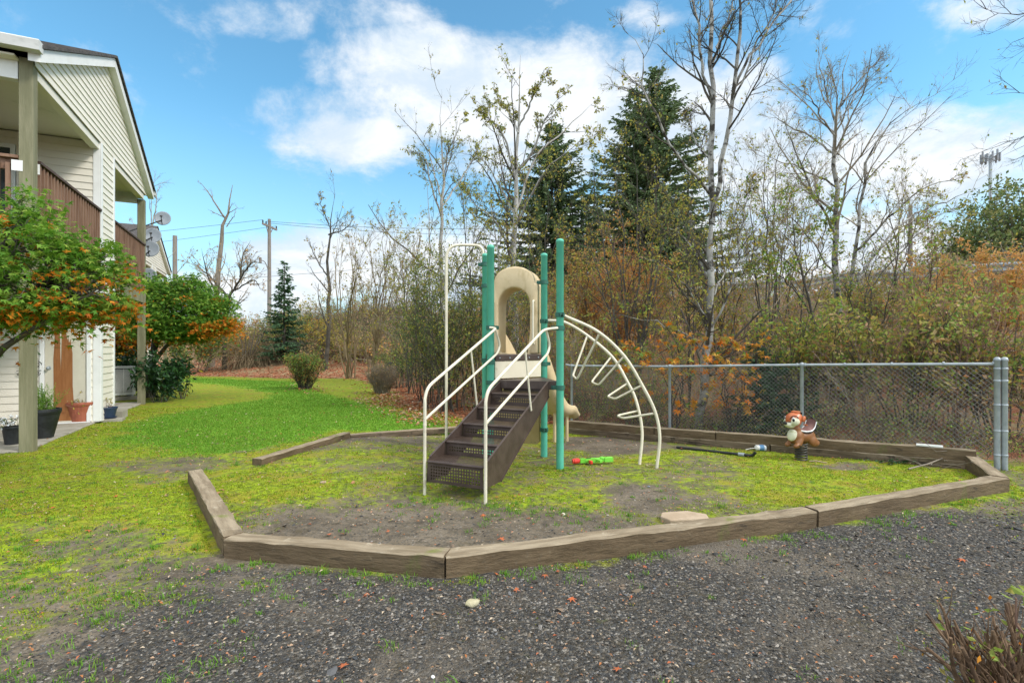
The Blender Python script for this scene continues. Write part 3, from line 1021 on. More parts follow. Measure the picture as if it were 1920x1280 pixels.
    # hand rails, each one bent pipe loop
    for sx, post, ztop in ((-1, LF, 1.64), (1, RF, 1.625)):
        a = sx * (hw + .028)
        base = sp(a, -.004, gz1(*sp(a, 0, 0)[:2]) - .05)
        end = np.array((*post, ztop)) + (np.array((*(SF - post), 0)) / np.linalg.norm(SF - post)) * .05
        if sx > 0:
            tops = [base, sp(a, 0, 1.0), sp(a, 1.40, 1.605), end]
        else:
            tops = [base, sp(a, 0, 1.0), sp(a, 1.48, 1.63), end]
        pts = fillet(tops, .13)
        rail = M().tube(pts, .0155, 10)
        lo = [sp(a, 0, .715), sp(a, 1.52, 1.33), sp(a, 1.585, 1.42), sp(a, 1.46, 1.615)]
        rail.tube(fillet(lo, .10), .014, 10)
        rail.tube([sp(a, 0, .655), sp(a, 0, .665), sp(a, 0, .70)], [.018, .018, .0155], 10)
        rail.tube([sp(a, .87, 1.375), sp(a + sx * .004, 1.02, .72)], .0105, 8)
        hr = rail.build('handrail', MT['cream_paint'], root, smooth=True)
    # arch climber with hanging loops
    def wp(px, py, d):
        return P(px, py, d)
    near = spline([(RF[0] + .05, RF[1], 1.77), wp(1120, 621, 6.01), wp(1170, 667, 6.02), wp(1204, 722, 6.02), wp(1228, 771, 6.03), wp(1237, 820, 6.03), wp(1231, 880, 6.03)], 48)
    fd = [6.85, 6.80, 6.72, 6.62, 6.54, 6.47, 6.38, 6.30]
    far = spline([(RB[0] + .05, RB[1], 1.76)] + [wp(a_, b_, d_) for (a_, b_), d_ in zip([(1059, 604), (1100, 628), (1148, 669), (1176, 715), (1193, 752), (1204, 809), (1199, 872)], fd[1:])], 48)
    m = M().tube(near, .0185, 10).tube(far, .0185, 10)
    climb = m.build('arch_climber', MT['cream_paint'], root, smooth=True)
    for fa, ta, tb, ne in (((1101, 629, 6.72), (1074, 704, 6.55), (1082, 711, 6.3), (1123, 627, 6.01)), ((1145, 670, 6.62), (1109, 716, 6.5), (1122, 722, 6.25), (1170, 668, 6.02)),
                           ((1177, 718, 6.55), (1139, 743, 6.45), (1153, 748, 6.2), (1204, 722, 6.02)), ((1196, 770, 6.46), (1157, 779, 6.4), (1168, 784, 6.2), (1225, 775, 6.03))):
        M().tube(fillet([wp(*fa), wp(*ta), wp(*tb), wp(*ne)], .045, 6), .0130, 8).build('loop_rung', MT['cream_paint'], climb, smooth=True)
    # sliding pole with a hooked top
    pb = np.array((-.90, 7.02))
    M().tube(fillet([(*pb, -.15), (*pb, 2.81), (LB[0] - .03, LB[1], 2.81), (LB[0] - .03, LB[1], 2.55)], .20, 8), .0195, 12).build('sliding_pole', MT['cream_paint'], root, smooth=True)
    # slide behind the arch
    path = spline([(.02, 7.00, 1.30), (.12, 7.36, 1.27), (.29, 7.70, 1.00), (.47, 8.02, .62), (.62, 8.25, .40), (.75, 8.40, .33), (.86, 8.50, .335), (.94, 8.56, .27)], 42)
    tg = np.gradient(path, axis=0)
    side = np.stack([tg[:, 1], -tg[:, 0], np.zeros(len(path))], 1)
    side /= np.linalg.norm(side, axis=1, keepdims=True)
    hgt = np.interp(np.arange(len(path)), [0, 6, 22, len(path) - 8, len(path) - 1], [.36, .34, .17, .11, .04])
    prof_o = lambda h_: [(-.29, h_), (-.265, h_ + .012), (-.24, h_), (-.20, .03), (-.12, 0), (.12, 0), (.20, .03), (.24, h_), (.265, h_ + .012), (.29, h_), (.26, .0), (.16, -.045), (-.16, -.045), (-.26, .0)]
    v = []
    for p_, s_, h_ in zip(path, side, hgt):
        for a_, b_ in prof_o(h_):
            v.append(p_ + s_ * a_ + np.array((0, 0, b_)))
    k14 = 14
    f = []
    for k in range(len(path) - 1):
        for i in range(k14):
            f.append((k * k14 + i, k * k14 + (i + 1) % k14, (k + 1) * k14 + (i + 1) % k14, (k + 1) * k14 + i))
    m = M().add(v, f)
    m.add(v[:k14], [tuple(range(k14))])
    m.add(v[-k14:], [tuple(range(k14))[::-1]])
    slide = m.build('slide', MT['tan_plastic'], root, smooth=True, fix=True)
    for px, d in ((1040, 8.25), (1063, 8.35)):
        q = P(px, 700, d)
        M().tube([(q[0], q[1], gz1(q[0], q[1]) - .05), (q[0], q[1], .44)], .026, 10).build('slide_leg', MT['tan_plastic'], slide, smooth=True)
    # panel under the upper deck
    e = (RB - LB) / np.linalg.norm(RB - LB)
    a, b = LB + e * .06, RB - e * .06
    z0, z1 = .10, .84
    L = np.linalg.norm(b - a)
    pl = fillet([(0, z1), (0, z0), (L, z0), (L, z1)], .07, 4)
    v0 = [(*(a + e * s_ - np.array((-e[1], e[0])) * .02), z) for s_, z in pl] + [(*(a + e * s_ + np.array((-e[1], e[0])) * .03), z) for s_, z in pl]
    n = len(pl)
    M().add(v0, [tuple(range(n)), tuple(range(2 * n - 1, n - 1, -1))] + [(i, n + i, n + (i + 1) % n, (i + 1) % n) for i in range(n)]).build('ground_panel', MT['ochre_plastic'], root, fix=True)


build_play()

# ------------------------------------------------------------------ the apartment building
BO = np.array((-6.414, 6.857))
BU, BN = np.array((-.418, .908)), np.array((-.908, -.418))
BU, BN = BU / np.linalg.norm(BU), BN / np.linalg.norm(BN)
BROT = math.atan2(BU[1], BU[0])


def bl(s, q, z):
    """building coordinates (along the facade, into the building) to world"""
    c = BO + BU * s + BN * q
    return np.array((c[0], c[1], z))


def siding(m, fix_axis, c, out, z0, z1, lo, hi, exp=.127):
    """lap siding on a wall plane. fix_axis 0: plane s=c spanning q; 1: plane q=c spanning s. lo(z), hi(z) give the span"""
    n = max(1, int(round((z1 - z0) / exp)))
    e = (z1 - z0) / n
    for k in range(n):
        za, zb = z0 + k * e, z0 + (k + 1) * e
        v = []
        for z, off in ((za, .017), (zb, .003)):
            for t in (lo(z), hi(z)):
                v.append((c + out * off, t, z) if fix_axis == 0 else (t, c + out * off, z))
        for off in (.003,):
            for t in (lo(za), hi(za)):
                v.append((c + out * off, t, za) if fix_axis == 0 else (t, c + out * off, za))
        m.add(v, [(0, 1, 3, 2), (0, 4, 5, 1)])


def build_building():
    root = thing('apartment_building', 'two storey apartment building with cream siding, brown balconies and a peeling storage door', 'building', (BO[0], BO[1], 0), BROT)
    k = dict(world=False)
    S1, S2, S3, QB, QE = 2.88, 3.72, 6.53, 1.95, 9.0
    Z2, ZE, AP, SL = 2.77, 5.18, 3.28, .478
    top = lambda s: 6.98 - SL * abs(s - AP)
    cst = lambda a: (lambda z: a)
    # gable, one board after another up to the ridge
    m = M()
    siding(m, 1, 0, -1, ZE, 6.90, lambda z: max(.02, AP - (6.96 - z) / SL), lambda z: min(6.56, AP + (6.96 - z) / SL), .118)
    m.add([(.02, .03, ZE), (6.56, .03, ZE), (6.56, .03, 5.42), (AP, .03, 6.96), (.02, .03, 5.42)], [(4, 3, 2, 1, 0)])
    m.build('gable_wall', MT['siding'], root, **k)
    m = M()
    siding(m, 1, 0, -1, .03, ZE, cst(S1), cst(S2))
    siding(m, 0, S1, -1, .03, Z2 - .27, cst(0), cst(.13))
    siding(m, 0, S1, -1, .03, Z2 - .27, cst(.86), cst(QB))
    siding(m, 0, S1, -1, 2.12, Z2 - .27, cst(.13), cst(.86))
    siding(m, 0, S1, -1, Z2, ZE, cst(0), cst(1.18))
    siding(m, 0, S1, -1, 4.95, ZE, cst(1.18), cst(QB))
    siding(m, 0, S2, 1, .03, ZE, cst(0), cst(QB))
    m.build('closet_wall', MT['siding'], root, **k)
    m = M()
    siding(m, 1, QB, -1, .03, ZE, cst(0), cst(S1))
    siding(m, 1, QB, -1, .03, ZE, cst(S2), cst(S3))
    siding(m, 0, 0, -1, -.05, 5.3, cst(QB), cst(QE))
    siding(m, 0, S3, 1, -.05, 5.3, cst(QB), cst(QE))
    siding(m, 1, QE, 1, -.05, ZE, cst(0), cst(S3))
    siding(m, 1, QE, 1, ZE, 6.90, lambda z: max(.02, AP - (6.96 - z) / SL), lambda z: min(6.56, AP + (6.96 - z) / SL), .118)
    m.build('house_wall', MT['siding'], root, **k)
    # roof: two slabs of shingle courses
    m = M()
    for sg in (-1, 1):
        n = 24
        for i in range(n):
            a, b = 3.48 * i / n, 3.48 * (i + 1) / n
            za, zb = 7.03 - SL * a, 7.03 - SL * b
            v = [(AP + sg * a, -.17, za), (AP + sg * b, -.17, zb + .012), (AP + sg * b, QE + .2, zb + .012), (AP + sg * a, QE + .2, za)]
            m.add(v + [(p_[0], p_[1], p_[2] - .045) for p_ in v], [(0, 1, 2, 3), (7, 6, 5, 4), (0, 4, 5, 1), (2, 6, 7, 3), (1, 5, 6, 2)])
    m.build('roof', MT['roofing'], root, fix=False, **k)
    for sg in (-1, 1):
        m = M()
        e0, e1 = AP, AP + sg * 3.45
        z0, z1 = 6.975, 6.975 - SL * 3.45
        m.add([(e0, -.13, z0), (e1, -.13, z1), (e1, -.13, z1 - .17), (e0, -.13, z0 - .17), (e0, -.004, z0), (e1, -.004, z1), (e1, -.004, z1 - .17), (e0, -.004, z0 - .17)],
              [(0, 1, 2, 3), (7, 6, 5, 4), (1, 5, 6, 2), (2, 6, 7, 3), (0, 4, 5, 1)])
        m.build('rake_board', MT['white_paint'], root, fix=True, **k)
    m = M()
    for s in (-.30, 6.72):
        pr = [(s, 5.26), (s + .13, 5.26), (s + .15, 5.38), (s + .135, 5.395), (s - .005, 5.395), (s - .02, 5.38)]
        m.prism(pr, -.16, QE + .15)
    m.build('gutter', surf('weathered white gutter', (.46, .46, .44), (.62, .62, .61), 2, .5, .05, 20, stretch=(1, .4, 1), spots=[((.25, .26, .23), 4, .56, .78, (1, .5, 1))]), root, fix=True, **k)
    for a in (.012, 6.40):
        M().box((a, .16, 4.96), (a + .12, QB, 5.24)).build('porch_beam', MT['white_paint'], root, bevel=.006, **k)
    m = M().box((.16, .012, 5.05), (S1 - .01, .14, ZE - .002)).box((S2 + .01, .012, 5.05), (6.37, .14, ZE - .002))
    m.build('gable_beam', MT['siding'], root, bevel=.005, **k)
    m = M().box((-.14, .145, 5.20), (6.70, QE, 5.225))
    m.build('porch_ceiling', MT['siding'], root, **k)
    m = M().box((S1 - .022, -.022, .04), (S1 + .085, .0, ZE)).box((S1 - .022, -.0, .04), (S1 - .003, .10, Z2 - .28)).box((S1 - .022, 0, Z2 + .01), (S1 - .003, .10, ZE))
    m.box((S2 - .075, -.022, .04), (S2 + .022, .0, ZE)).box((S2 + .018, 0, .04), (S2 + .022, .09, ZE))
    m.build('corner_board', MT['white_paint'], root, bevel=.003, **k)
    for s in (0, S3 - .15):
        M().box((s, 0, -.12), (s + .15, .15, 5.26 if s == 0 else 5.05)).build('porch_post', MT['treated_post'], root, bevel=.008, **k)
    # balcony floors and rails
    for a, b in ((.16, S1 - .024), (S2 + .024, 6.37)):
        m = M()
        m.box((a, .02, 2.50), (b, .06, Z2 - .01)).box((a, .06, Z2 - .05), (b, QB - .02, Z2))
        for q in np.arange(.3, 1.9, .4):
            m.box((a, q, 2.52), (b, q + .04, Z2 - .05))
        m.build('balcony_floor', MT['treated_post'], root, bevel=.003, **k)
    for a, b in ((.15, S1 - .022), (S2 + .022, 6.385)):
        m = M().box((a, -.035, 3.905), (b, .115, 3.945), 1).box((a, .022, 3.80), (b, .060, 3.905), 0).box((a, .022, 2.86), (b, .060, 2.94), 0)
        n = int((b - a) / .122)
        for i in range(n):
            s = a + (b - a) * (i + .5) / n
            m.box((s - .019, -.014, 2.80), (s + .019, .021, 3.90))
        m.build('railing', [MT['rail_wood'], MT['rail_dark']], root, bevel=.003, **k)
    for s in (.055, 6.44):
        m = M().box((s - .075, .15, 3.905), (s + .075, QB, 3.945), 0).box((s - .02, .15, 3.76), (s + .02, QB, 3.905), 0).box((s - .02, .15, 2.86), (s + .02, QB, 2.94), 0)
        for q in np.arange(.26, QB, .108):
            m.box((s - .058, q - .024, 2.80), (s - .021, q + .024, 3.84))
        m.build('railing', [MT['rail_wood'], MT['rail_dark']], root, bevel=.003, **k)
    for lo, hi in (((-.006, .105, 3.74), (-.0005, .22, 3.88)), ((.152, -.02, 3.76), (.156, .06, 3.9))):
        M().box(lo, hi).build('rail_bracket', MT['white_paint'], root, **k)
    # storage door in the side wall of the closet
    d = M().box((S1 - .012, .20, .05), (S1 + .02, .79, 2.05)).build('storage_door', MT['door_paint'], root, bevel=.003, **k)
    m = M()
    for lo, hi in (((.13, .05), (.195, 2.12)), ((.795, .05), (.86, 2.12)), ((.196, 2.055), (.794, 2.12))):
        m.box((S1 - .034, lo[0], lo[1]), (S1 + .0, hi[0], hi[1]))
    m.build('door_trim', MT['white_paint'], d, bevel=.004, **k)
    M().box((S1 - .05, .14, .03), (S1 + .0, .86, .048)).build('threshold', MT['white_paint'], d, **k)
    pk = [(.675, .075), (.668, .6), (.672, 1.2), (.655, 1.47), (.650, 2.02), (.585, 2.02), (.578, 1.50), (.566, .98), (.556, 1.46), (.548, 2.02), (.495, 2.02), (.492, 1.66), (.47, 1.52), (.462, 1.60), (.45, 1.48), (.428, 1.55), (.42, 1.44), (.40, 1.30), (.398, .7), (.382, .40), (.372, .075)]
    v = [(S1 - .0150, q, z) for q, z in pk]
    bmp = M().add(v, [tuple(range(len(v)))])
    bmp.build('bare_patch', MT['bare_wood'], d, **k)
    kn = M()
    kn.tube([(S1 - .012, .735, 1.03), (S1 - .045, .735, 1.03)], .012, 8)
    kn.ball((S1 - .062, .735, 1.03), .026, seg=12)
    kn.lathe([(.034, 0), (.034, .006)], 14, (0, 0, 0))
    kn.v[-1] = kn.v[-1][:, [2, 0, 1]] * np.array((-1, 1, 1)) + np.array((S1 - .012, .735, 1.03))
    kn.v[-2] = kn.v[-2][:, [2, 0, 1]] * np.array((-1, 1, 1)) + np.array((S1 - .012, .735, 1.03))
    kn.v[-3] = kn.v[-3][:, [2, 0, 1]] * np.array((-1, 1, 1)) + np.array((S1 - .012, .735, 1.03))
    kn.build('door_knob', MT['galv'], d, smooth=True, **k)
    w = M().box((S1 - .02, 1.26, 2.80), (S1 + .01, QB, 4.87)).build('balcony_window', MT['glass'], root, **k)
    m = M().box((S1 - .035, 1.19, 2.80), (S1 - .003, 1.255, 4.945)).box((S1 - .035, 1.256, 4.875), (S1 - .003, QB, 4.945)).box((S1 - .03, 1.55, 2.81), (S1 - .021, 1.60, 4.87))
    m.build('frame', MT['white_paint'], w, bevel=.004, **k)
    for s0, s1 in ((.7, 2.2), (4.3, 5.9)):
        for z0, z1 in ((.15, 2.1), (2.85, 4.85)):
            w = M().box((s0, QB - .03, z0), (s1, QB + .02, z1)).build('patio_window', MT['glass'], root, **k)
            M().box((s0 - .07, QB - .05, z0 - .0), (s0 - .003, QB - .0175, z1 + .07)).box((s1 + .003, QB - .05, z0), (s1 + .07, QB - .0175, z1 + .07)).box((s0, QB - .05, z1 + .003), (s1, QB - .0175, z1 + .07)).box(((s0 + s1) / 2 - .03, QB - .045, z0), ((s0 + s1) / 2 + .03, QB - .031, z1)).build('frame', MT['white_paint'], w, **k)
    return root


bld = build_building()
b2 = copy_tree(bld)
off = BU * 16.3 + BN * 2.2
b2.location = (BO[0] + off[0], BO[1] + off[1], 0)
b2['label'] = 'farther apartment building, only its grey roof and white gable show behind the satellite dishes'

# patio slab
def slab(name, s0, s1, q0, q1, z0, z1):
    m = M().box((s0, q0, z0), (s1, q1, z1))
    v = m.v[0]
    m.v[0] = np.array([bl(*p_) for p_ in v])
    o = m.build(name, MT['concrete'], None, bevel=.012)
    o['kind'] = 'structure'
    return o


slab('patio', .02, 6.75, .075, 1.94, -.15, .028)


def at_slab(px, py, z=.028):
    d = (H_CAM - z) * 960 / (py - 651)
    return np.array(((px - 960) / 960 * d, d, z))


# ------------------------------------------------------------------ leaves
def frames(n, up=.0, rg=rng):
    """random unit leaf axes: (along, across, normal)"""
    a = rg.normal(size=(n, 3))
    a[:, 2] -= up
    a /= np.linalg.norm(a, axis=1, keepdims=True)
    w = rg.normal(size=(n, 3))
    w -= (w * a).sum(1, keepdims=True) * a
    w /= np.linalg.norm(w, axis=1, keepdims=True)
    return a, w, np.cross(a, w)


def leaves(c, size, up=.3, width=.5, fold=.12, rg=rng, flat_=False):
    """folded diamond leaves, one quad each"""
    n = len(c)
    if flat_:
        th = rg.uniform(0, 2 * np.pi, n)
        a = np.stack([np.cos(th), np.sin(th), rg.normal(0, .22, n)], 1)
        w = np.stack([-np.sin(th), np.cos(th), rg.normal(0, .22, n)], 1)
        nn = np.cross(a, w)
    else:
        a, w, nn = frames(n, up, rg)
    s = np.broadcast_to(np.asarray(size, float), (n,))[:, None] * rg.uniform(.65, 1.25, (n, 1))
    v = np.stack([c, c + a * s * .55 + w * s * width * .5 + nn * s * fold, c + a * s, c + a * s * .55 - w * s * width * .5 + nn * s * fold], 1).reshape(-1, 3)
    f = np.arange(4 * n).reshape(n, 4)
    return v, f


def palm(c, size, rg=rng, droop=.5, hor=.6):
    """star shaped maple leaves with five pointed lobes"""
    n = len(c)
    nn = rg.normal(size=(n, 3)) * (1 - hor)
    nn[:, 2] += hor
    nn /= np.linalg.norm(nn, axis=1, keepdims=True)
    a = rg.normal(size=(n, 3))
    a[:, 2] -= droop
    a -= (a * nn).sum(1, keepdims=True) * nn
    a /= np.linalg.norm(a, axis=1, keepdims=True)
    w = np.cross(nn, a)
    ang = [-2.2, -1.65, -1.15, -.8, -.55, -.3, 0, .3, .55, .8, 1.15, 1.65, 2.2]
    rad = [.12, .72, .40, 1.0, .52, .50, 1.2, .50, .52, 1.0, .40, .72, .12]
    s = np.broadcast_to(np.asarray(size, float), (n,))[:, None] * rg.uniform(.7, 1.25, (n, 1))
    pts = [c]
    for t, r_ in zip(ang, rad):
        pts.append(c + s * r_ * .5 * (math.cos(t) * a + math.sin(t) * w) - nn * s * (.10 * r_ * r_))
    v = np.stack(pts, 1).reshape(-1, 3)
    k = len(pts)
    base = (np.arange(n) * k)[:, None]
    f = np.concatenate([np.concatenate([base, base + i, base + i + 1], 1) for i in range(1, k - 1)])
    return v, f


def norm(a):
    return a / (np.linalg.norm(a, axis=-1, keepdims=True) + 1e-9)


def grow(start, dirs, length, K, wig, up, rg):
    pts = [start]
    d = norm(dirs)
    step = (length / (K - 1))[:, None]
    for _ in range(K - 1):
        d = norm(d + wig * rg.normal(size=d.shape) + np.array((0, 0, 1.)) * up)
        pts.append(pts[-1] + d * step)
    return np.stack(pts, 1)


def offshoots(pts, rad, n, t0, t1, ang, lr, rg, K=5, wig=.12, up=.05, rr=.55, rmin=.003, taper=.25, lmin=.15):
    """n child branches on every parent (pts (N,K,3), rad (N,K))"""
    N, KP, _ = pts.shape
    idx = np.repeat(np.arange(N), n)
    t = rg.uniform(t0, t1, len(idx)) * (KP - 1)
    i0 = np.minimum(t.astype(int), KP - 2)
    fr = (t - i0)[:, None]
    p = pts[idx, i0] * (1 - fr) + pts[idx, i0 + 1] * fr
    tan = norm(pts[idx, i0 + 1] - pts[idx, i0])
    r = rad[idx, i0] * (1 - fr[:, 0]) + rad[idx, i0 + 1] * fr[:, 0]
    perp = rg.normal(size=tan.shape)
    perp = norm(perp - (perp * tan).sum(1, keepdims=True) * tan)
    a = rg.uniform(ang[0], ang[1], len(idx))[:, None]
    d = np.cos(a) * tan + np.sin(a) * perp
    plen = np.linalg.norm(np.diff(pts, axis=1), axis=2).sum(1)[idx]
    L = np.maximum(plen * lr * (1.15 - .65 * t / (KP - 1)) * rg.uniform(.6, 1.25, len(idx)), lmin)
    q = grow(p, d, L, K, wig, up, rg)
    r0 = np.maximum(np.minimum(r * rr, .05), rmin)
    rd = r0[:, None] * np.linspace(1, taper, K)[None]
    return q, rd


def along(pts, n, t0, t1, rg):
    N, K, _ = pts.shape
    idx = rg.integers(0, N, n)
    t = rg.uniform(t0, t1, n) * (K - 1)
    i0 = np.minimum(t.astype(int), K - 2)
    fr = (t - i0)[:, None]
    return pts[idx, i0] * (1 - fr) + pts[idx, i0 + 1] * fr


def resample(pl, K):
    pl = spline(pl, 60) if len(pl) > 2 else np.array(pl, float)
    s = np.concatenate([[0], np.cumsum(np.linalg.norm(np.diff(pl, axis=0), axis=1))])
    t = np.linspace(0, s[-1], K)
    return np.stack([np.interp(t, s, pl[:, i]) for i in range(3)], 1)


def broadleaf(name, label, limbs, seed, bark, twig, leafset, nleaf, leafsize, counts=(9, 7, 6), lr=(.42, .45, .45), ang=(.5, .95), up=.06, leaf_t=(.1, 1), trange=.22,
              cat='tree', group=None, leafmode='diamond', tops=None, wig=.11, rmin=.0035, zmax=None, loc=None, rscale=.8):
    """tree from hand laid limbs [(points, r0, r1)]; trunk = limbs, crown = branches, twigs and leaves"""
    rg = np.random.default_rng(seed)
    K = 14
    P0 = np.array([resample(l[0], K) for l in limbs])
    P0[:, 1:-1] += rg.normal(0, .012, P0[:, 1:-1].shape) * (1 + np.linalg.norm(P0[:, -1] - P0[:, 0], axis=1)[:, None, None] * .25)
    R0 = np.array([np.linspace(1, 0, K) ** .85 * (l[1] - l[2]) + l[2] for l in limbs]) * rscale
    R0[:, -4:] *= np.array((.85, .65, .42, .2))
    base = P0[0, 0] if loc is None else np.array(loc)
    root = thing(name, label, cat, base, 0, group)
    m = M().add(*tubes(P0, R0, 10))
    m.build('trunk', MT[bark], root, smooth=True)
    m = M()
    A, RA = offshoots(P0, R0, counts[0], trange, .99, ang, lr[0], rg, 6, wig, up, .55, rmin * 1.6)
    m.add(*tubes(A, RA, 5), 0)
    B, RB_ = offshoots(A, RA, counts[1], .15, 1, (.4, .95), lr[1], rg, 5, wig, up, .6, rmin)
    m.add(*tubes(B, RB_, 3), 0)
    D, RD = offshoots(B, RB_, counts[2], .15, 1, (.35, .9), lr[2], rg, 4, wig, up * .6, .6, rmin * .62, .4, .12)
    m.add(*tubes(D, RD, 3), 0)
    mats = [MT[twig]]
    for ls, frac in leafset:
        mats.append(MT[ls])
        n = int(nleaf * frac)
        c = along(D, n, leaf_t[0], leaf_t[1], rg)
        if zmax is not None:      # thin the leaves out towards the top
            keep = rg.uniform(size=n) < np.clip((zmax - c[:, 2]) / (zmax - base[2]) * 1.6, .10, 1)
            c = c[keep]
        if leafmode == 'palm':
            m.add(*palm(c, leafsize, rg), len(mats) - 1)
        else:
            m.add(*leaves(c, leafsize, .8, .55, .1, rg), len(mats) - 1)
    m.build('crown', mats, root)
    return root


def cluster_crown(center, rx, ry, rzu, rzd, ncl, per, rg, spread, hollow=.55):
    """leaf points clumped on the shell of a dome"""
    d = rg.normal(size=(ncl, 3))
    d = norm(d)
    r = rg.uniform(hollow, 1.0, (ncl, 1)) ** .6
    r *= 1 + .10 * np.sin(d[:, :1] * 7 + d[:, 1:2] * 5)
    c = d * r
    c = c * np.array([rx, ry, 1])
    c[:, 2] *= np.where(c[:, 2] > 0, rzu, rzd)
    cc = np.repeat(c, per, 0)
    j = rg.normal(size=cc.shape) * np.array([spread, spread, spread * .38])
    # tips of every clump hang a little outward and down
    j[:, 2] -= .35 * (j[:, 0] ** 2 + j[:, 1] ** 2) / spread
    return cc + j + np.array(center), np.repeat(np.arange(ncl), per), d


# ------------------------------------------------------------------ Japanese maples by the building
def jmaple(name, label, base, trunks, center, rx, ry, rzu, rzd, ncl, per, size, spread, seed, green, orange_fn, bark='bark_dark'):
    rg = np.random.default_rng(seed)
    root = thing(name, label, 'maple tree', base, 0, 'Japanese maples by the building')
    K = 12
    P0 = np.array([resample(t[0], K) for t in trunks])
    R0 = np.array([np.linspace(t[1], t[2], K) for t in trunks])
    M().add(*tubes(P0, R0, 9)).build('trunk', MT[bark], root, smooth=True)
    pts, ci, d = cluster_crown(center, rx, ry, rzu, rzd, ncl, per, rg, spread)
    cc = np.array([pts[ci == k].mean(0) for k in range(ncl)])
    m = M()
    # a twig from the nearest limb to every clump
    J = P0.reshape(-1, 3)
    J = J[K // 2:]
    near = J[np.argmin(((cc[:, None] - J[None]) ** 2).sum(2), axis=1)]
    tt = np.linspace(0, 1, 6)[None, :, None]
    tw = near[:, None] * (1 - tt) + cc[:, None] * tt
    tw[:, 1:-1] += rg.normal(0, .03, tw[:, 1:-1].shape)
    tw[:, :, 2] += (np.sin(tt[..., 0] * math.pi) * .10 * rzu)
    m.add(*tubes(tw, np.linspace(.008, .002, 6)[None].repeat(len(tw), 0) * (size / .06) ** .5, 4), 0)
    org = orange_fn(pts, np.array(center), rg, ci)
    for mi, sel in ((1, ~org), (2, org)):
        if sel.any():
            m.add(*palm(pts[sel], size, rg, .7, .62), mi)
    m.build('crown', [MT['twig_dark'], MT[green], MT['jm_orange']], root)
    return root


def org_near(p, c, rg, ci):
    z = (p[:, 2] - c[2])
    cl = rg.uniform(size=ci.max() + 1)[ci]
    dx = p[:, 0] - c[0]
    k = np.where(z < -.10 + .08 * np.sin(dx * 5 + 1), np.where(cl < .5, .90, .08), np.where((z < .15) & (cl < .22), .85, np.where(cl < .05, .75, .012)))
    return rg.uniform(size=len(p)) < k


jmaple('japanese_maple', 'large japanese maple in front of the nearest porch post, green above and orange underneath', (-5.75, 5.0, gz1(-5.75, 5.0)),
       [([(-5.75, 5.0, 0), (-5.62, 5.02, .7), (-5.45, 5.05, 1.35), (-5.05, 5.1, 1.62), (-4.75, 5.1, 1.95)], .075, .02),
        ([(-5.62, 5.02, .75), (-5.25, 5.05, 1.12), (-4.98, 5.0, 1.38), (-4.72, 4.95, 1.52), (-4.3, 4.95, 1.78)], .05, .014),
        ([(-5.6, 5.02, 1.0), (-5.5, 5.2, 1.7), (-5.3, 5.3, 2.2), (-5.1, 5.3, 2.5)], .045, .014),
        ([(-5.6, 5.02, .9), (-5.4, 4.8, 1.45), (-5.1, 4.7, 1.8), (-4.8, 4.7, 2.1)], .045, .014)],
       (-5.0, 5.08, 1.92), 1.0, .82, 1.00, .20, 480, 34, .092, .10, 21, 'jm_green', org_near)


def org_mid(p, c, rg, ci):
    cl = rg.uniform(size=ci.max() + 1)[ci]
    dx = p[:, 0] - c[0]
    z = p[:, 2] - c[2]
    k = np.where((dx > .85) & (z < -.28 + .22 * (dx - .55)), .75, np.where((dx > 1.25) & (z < .05), .5, np.where(cl < .03, .8, np.where((z < -.62) & (cl < .5), .6, .008))))
    return rg.uniform(size=len(p)) < k


mb = P(283, 745, 14.3)
mb[2] = gz1(mb[0], mb[1])
jmaple('japanese_maple', 'rounded japanese maple beyond the far porch post, deep green with orange lower right edge', mb,
       [([mb, mb + (.02, 0, .8), mb + (.1, .05, 1.5), mb + (.5, .1, 2.0), mb + (1.0, .1, 2.6)], .13, .03), ([mb + (.03, 0, .9), mb + (.5, 0, 1.5), mb + (1.1, 0, 1.85)], .07, .02),
        ([mb + (.05, 0, 1.2), mb + (0, .2, 1.9), mb + (.3, .3, 2.6)], .07, .02)],
       P(338, 596, 14.3), 1.30, 1.25, 1.28, .46, 900, 36, .115, .15, 22, 'jm_mid', org_mid)
mb = P(236, 745, 15.6)
mb[2] = gz1(mb[0], mb[1])
jmaple('japanese_maple', 'orange japanese maple seen below the far balcony behind the air conditioner', mb,
       [([mb, mb + (0, 0, .9), mb + (.1, .1, 1.7)], .08, .03), ([mb + (0, 0, .7), mb + (.4, 0, 1.3), mb + (.7, 0, 1.7)], .05, .02)],
       P(232, 618, 15.6), .55, .7, .85, .75, 200, 30, .14, .15, 23, 'jm_dark', lambda p, c, rg, ci: rg.uniform(size=len(p)) < np.where(rg.uniform(size=ci.max() + 1)[ci] < .72, .9, .1))


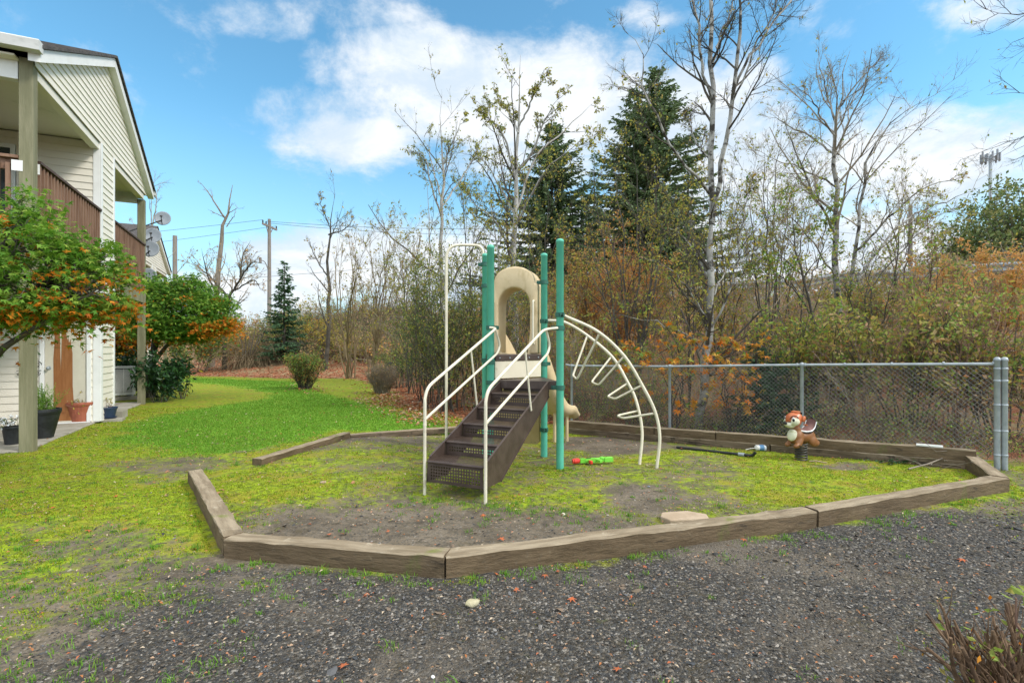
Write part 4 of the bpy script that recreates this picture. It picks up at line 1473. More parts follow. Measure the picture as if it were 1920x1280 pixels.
# ------------------------------------------------------------------ leafy evergreen shrubs and clipped bushes
def leafy_shrub(name, label, base, shape, nst, leafmats, nleaf, size, seed, cat='shrub', group=None, twig='twig_dark', width=.5, top_mat=None, leafy=(0.25, 1), spreadk=1., stem_r=.010, count=(6, 6), up=.10, lean=.55):
    """many-stemmed shrub: shape = (half width, half depth, height)"""
    rg = np.random.default_rng(seed)
    root = thing(name, label, cat, base, 0, group)
    hx, hy, h = shape
    th = rg.uniform(0, 2 * np.pi, nst)
    r = rg.uniform(0, 1, nst) ** .5
    s = np.array(base) + np.stack([np.cos(th) * r * hx * .35, np.sin(th) * r * hy * .35, np.full(nst, -.03)], 1)
    d = np.stack([np.cos(th) * r * hx * lean * 1.6 / h, np.sin(th) * r * hy * lean * 1.6 / h, np.ones(nst)], 1)
    A = grow(s, d, h * rg.uniform(.72, 1.05, nst), 8, .10, .02, rg)
    RA = np.linspace(1, .3, 8)[None] * rg.uniform(.6, 1.2, nst)[:, None] * stem_r
    m = M().add(*tubes(A, RA, 5))
    B, RB_ = offshoots(A, RA, count[0], .18, 1, (.4, 1.0), .34 * spreadk, rg, 5, .14, up, .6, .003)
    m.add(*tubes(B, RB_, 3))
    D, RD = offshoots(B, RB_, count[1], .1, 1, (.4, 1.0), .5, rg, 4, .14, up, .6, .0022, .5, .07)
    m.add(*tubes(D, RD, 3))
    m.build('stems', MT[twig], root)
    m = M()
    mats = []
    for lm, fr in leafmats:
        c = along(D, int(nleaf * fr), leafy[0], leafy[1], rg)
        if top_mat is not None and lm in top_mat:
            c = c[rg.uniform(size=len(c)) < np.clip((c[:, 2] - base[2] - top_mat[lm][0] * h) / (top_mat[lm][1] * h), .05, 1)]
        m.add(*leaves(c + rg.normal(0, size * .5, c.shape), size, .35, width, .12, rg), len(mats))
        mats.append(MT[lm])
    m.build('foliage', mats, root)
    return root


def base_at(px, py):
    p = G(px, py)
    return p


for px, py, hx, h, lab, sd, n in ((300, 768, .42, 1.15, 'glossy dark evergreen shrub right of the far porch post', 31, 1500), (238, 762, .6, 1.2, 'glossy dark evergreen shrub left of the far porch post, by the air conditioner', 32, 1300)):
    b = P(px, 700, 13.2 if px > 260 else 14.2)
    b[2] = gz1(b[0], b[1])
    leafy_shrub('rhododendron', lab, b, (hx, .6, h), 16, [('leaf_rhodo', 1)], n, .17, sd, width=.34, group='evergreen shrubs by the far post', leafy=(.5, 1))
b = base_at(343, 748)
leafy_shrub('small_shrub', 'small nearly bare shrub with a few yellow leaves on the mossy lawn island', b, (.28, .28, .75), 7, [('leaf_yellow', .4), ('leaf_rhodo', .6)], 60, .13, 33, width=.36, leafy=(.5, 1))
# clipped bush: upright box of leaves, fuller and wider at its top
b = base_at(572, 729)
leafy_shrub('clipped_bush', 'boxy clipped bush alone at the bright lawn edge, green top and bare stems below', b, (.56, .5, 1.2), 70,
            [('leaf_green', .55), ('leaf_dkgreen', .25), ('leaf_rust', .2)], 10500, .055, 34, top_mat={'leaf_green': (.35, .45), 'leaf_dkgreen': (.05, .5)}, lean=.36, count=(8, 7), spreadk=.62)
b = base_at(716, 738)
leafy_shrub('clipped_hedge', 'low brown clipped hedge block, leafless, beside the leaf strewn slope', b, (.55, .5, .84), 90, [('leaf_brown', .8), ('leaf_rust', .2)], 1800, .04, 35, twig='twig', lean=.42, count=(10, 7))

# ------------------------------------------------------------------ trees beyond the fence


def LP(pts, d):
    """limb through photo pixels at depth d, or a list of depths"""
    ds = d if isinstance(d, (list, tuple)) else [d] * len(pts)
    return [P(a[0], a[1], e) for a, e in zip(pts, ds)]


def rooted(pts, d):
    l = LP(pts, d)
    l[0] = np.array((l[0][0], l[0][1], gz1(l[0][0], l[0][1]) - .1))
    return l


d = 9.3
broadleaf('alder_tree', 'tall forked grey barked alder just behind the fence, its crown cut by the picture top',
          [(rooted([(1310, 820), (1322, 690), (1330, 560), (1333, 440), (1336, 360)], d), .125, .088),
           (LP([(1336, 375), (1337, 270), (1336, 180), (1333, 80), (1332, -30), (1330, -170)], [d, d, d, d + .1, d + .2, d + .2]), .086, .035),
           (LP([(1335, 420), (1352, 310), (1368, 220), (1380, 130), (1390, 30), (1394, -110)], [d, d - .05, d - .1, d - .2, d - .3, d - .4]), .074, .028),
           (LP([(1376, 170), (1398, 118), (1440, 62), (1482, 0), (1525, -70)], [d - .1, d - .1, d, d + .2, d + .3]), .040, .013),
           (LP([(1372, 195), (1392, 150), (1420, 80), (1450, 20), (1470, -60)], [d - .1, d - .3, d - .5, d - .6, d - .7]), .030, .012),
           (LP([(1336, 190), (1316, 130), (1305, 60), (1298, -20), (1280, -120)], [d, d - .2, d - .3, d - .4, d - .4]), .042, .018),
           (LP([(1336, 120), (1350, 70), (1370, 20), (1378, -40)], [d, d + .2, d + .3, d + .3]), .03, .012),
           (LP([(1330, 363), (1296, 322), (1255, 272), (1226, 205), (1206, 148), (1206, 90), (1172, 60)], [d, d - .3, d - .5, d - .7, d - .8, d - .8, d - .9]), .046, .010),
           (LP([(1332, 300), (1306, 268), (1292, 228), (1278, 215)], [d, d + .3, d + .5, d + .6]), .028, .010),
           (LP([(1330, 620), (1360, 570), (1378, 500), (1390, 440), (1400, 360)], [d, d - .2, d - .3, d - .3, d - .4]), .034, .012),
           (LP([(1326, 600), (1290, 540), (1250, 500), (1200, 480)], [d, d - .4, d - .7, d - .8]), .03, .008),
           (LP([(1328, 520), (1300, 470), (1265, 430), (1220, 420)], [d, d + .3, d + .7, d + .9]), .03, .008),
           (LP([(1326, 660), (1270, 620), (1210, 600), (1150, 590)], [d, d - .3, d - .5, d - .5]), .024, .006),
           (LP([(1330, 560), (1370, 500), (1420, 470), (1470, 440)], [d, d + .4, d + .8, d + 1]), .026, .007)],
          41, 'bark_alder', 'twig_dark', [('leaf_olive', .72), ('leaf_yellow', .18), ('leaf_green', .10)], 4600, .062, counts=(10, 7, 6), lr=(.30, .42, .45), zmax=7.2, rscale=.62, group='tall trees beyond the fence', wig=.13)
d = 12.5
broadleaf('birch_tree', 'wide spreading sparsely leaved tree on the bank right of the tall forked alder',
          [(rooted([(1562, 720), (1566, 600), (1568, 500), (1570, 400), (1566, 300), (1567, 230), (1578, 160), (1594, 95)], d), .135, .022),
           (rooted([(1590, 690), (1600, 500), (1610, 400), (1625, 310), (1655, 250), (1700, 205), (1730, 165)], [d - .3, d - .3, d - .3, d - .4, d - .5, d - .6, d - .7]), .085, .013),
           (LP([(1568, 440), (1538, 385), (1502, 310), (1475, 235), (1460, 200)], [d, d - .4, d - .7, d - .9, d - 1]), .05, .012),
           (LP([(1566, 296), (1530, 262), (1482, 237), (1440, 212)], [d, d + .3, d + .5, d + .7]), .04, .010),
           (LP([(1567, 256), (1536, 214), (1520, 182), (1490, 164)], [d, d - .3, d - .4, d - .5]), .035, .010),
           (LP([(1566, 350), (1510, 318), (1455, 300), (1415, 290)], [d, d - .6, d - 1., d - 1.2]), .035, .010),
           (LP([(1567, 232), (1550, 172), (1534, 92)], [d, d + .2, d + .4]), .035, .010),
           (LP([(1570, 205), (1612, 150), (1662, 98)], [d, d - .2, d - .3]), .032, .010),
           (LP([(1572, 290), (1590, 220), (1600, 180), (1640, 140)], [d, d + .5, d + .8, d + .9]), .035, .010),
           (LP([(1605, 470), (1665, 410), (1740, 350), (1800, 335)], [d - .3, d - .8, d - 1.2, d - 1.5]), .045, .010),
           (LP([(1600, 540), (1681, 425), (1718, 397), (1766, 380), (1842, 350)], [d - .3, d, d + .2, d + .4, d + .6]), .05, .010),
           (LP([(1590, 600), (1650, 520), (1700, 460), (1760, 400)], [d - .3, d - 1, d - 1.4, d - 1.8]), .04, .010),
           (LP([(1566, 520), (1520, 450), (1470, 400), (1430, 380)], [d, d - .5, d - .9, d - 1.2]), .035, .008)],
          42, 'bark_alder', 'twig', [('leaf_olive', .7), ('leaf_green', .18), ('leaf_yellow', .12)], 4200, .072, counts=(10, 7, 6), lr=(.38, .42, .45), zmax=6.0, rscale=.66, group='tall trees beyond the fence', wig=.13)
d = 10.3
broadleaf('slender_tree', 'slender dark stemmed tree leaning left between the two largest trees',
          [(rooted([(1548, 700), (1528, 610), (1510, 540), (1495, 470), (1484, 400), (1480, 350)], d), .042, .012), (LP([(1527, 605), (1500, 560), (1465, 520), (1430, 500)], [d, d - .2, d - .3, d - .4]), .022, .007),
           (LP([(1512, 548), (1535, 490), (1545, 430), (1552, 380)], [d, d + .2, d + .3, d + .4]), .02, .007)],
          43, 'bark_dark', 'twig_dark', [('leaf_green', .55), ('leaf_olive', .45)], 1400, .07, counts=(8, 5, 4), group='tall trees beyond the fence')
d = 18
broadleaf('alder_tree', 'tall straight alder with a spike top behind the cream arch of the playground',
          [(rooted([(962, 640), (964, 480), (967, 380), (972, 280), (975, 180), (976, 103)], d), .17, .022),
           (LP([(967, 345), (945, 255), (918, 222), (909, 190)], [d, d - .5, d - .8, d - .9]), .06, .016), (LP([(972, 250), (957, 215), (945, 200), (932, 180)], [d, d + .4, d + .6, d + .7]), .04, .014),
           (LP([(974, 235), (992, 200), (1003, 165), (1022, 150)], [d, d - .3, d - .5, d - .6]), .045, .014), (LP([(969, 325), (1000, 285), (1018, 230), (1052, 178)], [d, d - .6, d - .9, d - 1.1]), .06, .014),
           (LP([(964, 400), (1010, 285), (1052, 253), (1090, 215), (1118, 188)], [d, d + .6, d + .9, d + 1.1, d + 1.3]), .06, .012), (LP([(964, 430), (1010, 340), (1065, 280), (1110, 262)], [d, d - 1, d - 1.6, d - 2]), .05, .012),
           (LP([(964, 400), (935, 345), (905, 300), (885, 285)], [d, d + .5, d + .9, d + 1.2]), .05, .012), (LP([(962, 480), (930, 420), (890, 380), (860, 370)], [d, d - .8, d - 1.2, d - 1.4]), .05, .012),
           (rooted([(940, 640), (935, 480), (925, 400), (900, 340)], d - 1), .06, .015)],
          44, 'bark_pale', 'twig_dark', [('leaf_olive', .8), ('leaf_dkgreen', .2)], 3600, .10, counts=(8, 6, 5), lr=(.34, .42, .45), group='tall trees beyond the fence', rmin=.006, wig=.14)
d = 21
broadleaf('alder_tree', 'thinner straight alder with upswept branches left of the sliding pole',
          [(rooted([(826, 620), (829, 450), (830, 340), (829, 250), (829, 178)], d), .15, .018), (LP([(828, 410), (806, 340), (797, 295), (765, 280)], [d, d - .6, d - .9, d - 1.2]), .055, .012),
           (LP([(829, 380), (814, 320), (800, 270), (795, 255)], [d, d + .5, d + .8, d + 1]), .045, .012), (LP([(830, 310), (850, 262), (868, 220)], [d, d - .4, d - .6]), .045, .012),
           (LP([(830, 385), (872, 325), (908, 252)], [d, d + .7, d + 1.1]), .05, .012), (rooted([(806, 640), (806, 480), (806, 400), (795, 320)], d - 1), .055, .015)],
          45, 'bark_pale', 'twig_dark', [('leaf_olive', .9), ('leaf_dkgreen', .1)], 1500, .09, counts=(8, 6, 4), lr=(.34, .42, .45), group='tall trees beyond the fence', rmin=.006, wig=.14)
d = 26
broadleaf('bare_tree', 'single thin bare tree rising above the brush right of the small spruce',
          [(rooted([(610, 700), (617, 600), (615, 500), (618, 440), (624, 390), (629, 362)], d), .15, .02), (LP([(616, 440), (645, 430), (668, 405)], [d, d - .5, d - .8]), .05, .012), (LP([(617, 420), (604, 390), (598, 370)], d), .04, .012),
           (LP([(616, 520), (590, 480), (575, 440)], [d, d + .5, d + .8]), .05, .012)],
          46, 'bark_dark', 'twig_dark', [('leaf_yellow', 1)], 130, .13, counts=(7, 6, 5), lr=(.3, .42, .45), group='tall trees beyond the fence', rmin=.007, leaf_t=(0, 1))
d = 33
broadleaf('dead_tree', 'broken dead tree trunk leaning right with one bare branch, above the rounded maple',
          [(rooted([(396, 575), (410, 490), (420, 430), (430, 388), (436, 347)], d), .27, .085), (LP([(424, 412), (406, 386), (392, 362), (370, 337)], [d, d - .4, d - .6, d - .8]), .07, .018),
           (LP([(412, 395), (400, 375), (396, 352)], [d - .3, d - .2, d]), .035, .012), (LP([(425, 410), (405, 400), (388, 392)], d), .04, .012), (LP([(429, 400), (442, 392), (452, 390)], d), .035, .012), (LP([(424, 425), (438, 405), (442, 395)], d), .04, .015)],
          47, 'bark_dead', 'twig', [], 0, .1, counts=(2, 2, 2), lr=(.14, .4, .4), trange=.45, rmin=.010)
d = 30
broadleaf('bare_fruit_tree', 'low wide bare tree with crooked boughs beside the dead trunk',
          [(rooted([(420, 640), (422, 585), (440, 540), (455, 515)], d), .17, .09), (LP([(440, 540), (465, 500), (485, 492), (500, 497)], [d, d - .5, d - .8, d - 1]), .08, .02), (LP([(430, 560), (395, 520), (370, 500), (350, 480)], [d, d + .5, d + 1, d + 1.4]), .09, .02),
           (LP([(450, 520), (455, 480), (470, 450)], d), .06, .02), (LP([(425, 575), (400, 540), (385, 500), (378, 465)], [d, d - 1, d - 1.5, d - 2]), .08, .02), (LP([(440, 545), (475, 525), (490, 545)], d), .06, .02)],
          48, 'bark_dark', 'twig', [('leaf_rust', 1)], 350, .12, counts=(9, 7, 5), lr=(.42, .45, .45), rmin=.008, trange=.1)
d = 38
broadleaf('bare_tree', 'thin bare tree top showing above the roof of the farther building',
          [(rooted([(278, 620), (280, 470), (283, 400), (284, 335)], d), .16, .03), (LP([(281, 440), (292, 390), (297, 345)], d), .07, .02), (LP([(281, 460), (262, 430), (240, 412)], d), .06, .02)],
          49, 'bark_pale', 'twig', [], 0, .1, counts=(7, 5, 4), lr=(.3, .42, .45), rmin=.009, group='tall trees beyond the fence')
for px, sd, dd, lab, tips in ((655, 50, 23, 'clump of tan upright stems above the leaf litter, right of the thin bare tree', [(630, 430), (650, 410), (668, 420), (690, 440), (640, 470), (676, 470), (610, 520), (700, 500)]),
                              (700, 51, 21, 'clump of tan upright stems behind the brown clipped hedge', [(690, 430), (715, 400), (735, 410), (750, 450), (700, 470), (765, 480), (680, 520), (725, 450)]),
                              (760, 56, 19, 'clump of thin upright stems left of the sliding pole', [(745, 440), (765, 420), (785, 430), (800, 470), (755, 480), (775, 500), (735, 520)])):
    limbs = []
    rr = np.random.default_rng(sd)
    for k, (tx, ty) in enumerate(tips):
        b0 = P(px + rr.normal(0, 6), 690, dd + rr.normal(0, .3))
        t0 = P(tx, ty, dd + rr.normal(0, 1.2))
        z0 = gz1(b0[0], b0[1]) - .05
        b0[2] = z0
        mid = b0 * .55 + t0 * .45 + np.array((rr.normal(0, .2), 0, .4))
        limbs.append(([b0, mid, t0], .045, .010))
    broadleaf('sapling_clump', lab, limbs, sd, 'twig_tan', 'twig_tan', [('leaf_yellow', .6), ('leaf_olive', .4)], 520, .095, counts=(8, 5, 4), lr=(.26, .45, .45), ang=(.3, .7), up=.12, rmin=.006, group='clumps of bare saplings')

# tree outside the frame on the right whose twigs hang into the top corner
d = 7
broadleaf('overhanging_tree', 'bare twigs hanging into the top right corner from a tree at the right',
          [([np.array((9.6, 6.4, gz1(9.6, 6.4) - .1)), np.array((9.5, 6.4, 2.5)), np.array((9.3, 6.5, 5.0)), np.array((9.3, 6.5, 7.5))], .16, .06),
           ([np.array((9.4, 6.4, 4.0)), P(2010, 235, 6.8), P(1925, 270, 6.9), P(1880, 292, 7)], .035, .006), ([np.array((9.4, 6.4, 4.3)), P(2000, 220, 6.7), P(1920, 262, 6.8), P(1870, 270, 7), P(1840, 285, 7)], .03, .005),
           ([np.array((9.3, 6.4, 5.6)), P(2010, 120, 6.5), P(1925, 178, 6.6), P(1850, 178, 6.7)], .03, .005), ([np.array((9.3, 6.5, 6.2)), P(1990, 20, 6.6), P(1900, 20, 6.7), P(1830, 12, 6.8)], .03, .005),
           ([np.array((9.3, 6.5, 6.0)), P(1980, 60, 6.6), P(1910, 70, 6.7), P(1870, 110, 6.8)], .025, .005)],
          52, 'bark_dark', 'twig_dark', [('leaf_olive', 1)], 70, .06, counts=(8, 5, 4), lr=(.24, .42, .42), rmin=.0028)


# ------------------------------------------------------------------ conifers
def conifer(name, label, px, ytop, d, hw, seed, mat='needle', z0=None, density=1., group='conifers beyond the fence', spray=.34, bare=.06, loc=None, ragged=.25):
    rg = np.random.default_rng(seed)
    t = P(px, ytop, d)
    zb = gz1(t[0], t[1]) if z0 is None else z0
    base = np.array((t[0], t[1], zb))
    h = t[2] - zb
    root = thing(name, label, 'conifer', base, 0, group)
    M().tube([base - (0, 0, .2), base + (0, 0, h * .5), base + (0, 0, h * .995)], [h * .013 + .02, h * .008 + .01, .012], 7).build('trunk', MT['bark_dark'], root, smooth=True)
    n = int(density * 34 * h / max(hw, .5) ** .5)
    f = bare + (1 - bare) * rg.uniform(0, 1, n) ** 1.25
    f = np.sort(f)
    L = hw * ((1 - f) ** .82 * 1.02 + .02) * rg.uniform(1 - ragged * 1.6, 1 + ragged * .6, n)
    L = np.where(rg.uniform(size=n) < .10, L * .5, L)
    th = rg.uniform(0, 2 * np.pi, n)
    K = 6
    tt = np.linspace(0, 1, K)
    lift = (.18 - .55 * (1 - f))[:, None] * L[:, None]
    r = tt[None] * L[:, None]
    zz = base[2] + h * f[:, None] + lift * tt[None] ** 1.4 + .18 * L[:, None] * tt[None] ** 3
    A = np.stack([base[0] + np.cos(th)[:, None] * r, base[1] + np.sin(th)[:, None] * r, zz], 2)
    m = M().add(*tubes(A, np.linspace(1, .25, K)[None] * (L[:, None] * .012 + .004), 3), 0)
    # sprays of needles hang from every branch, longer near the middle
    per = np.maximum(3, (density * 5.2 * L / spray).astype(int))
    idx = np.repeat(np.arange(n), per)
    u = rg.uniform(.08, 1.02, len(idx))
    i0 = np.minimum((u * (K - 1)).astype(int), K - 2)
    fr = (u * (K - 1) - i0)[:, None]
    c = A[idx, i0] * (1 - fr) + A[idx, i0 + 1] * fr
    tan = norm(A[idx, -1] - A[idx, 0])
    sd_ = np.cross(tan, (0, 0, 1.))
    sg = rg.choice([-1., 1.], len(idx))[:, None]
    a = norm(tan * rg.uniform(.3, 1.0, (len(idx), 1)) + sd_ * sg * rg.uniform(.1, .9, (len(idx), 1)) + np.array((0, 0, 1.)) * rg.uniform(-.75, .05, (len(idx), 1)))
    w = norm(np.cross(a, rg.normal(size=a.shape)))
    s = spray * rg.uniform(.55, 1.25, (len(idx), 1)) * np.clip(1.15 - .4 * u[:, None], .5, 1.2)
    wd = s * .17
    v = np.stack([c - w * wd * .4, c + a * s * .5 - w * wd, c + a * s, c + a * s * .5 + w * wd], 1).reshape(-1, 3)
    m.add(v, np.arange(4 * len(idx)).reshape(-1, 4), 1)
    m.build('crown', [MT['twig_dark'], MT[mat]], root)
    return root


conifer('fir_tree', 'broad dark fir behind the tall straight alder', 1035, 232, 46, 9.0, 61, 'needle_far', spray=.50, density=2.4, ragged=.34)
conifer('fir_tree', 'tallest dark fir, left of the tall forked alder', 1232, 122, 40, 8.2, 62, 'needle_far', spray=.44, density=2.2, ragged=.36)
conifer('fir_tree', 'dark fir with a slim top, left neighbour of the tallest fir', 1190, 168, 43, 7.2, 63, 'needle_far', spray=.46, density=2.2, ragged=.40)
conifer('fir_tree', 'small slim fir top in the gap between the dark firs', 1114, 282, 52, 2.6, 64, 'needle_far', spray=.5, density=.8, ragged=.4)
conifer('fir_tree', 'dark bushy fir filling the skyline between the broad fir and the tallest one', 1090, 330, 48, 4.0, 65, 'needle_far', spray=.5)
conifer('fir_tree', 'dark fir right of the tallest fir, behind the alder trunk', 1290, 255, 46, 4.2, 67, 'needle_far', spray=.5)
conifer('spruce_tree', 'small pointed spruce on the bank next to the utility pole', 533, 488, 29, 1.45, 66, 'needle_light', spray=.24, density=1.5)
conifer('spruce_tree', 'little dark spruce right behind the fence, below the orange maple leaves', 1418, 640, 9.0, .85, 68, 'needle', spray=.12, density=1.7, bare=.02)
conifer('spruce_tree', 'low dark spruce behind the fence, left of the spring rider', 1455, 668, 8.8, .95, 69, 'needle', spray=.12, density=1.7, bare=.02)

# far evergreen broadleaf trees on the right skyline
for px, yt, dd, hw, sd, lab in ((1865, 330, 42, 3.6, 71, 'dark round tree on the right skyline below the mobile mast'), (1925, 320, 38, 3.4, 72, 'dark tree at the right edge of the picture behind the orange bush'), (1810, 400, 45, 3.0, 73, 'lower grey green tree left of the dark skyline trees')):
    t = P(px, yt, dd)
    zb = gz1(t[0], t[1])
    h = t[2] - zb
    rg = np.random.default_rng(sd)
    root = thing('skyline_tree', lab, 'tree', (t[0], t[1], zb), 0, 'trees on the right skyline')
    M().tube([(t[0], t[1], zb - .2), (t[0] + .1, t[1], zb + h * .5), (t[0], t[1], zb + h * .85)], [.22, .14, .04], 8).build('trunk', MT['bark_dark'], root, smooth=True)
    pts, ci, _ = cluster_crown((t[0], t[1], zb + h * .42), hw, hw, h * .56, h * .36, 260, 26, rg, .50, .3)
    m = M().add(*leaves(pts, .32, .3, .55, .1, rg), 1)
    cc = np.array([pts[ci == k].mean(0) for k in range(260)])
    s0 = np.array((t[0], t[1], zb + h * .3)) + rg.normal(0, .1, cc.shape)
    tw = np.stack([s0, s0 * .5 + cc * .5 + rg.normal(0, .2, cc.shape), cc], 1)
    m.add(*tubes(tw, np.full((260, 3), .02), 3), 0)
    m.build('crown', [MT['twig_dark'], MT['leaf_dkgreen']], root)

# ------------------------------------------------------------------ shrubs behind the fence and on the bank
SH = [  # px, depth, half width, height, leaf mix, leaves, size, twig, seed, label
    (800, 13.4, .72, 2.9, [('leaf_dkgreen', .75), ('leaf_olive', .25)], 5200, .062, 'twig_dark', 81, 'tall dark green shrub at the lawn edge, nearest to the brown clipped hedge'),
    (815, 11.9, .9, 3.3, [('leaf_dkgreen', .65), ('leaf_olive', .35)], 6000, .062, 'twig_dark', 82, 'tall dark shrub just left of the sliding pole'),
    (862, 12.2, 1.1, 3.7, [('leaf_dkgreen', .55), ('leaf_olive', .45)], 6000, .062, 'twig_dark', 83, 'tall olive shrub between the sliding pole and the green posts'),
    (935, 12.6, 1.0, 3.5, [('leaf_olive', .7), ('leaf_dkgreen', .3)], 4200, .065, 'twig_dark', 84, 'tall olive shrub behind the cream arch'),
    (1010, 12.2, 1.0, 3.0, [('leaf_olive', .6), ('leaf_rust', .25), ('leaf_dkgreen', .15)], 4200, .065, 'twig', 85, 'olive and rust shrub behind the two right hand green posts'),
    (748, 17.5, .75, 1.5, [('leaf_dkgreen', .6), ('leaf_green', .4)], 2600, .06, 'twig_dark', 86, 'low green shrub between the brown clipped hedge and the tall dark shrubs'),
    (1095, 15.5, 1.2, 3.3, [('leaf_yellow', .3), ('leaf_rust', .25), ('leaf_peach', .45)], 6500, .075, 'twig_tan', 87, 'tall ochre bush on the bank right of the green posts'),
    (1150, 14.5, 1.1, 3.2, [('leaf_rust', .3), ('leaf_orange', .35), ('leaf_peach', .35)], 7200, .075, 'twig_red', 88, 'rusty orange bush on the bank above the curved climber'),
    (1215, 15.0, 1.1, 2.9, [('leaf_rust', .35), ('leaf_peach', .45), ('leaf_olive', .2)], 5200, .075, 'twig', 89, 'rust and olive bush on the bank left of the alder trunk'),
    (1120, 11.2, .9, 2.0, [('leaf_olive', .45), ('leaf_mixed', .55)], 2800, .06, 'twig', 90, 'olive bush behind the loops of the climber'),
    (1195, 10.0, .75, 1.7, [('leaf_mixed', .6), ('leaf_green', .4)], 2400, .06, 'twig', 91, 'green and brown bush behind the fence at the outer end of the climber'),
    (1395, 12.0, 1.0, 1.9, [('leaf_olive', .6), ('leaf_rust', .4)], 3000, .07, 'twig', 92, 'olive bush on the bank right of the alder trunk'),
    (1480, 9.4, .8, 2.1, [('leaf_green', .4), ('leaf_olive', .6)], 2100, .082, 'twig_dark', 93, 'olive green bush behind the fence above the spring rider'),
    (1545, 9.0, .8, 1.8, [('leaf_green', .2), ('leaf_mixed', .45), ('leaf_olive', .35)], 2300, .080, 'twig_dark', 94, 'leafy bush behind the fence just right of the thin fence post'),
    (1625, 8.5, .8, 1.9, [('leaf_green', .2), ('leaf_olive', .6), ('leaf_rust', .2)], 2400, .082, 'twig_red', 95, 'leafy green bush behind the middle of the right fence panel'),
    (1705, 8.2, .8, 2.0, [('leaf_green', .2), ('leaf_mixed', .6), ('leaf_brown', .2)], 2400, .080, 'twig_dark', 96, 'leafy green bush behind the white strip on the edging'),
    (1785, 7.8, .8, 2.1, [('leaf_green', .25), ('leaf_olive', .55), ('leaf_brown', .2)], 2400, .078, 'twig_red', 97, 'leafy green bush behind the fence left of the steel corner post'),
    (1890, 7.3, .8, 2.2, [('leaf_green', .25), ('leaf_mixed', .5), ('leaf_rust', .25)], 2400, .078, 'twig_dark', 98, 'leafy bush at the right edge, behind the steel corner post'),
    (1660, 11.5, 1.1, 1.6, [('leaf_olive', .6), ('leaf_rust', .4)], 3400, .07, 'twig', 99, 'olive and brown bush higher on the bank behind the right fence panel'),
    (1755, 10.2, 1.0, 1.5, [('leaf_olive', .5), ('leaf_rust', .3), ('leaf_brown', .2)], 2400, .065, 'twig_red', 100, 'olive bush with red stems below the orange bush'),
    (1835, 10.3, .95, 2.1, [('leaf_peach', .85), ('leaf_yellow', .15)], 9000, .062, 'twig_tan', 101, 'bright orange bush on the bank near the right edge'),
    (372, 37.0, 2.2, 3.6, [('leaf_brown', .5), ('leaf_olive', .5)], 1600, .15, 'twig', 131, 'twiggy bush on the skyline left of the dead tree'),
    (432, 37.5, 2.2, 3.4, [('leaf_brown', .6), ('leaf_rust', .4)], 1400, .15, 'twig', 132, 'twiggy brown bush on the skyline right of the dead tree'),
    (486, 38.0, 2.2, 3.2, [('leaf_olive', .6), ('leaf_brown', .4)], 1400, .15, 'twig_dark', 133, 'twiggy bush on the skyline at the foot of the utility pole'),
    (565, 36.0, 2.0, 3.4, [('leaf_olive', .6), ('leaf_yellow', .4)], 1400, .15, 'twig', 134, 'twiggy bush on the skyline right of the small pointed spruce'),
    (655, 33.0, 2.0, 3.4, [('leaf_olive', .5), ('leaf_brown', .5)], 1600, .14, 'twig', 135, 'twiggy bush on the skyline behind the clump of tan stems'),
    (395, 30.5, 1.8, 3.0, [('leaf_rust', .4), ('leaf_olive', .4), ('leaf_dkgreen', .2)], 3600, .13, 'twig', 104, 'brown and olive bush on the left bank below the dead tree'),
    (440, 31.0, 1.8, 2.4, [('leaf_mixed', .6), ('leaf_brown', .4)], 3000, .12, 'twig', 105, 'brown bush behind the heap of dead canes'),
    (520, 31.5, 1.8, 2.8, [('leaf_dkgreen', .6), ('leaf_olive', .4)], 3600, .13, 'twig_dark', 106, 'dark green bush at the foot of the small pointed spruce'),
    (575, 31.0, 1.6, 2.3, [('leaf_olive', .5), ('leaf_yellow', .3), ('leaf_rust', .2)], 3000, .12, 'twig', 107, 'yellow and olive bush left of the thin bare tree'),
    (622, 28.5, 1.0, 2.0, [('leaf_yellow', .8), ('leaf_olive', .2)], 900, .13, 'twig_dark', 108, 'open bush with bright yellow leaves behind the boxy clipped bush'),
    (680, 27.0, 1.5, 2.0, [('leaf_brown', .4), ('leaf_olive', .4), ('leaf_yellow', .2)], 2400, .10, 'twig', 109, 'brown bush between the two clumps of tan stems'),
    (365, 28.5, 1.4, 2.4, [('leaf_dkgreen', .7), ('leaf_mixed', .3)], 3000, .13, 'twig_dark', 110, 'dark green bush behind the rounded maple'),
    (1262, 8.75, .55, 1.75, [('leaf_orange', .6), ('leaf_yellow', .25), ('leaf_green', .15)], 0, .16, 'twig_dark', 102, 'young maple with large orange leaves left of the alder trunk'),
    (1372, 8.7, .5, 1.75, [('leaf_orange', .75), ('leaf_yellow', .25)], 0, .16, 'twig_dark', 103, 'young maple with large orange leaves right of the alder trunk'),
]
for px, dd, hw, h, mix, nl, sz, tw, sd, lab in SH:
    t = P(px, 600, dd)
    b = np.array((t[0], t[1], gz1(t[0], t[1])))
    if nl:
        leafy_shrub('wild_shrub', lab, b, (hw, hw * .9, h), 15, mix, int(nl * .74), sz, sd, twig=tw, group='wild shrubs on the bank', stem_r=.014, count=(11, 7), spreadk=1.05, lean=.6)
    else:
        rg = np.random.default_rng(sd)
        limbs = [([b, b + (rg.normal(0, .12), rg.normal(0, .12), h * .5), b + (rg.normal(0, hw * .7), rg.normal(0, .3), h * rg.uniform(.6, 1))], .014, .005) for _ in range(6)]
        broadleaf('young_maple', lab, limbs, sd, 'twig_dark', 'twig_dark', mix, 330, sz, counts=(6, 4, 2), lr=(.34, .45, .45), leafmode='palm', rmin=.003, trange=.12, group='young orange maples', up=.02)

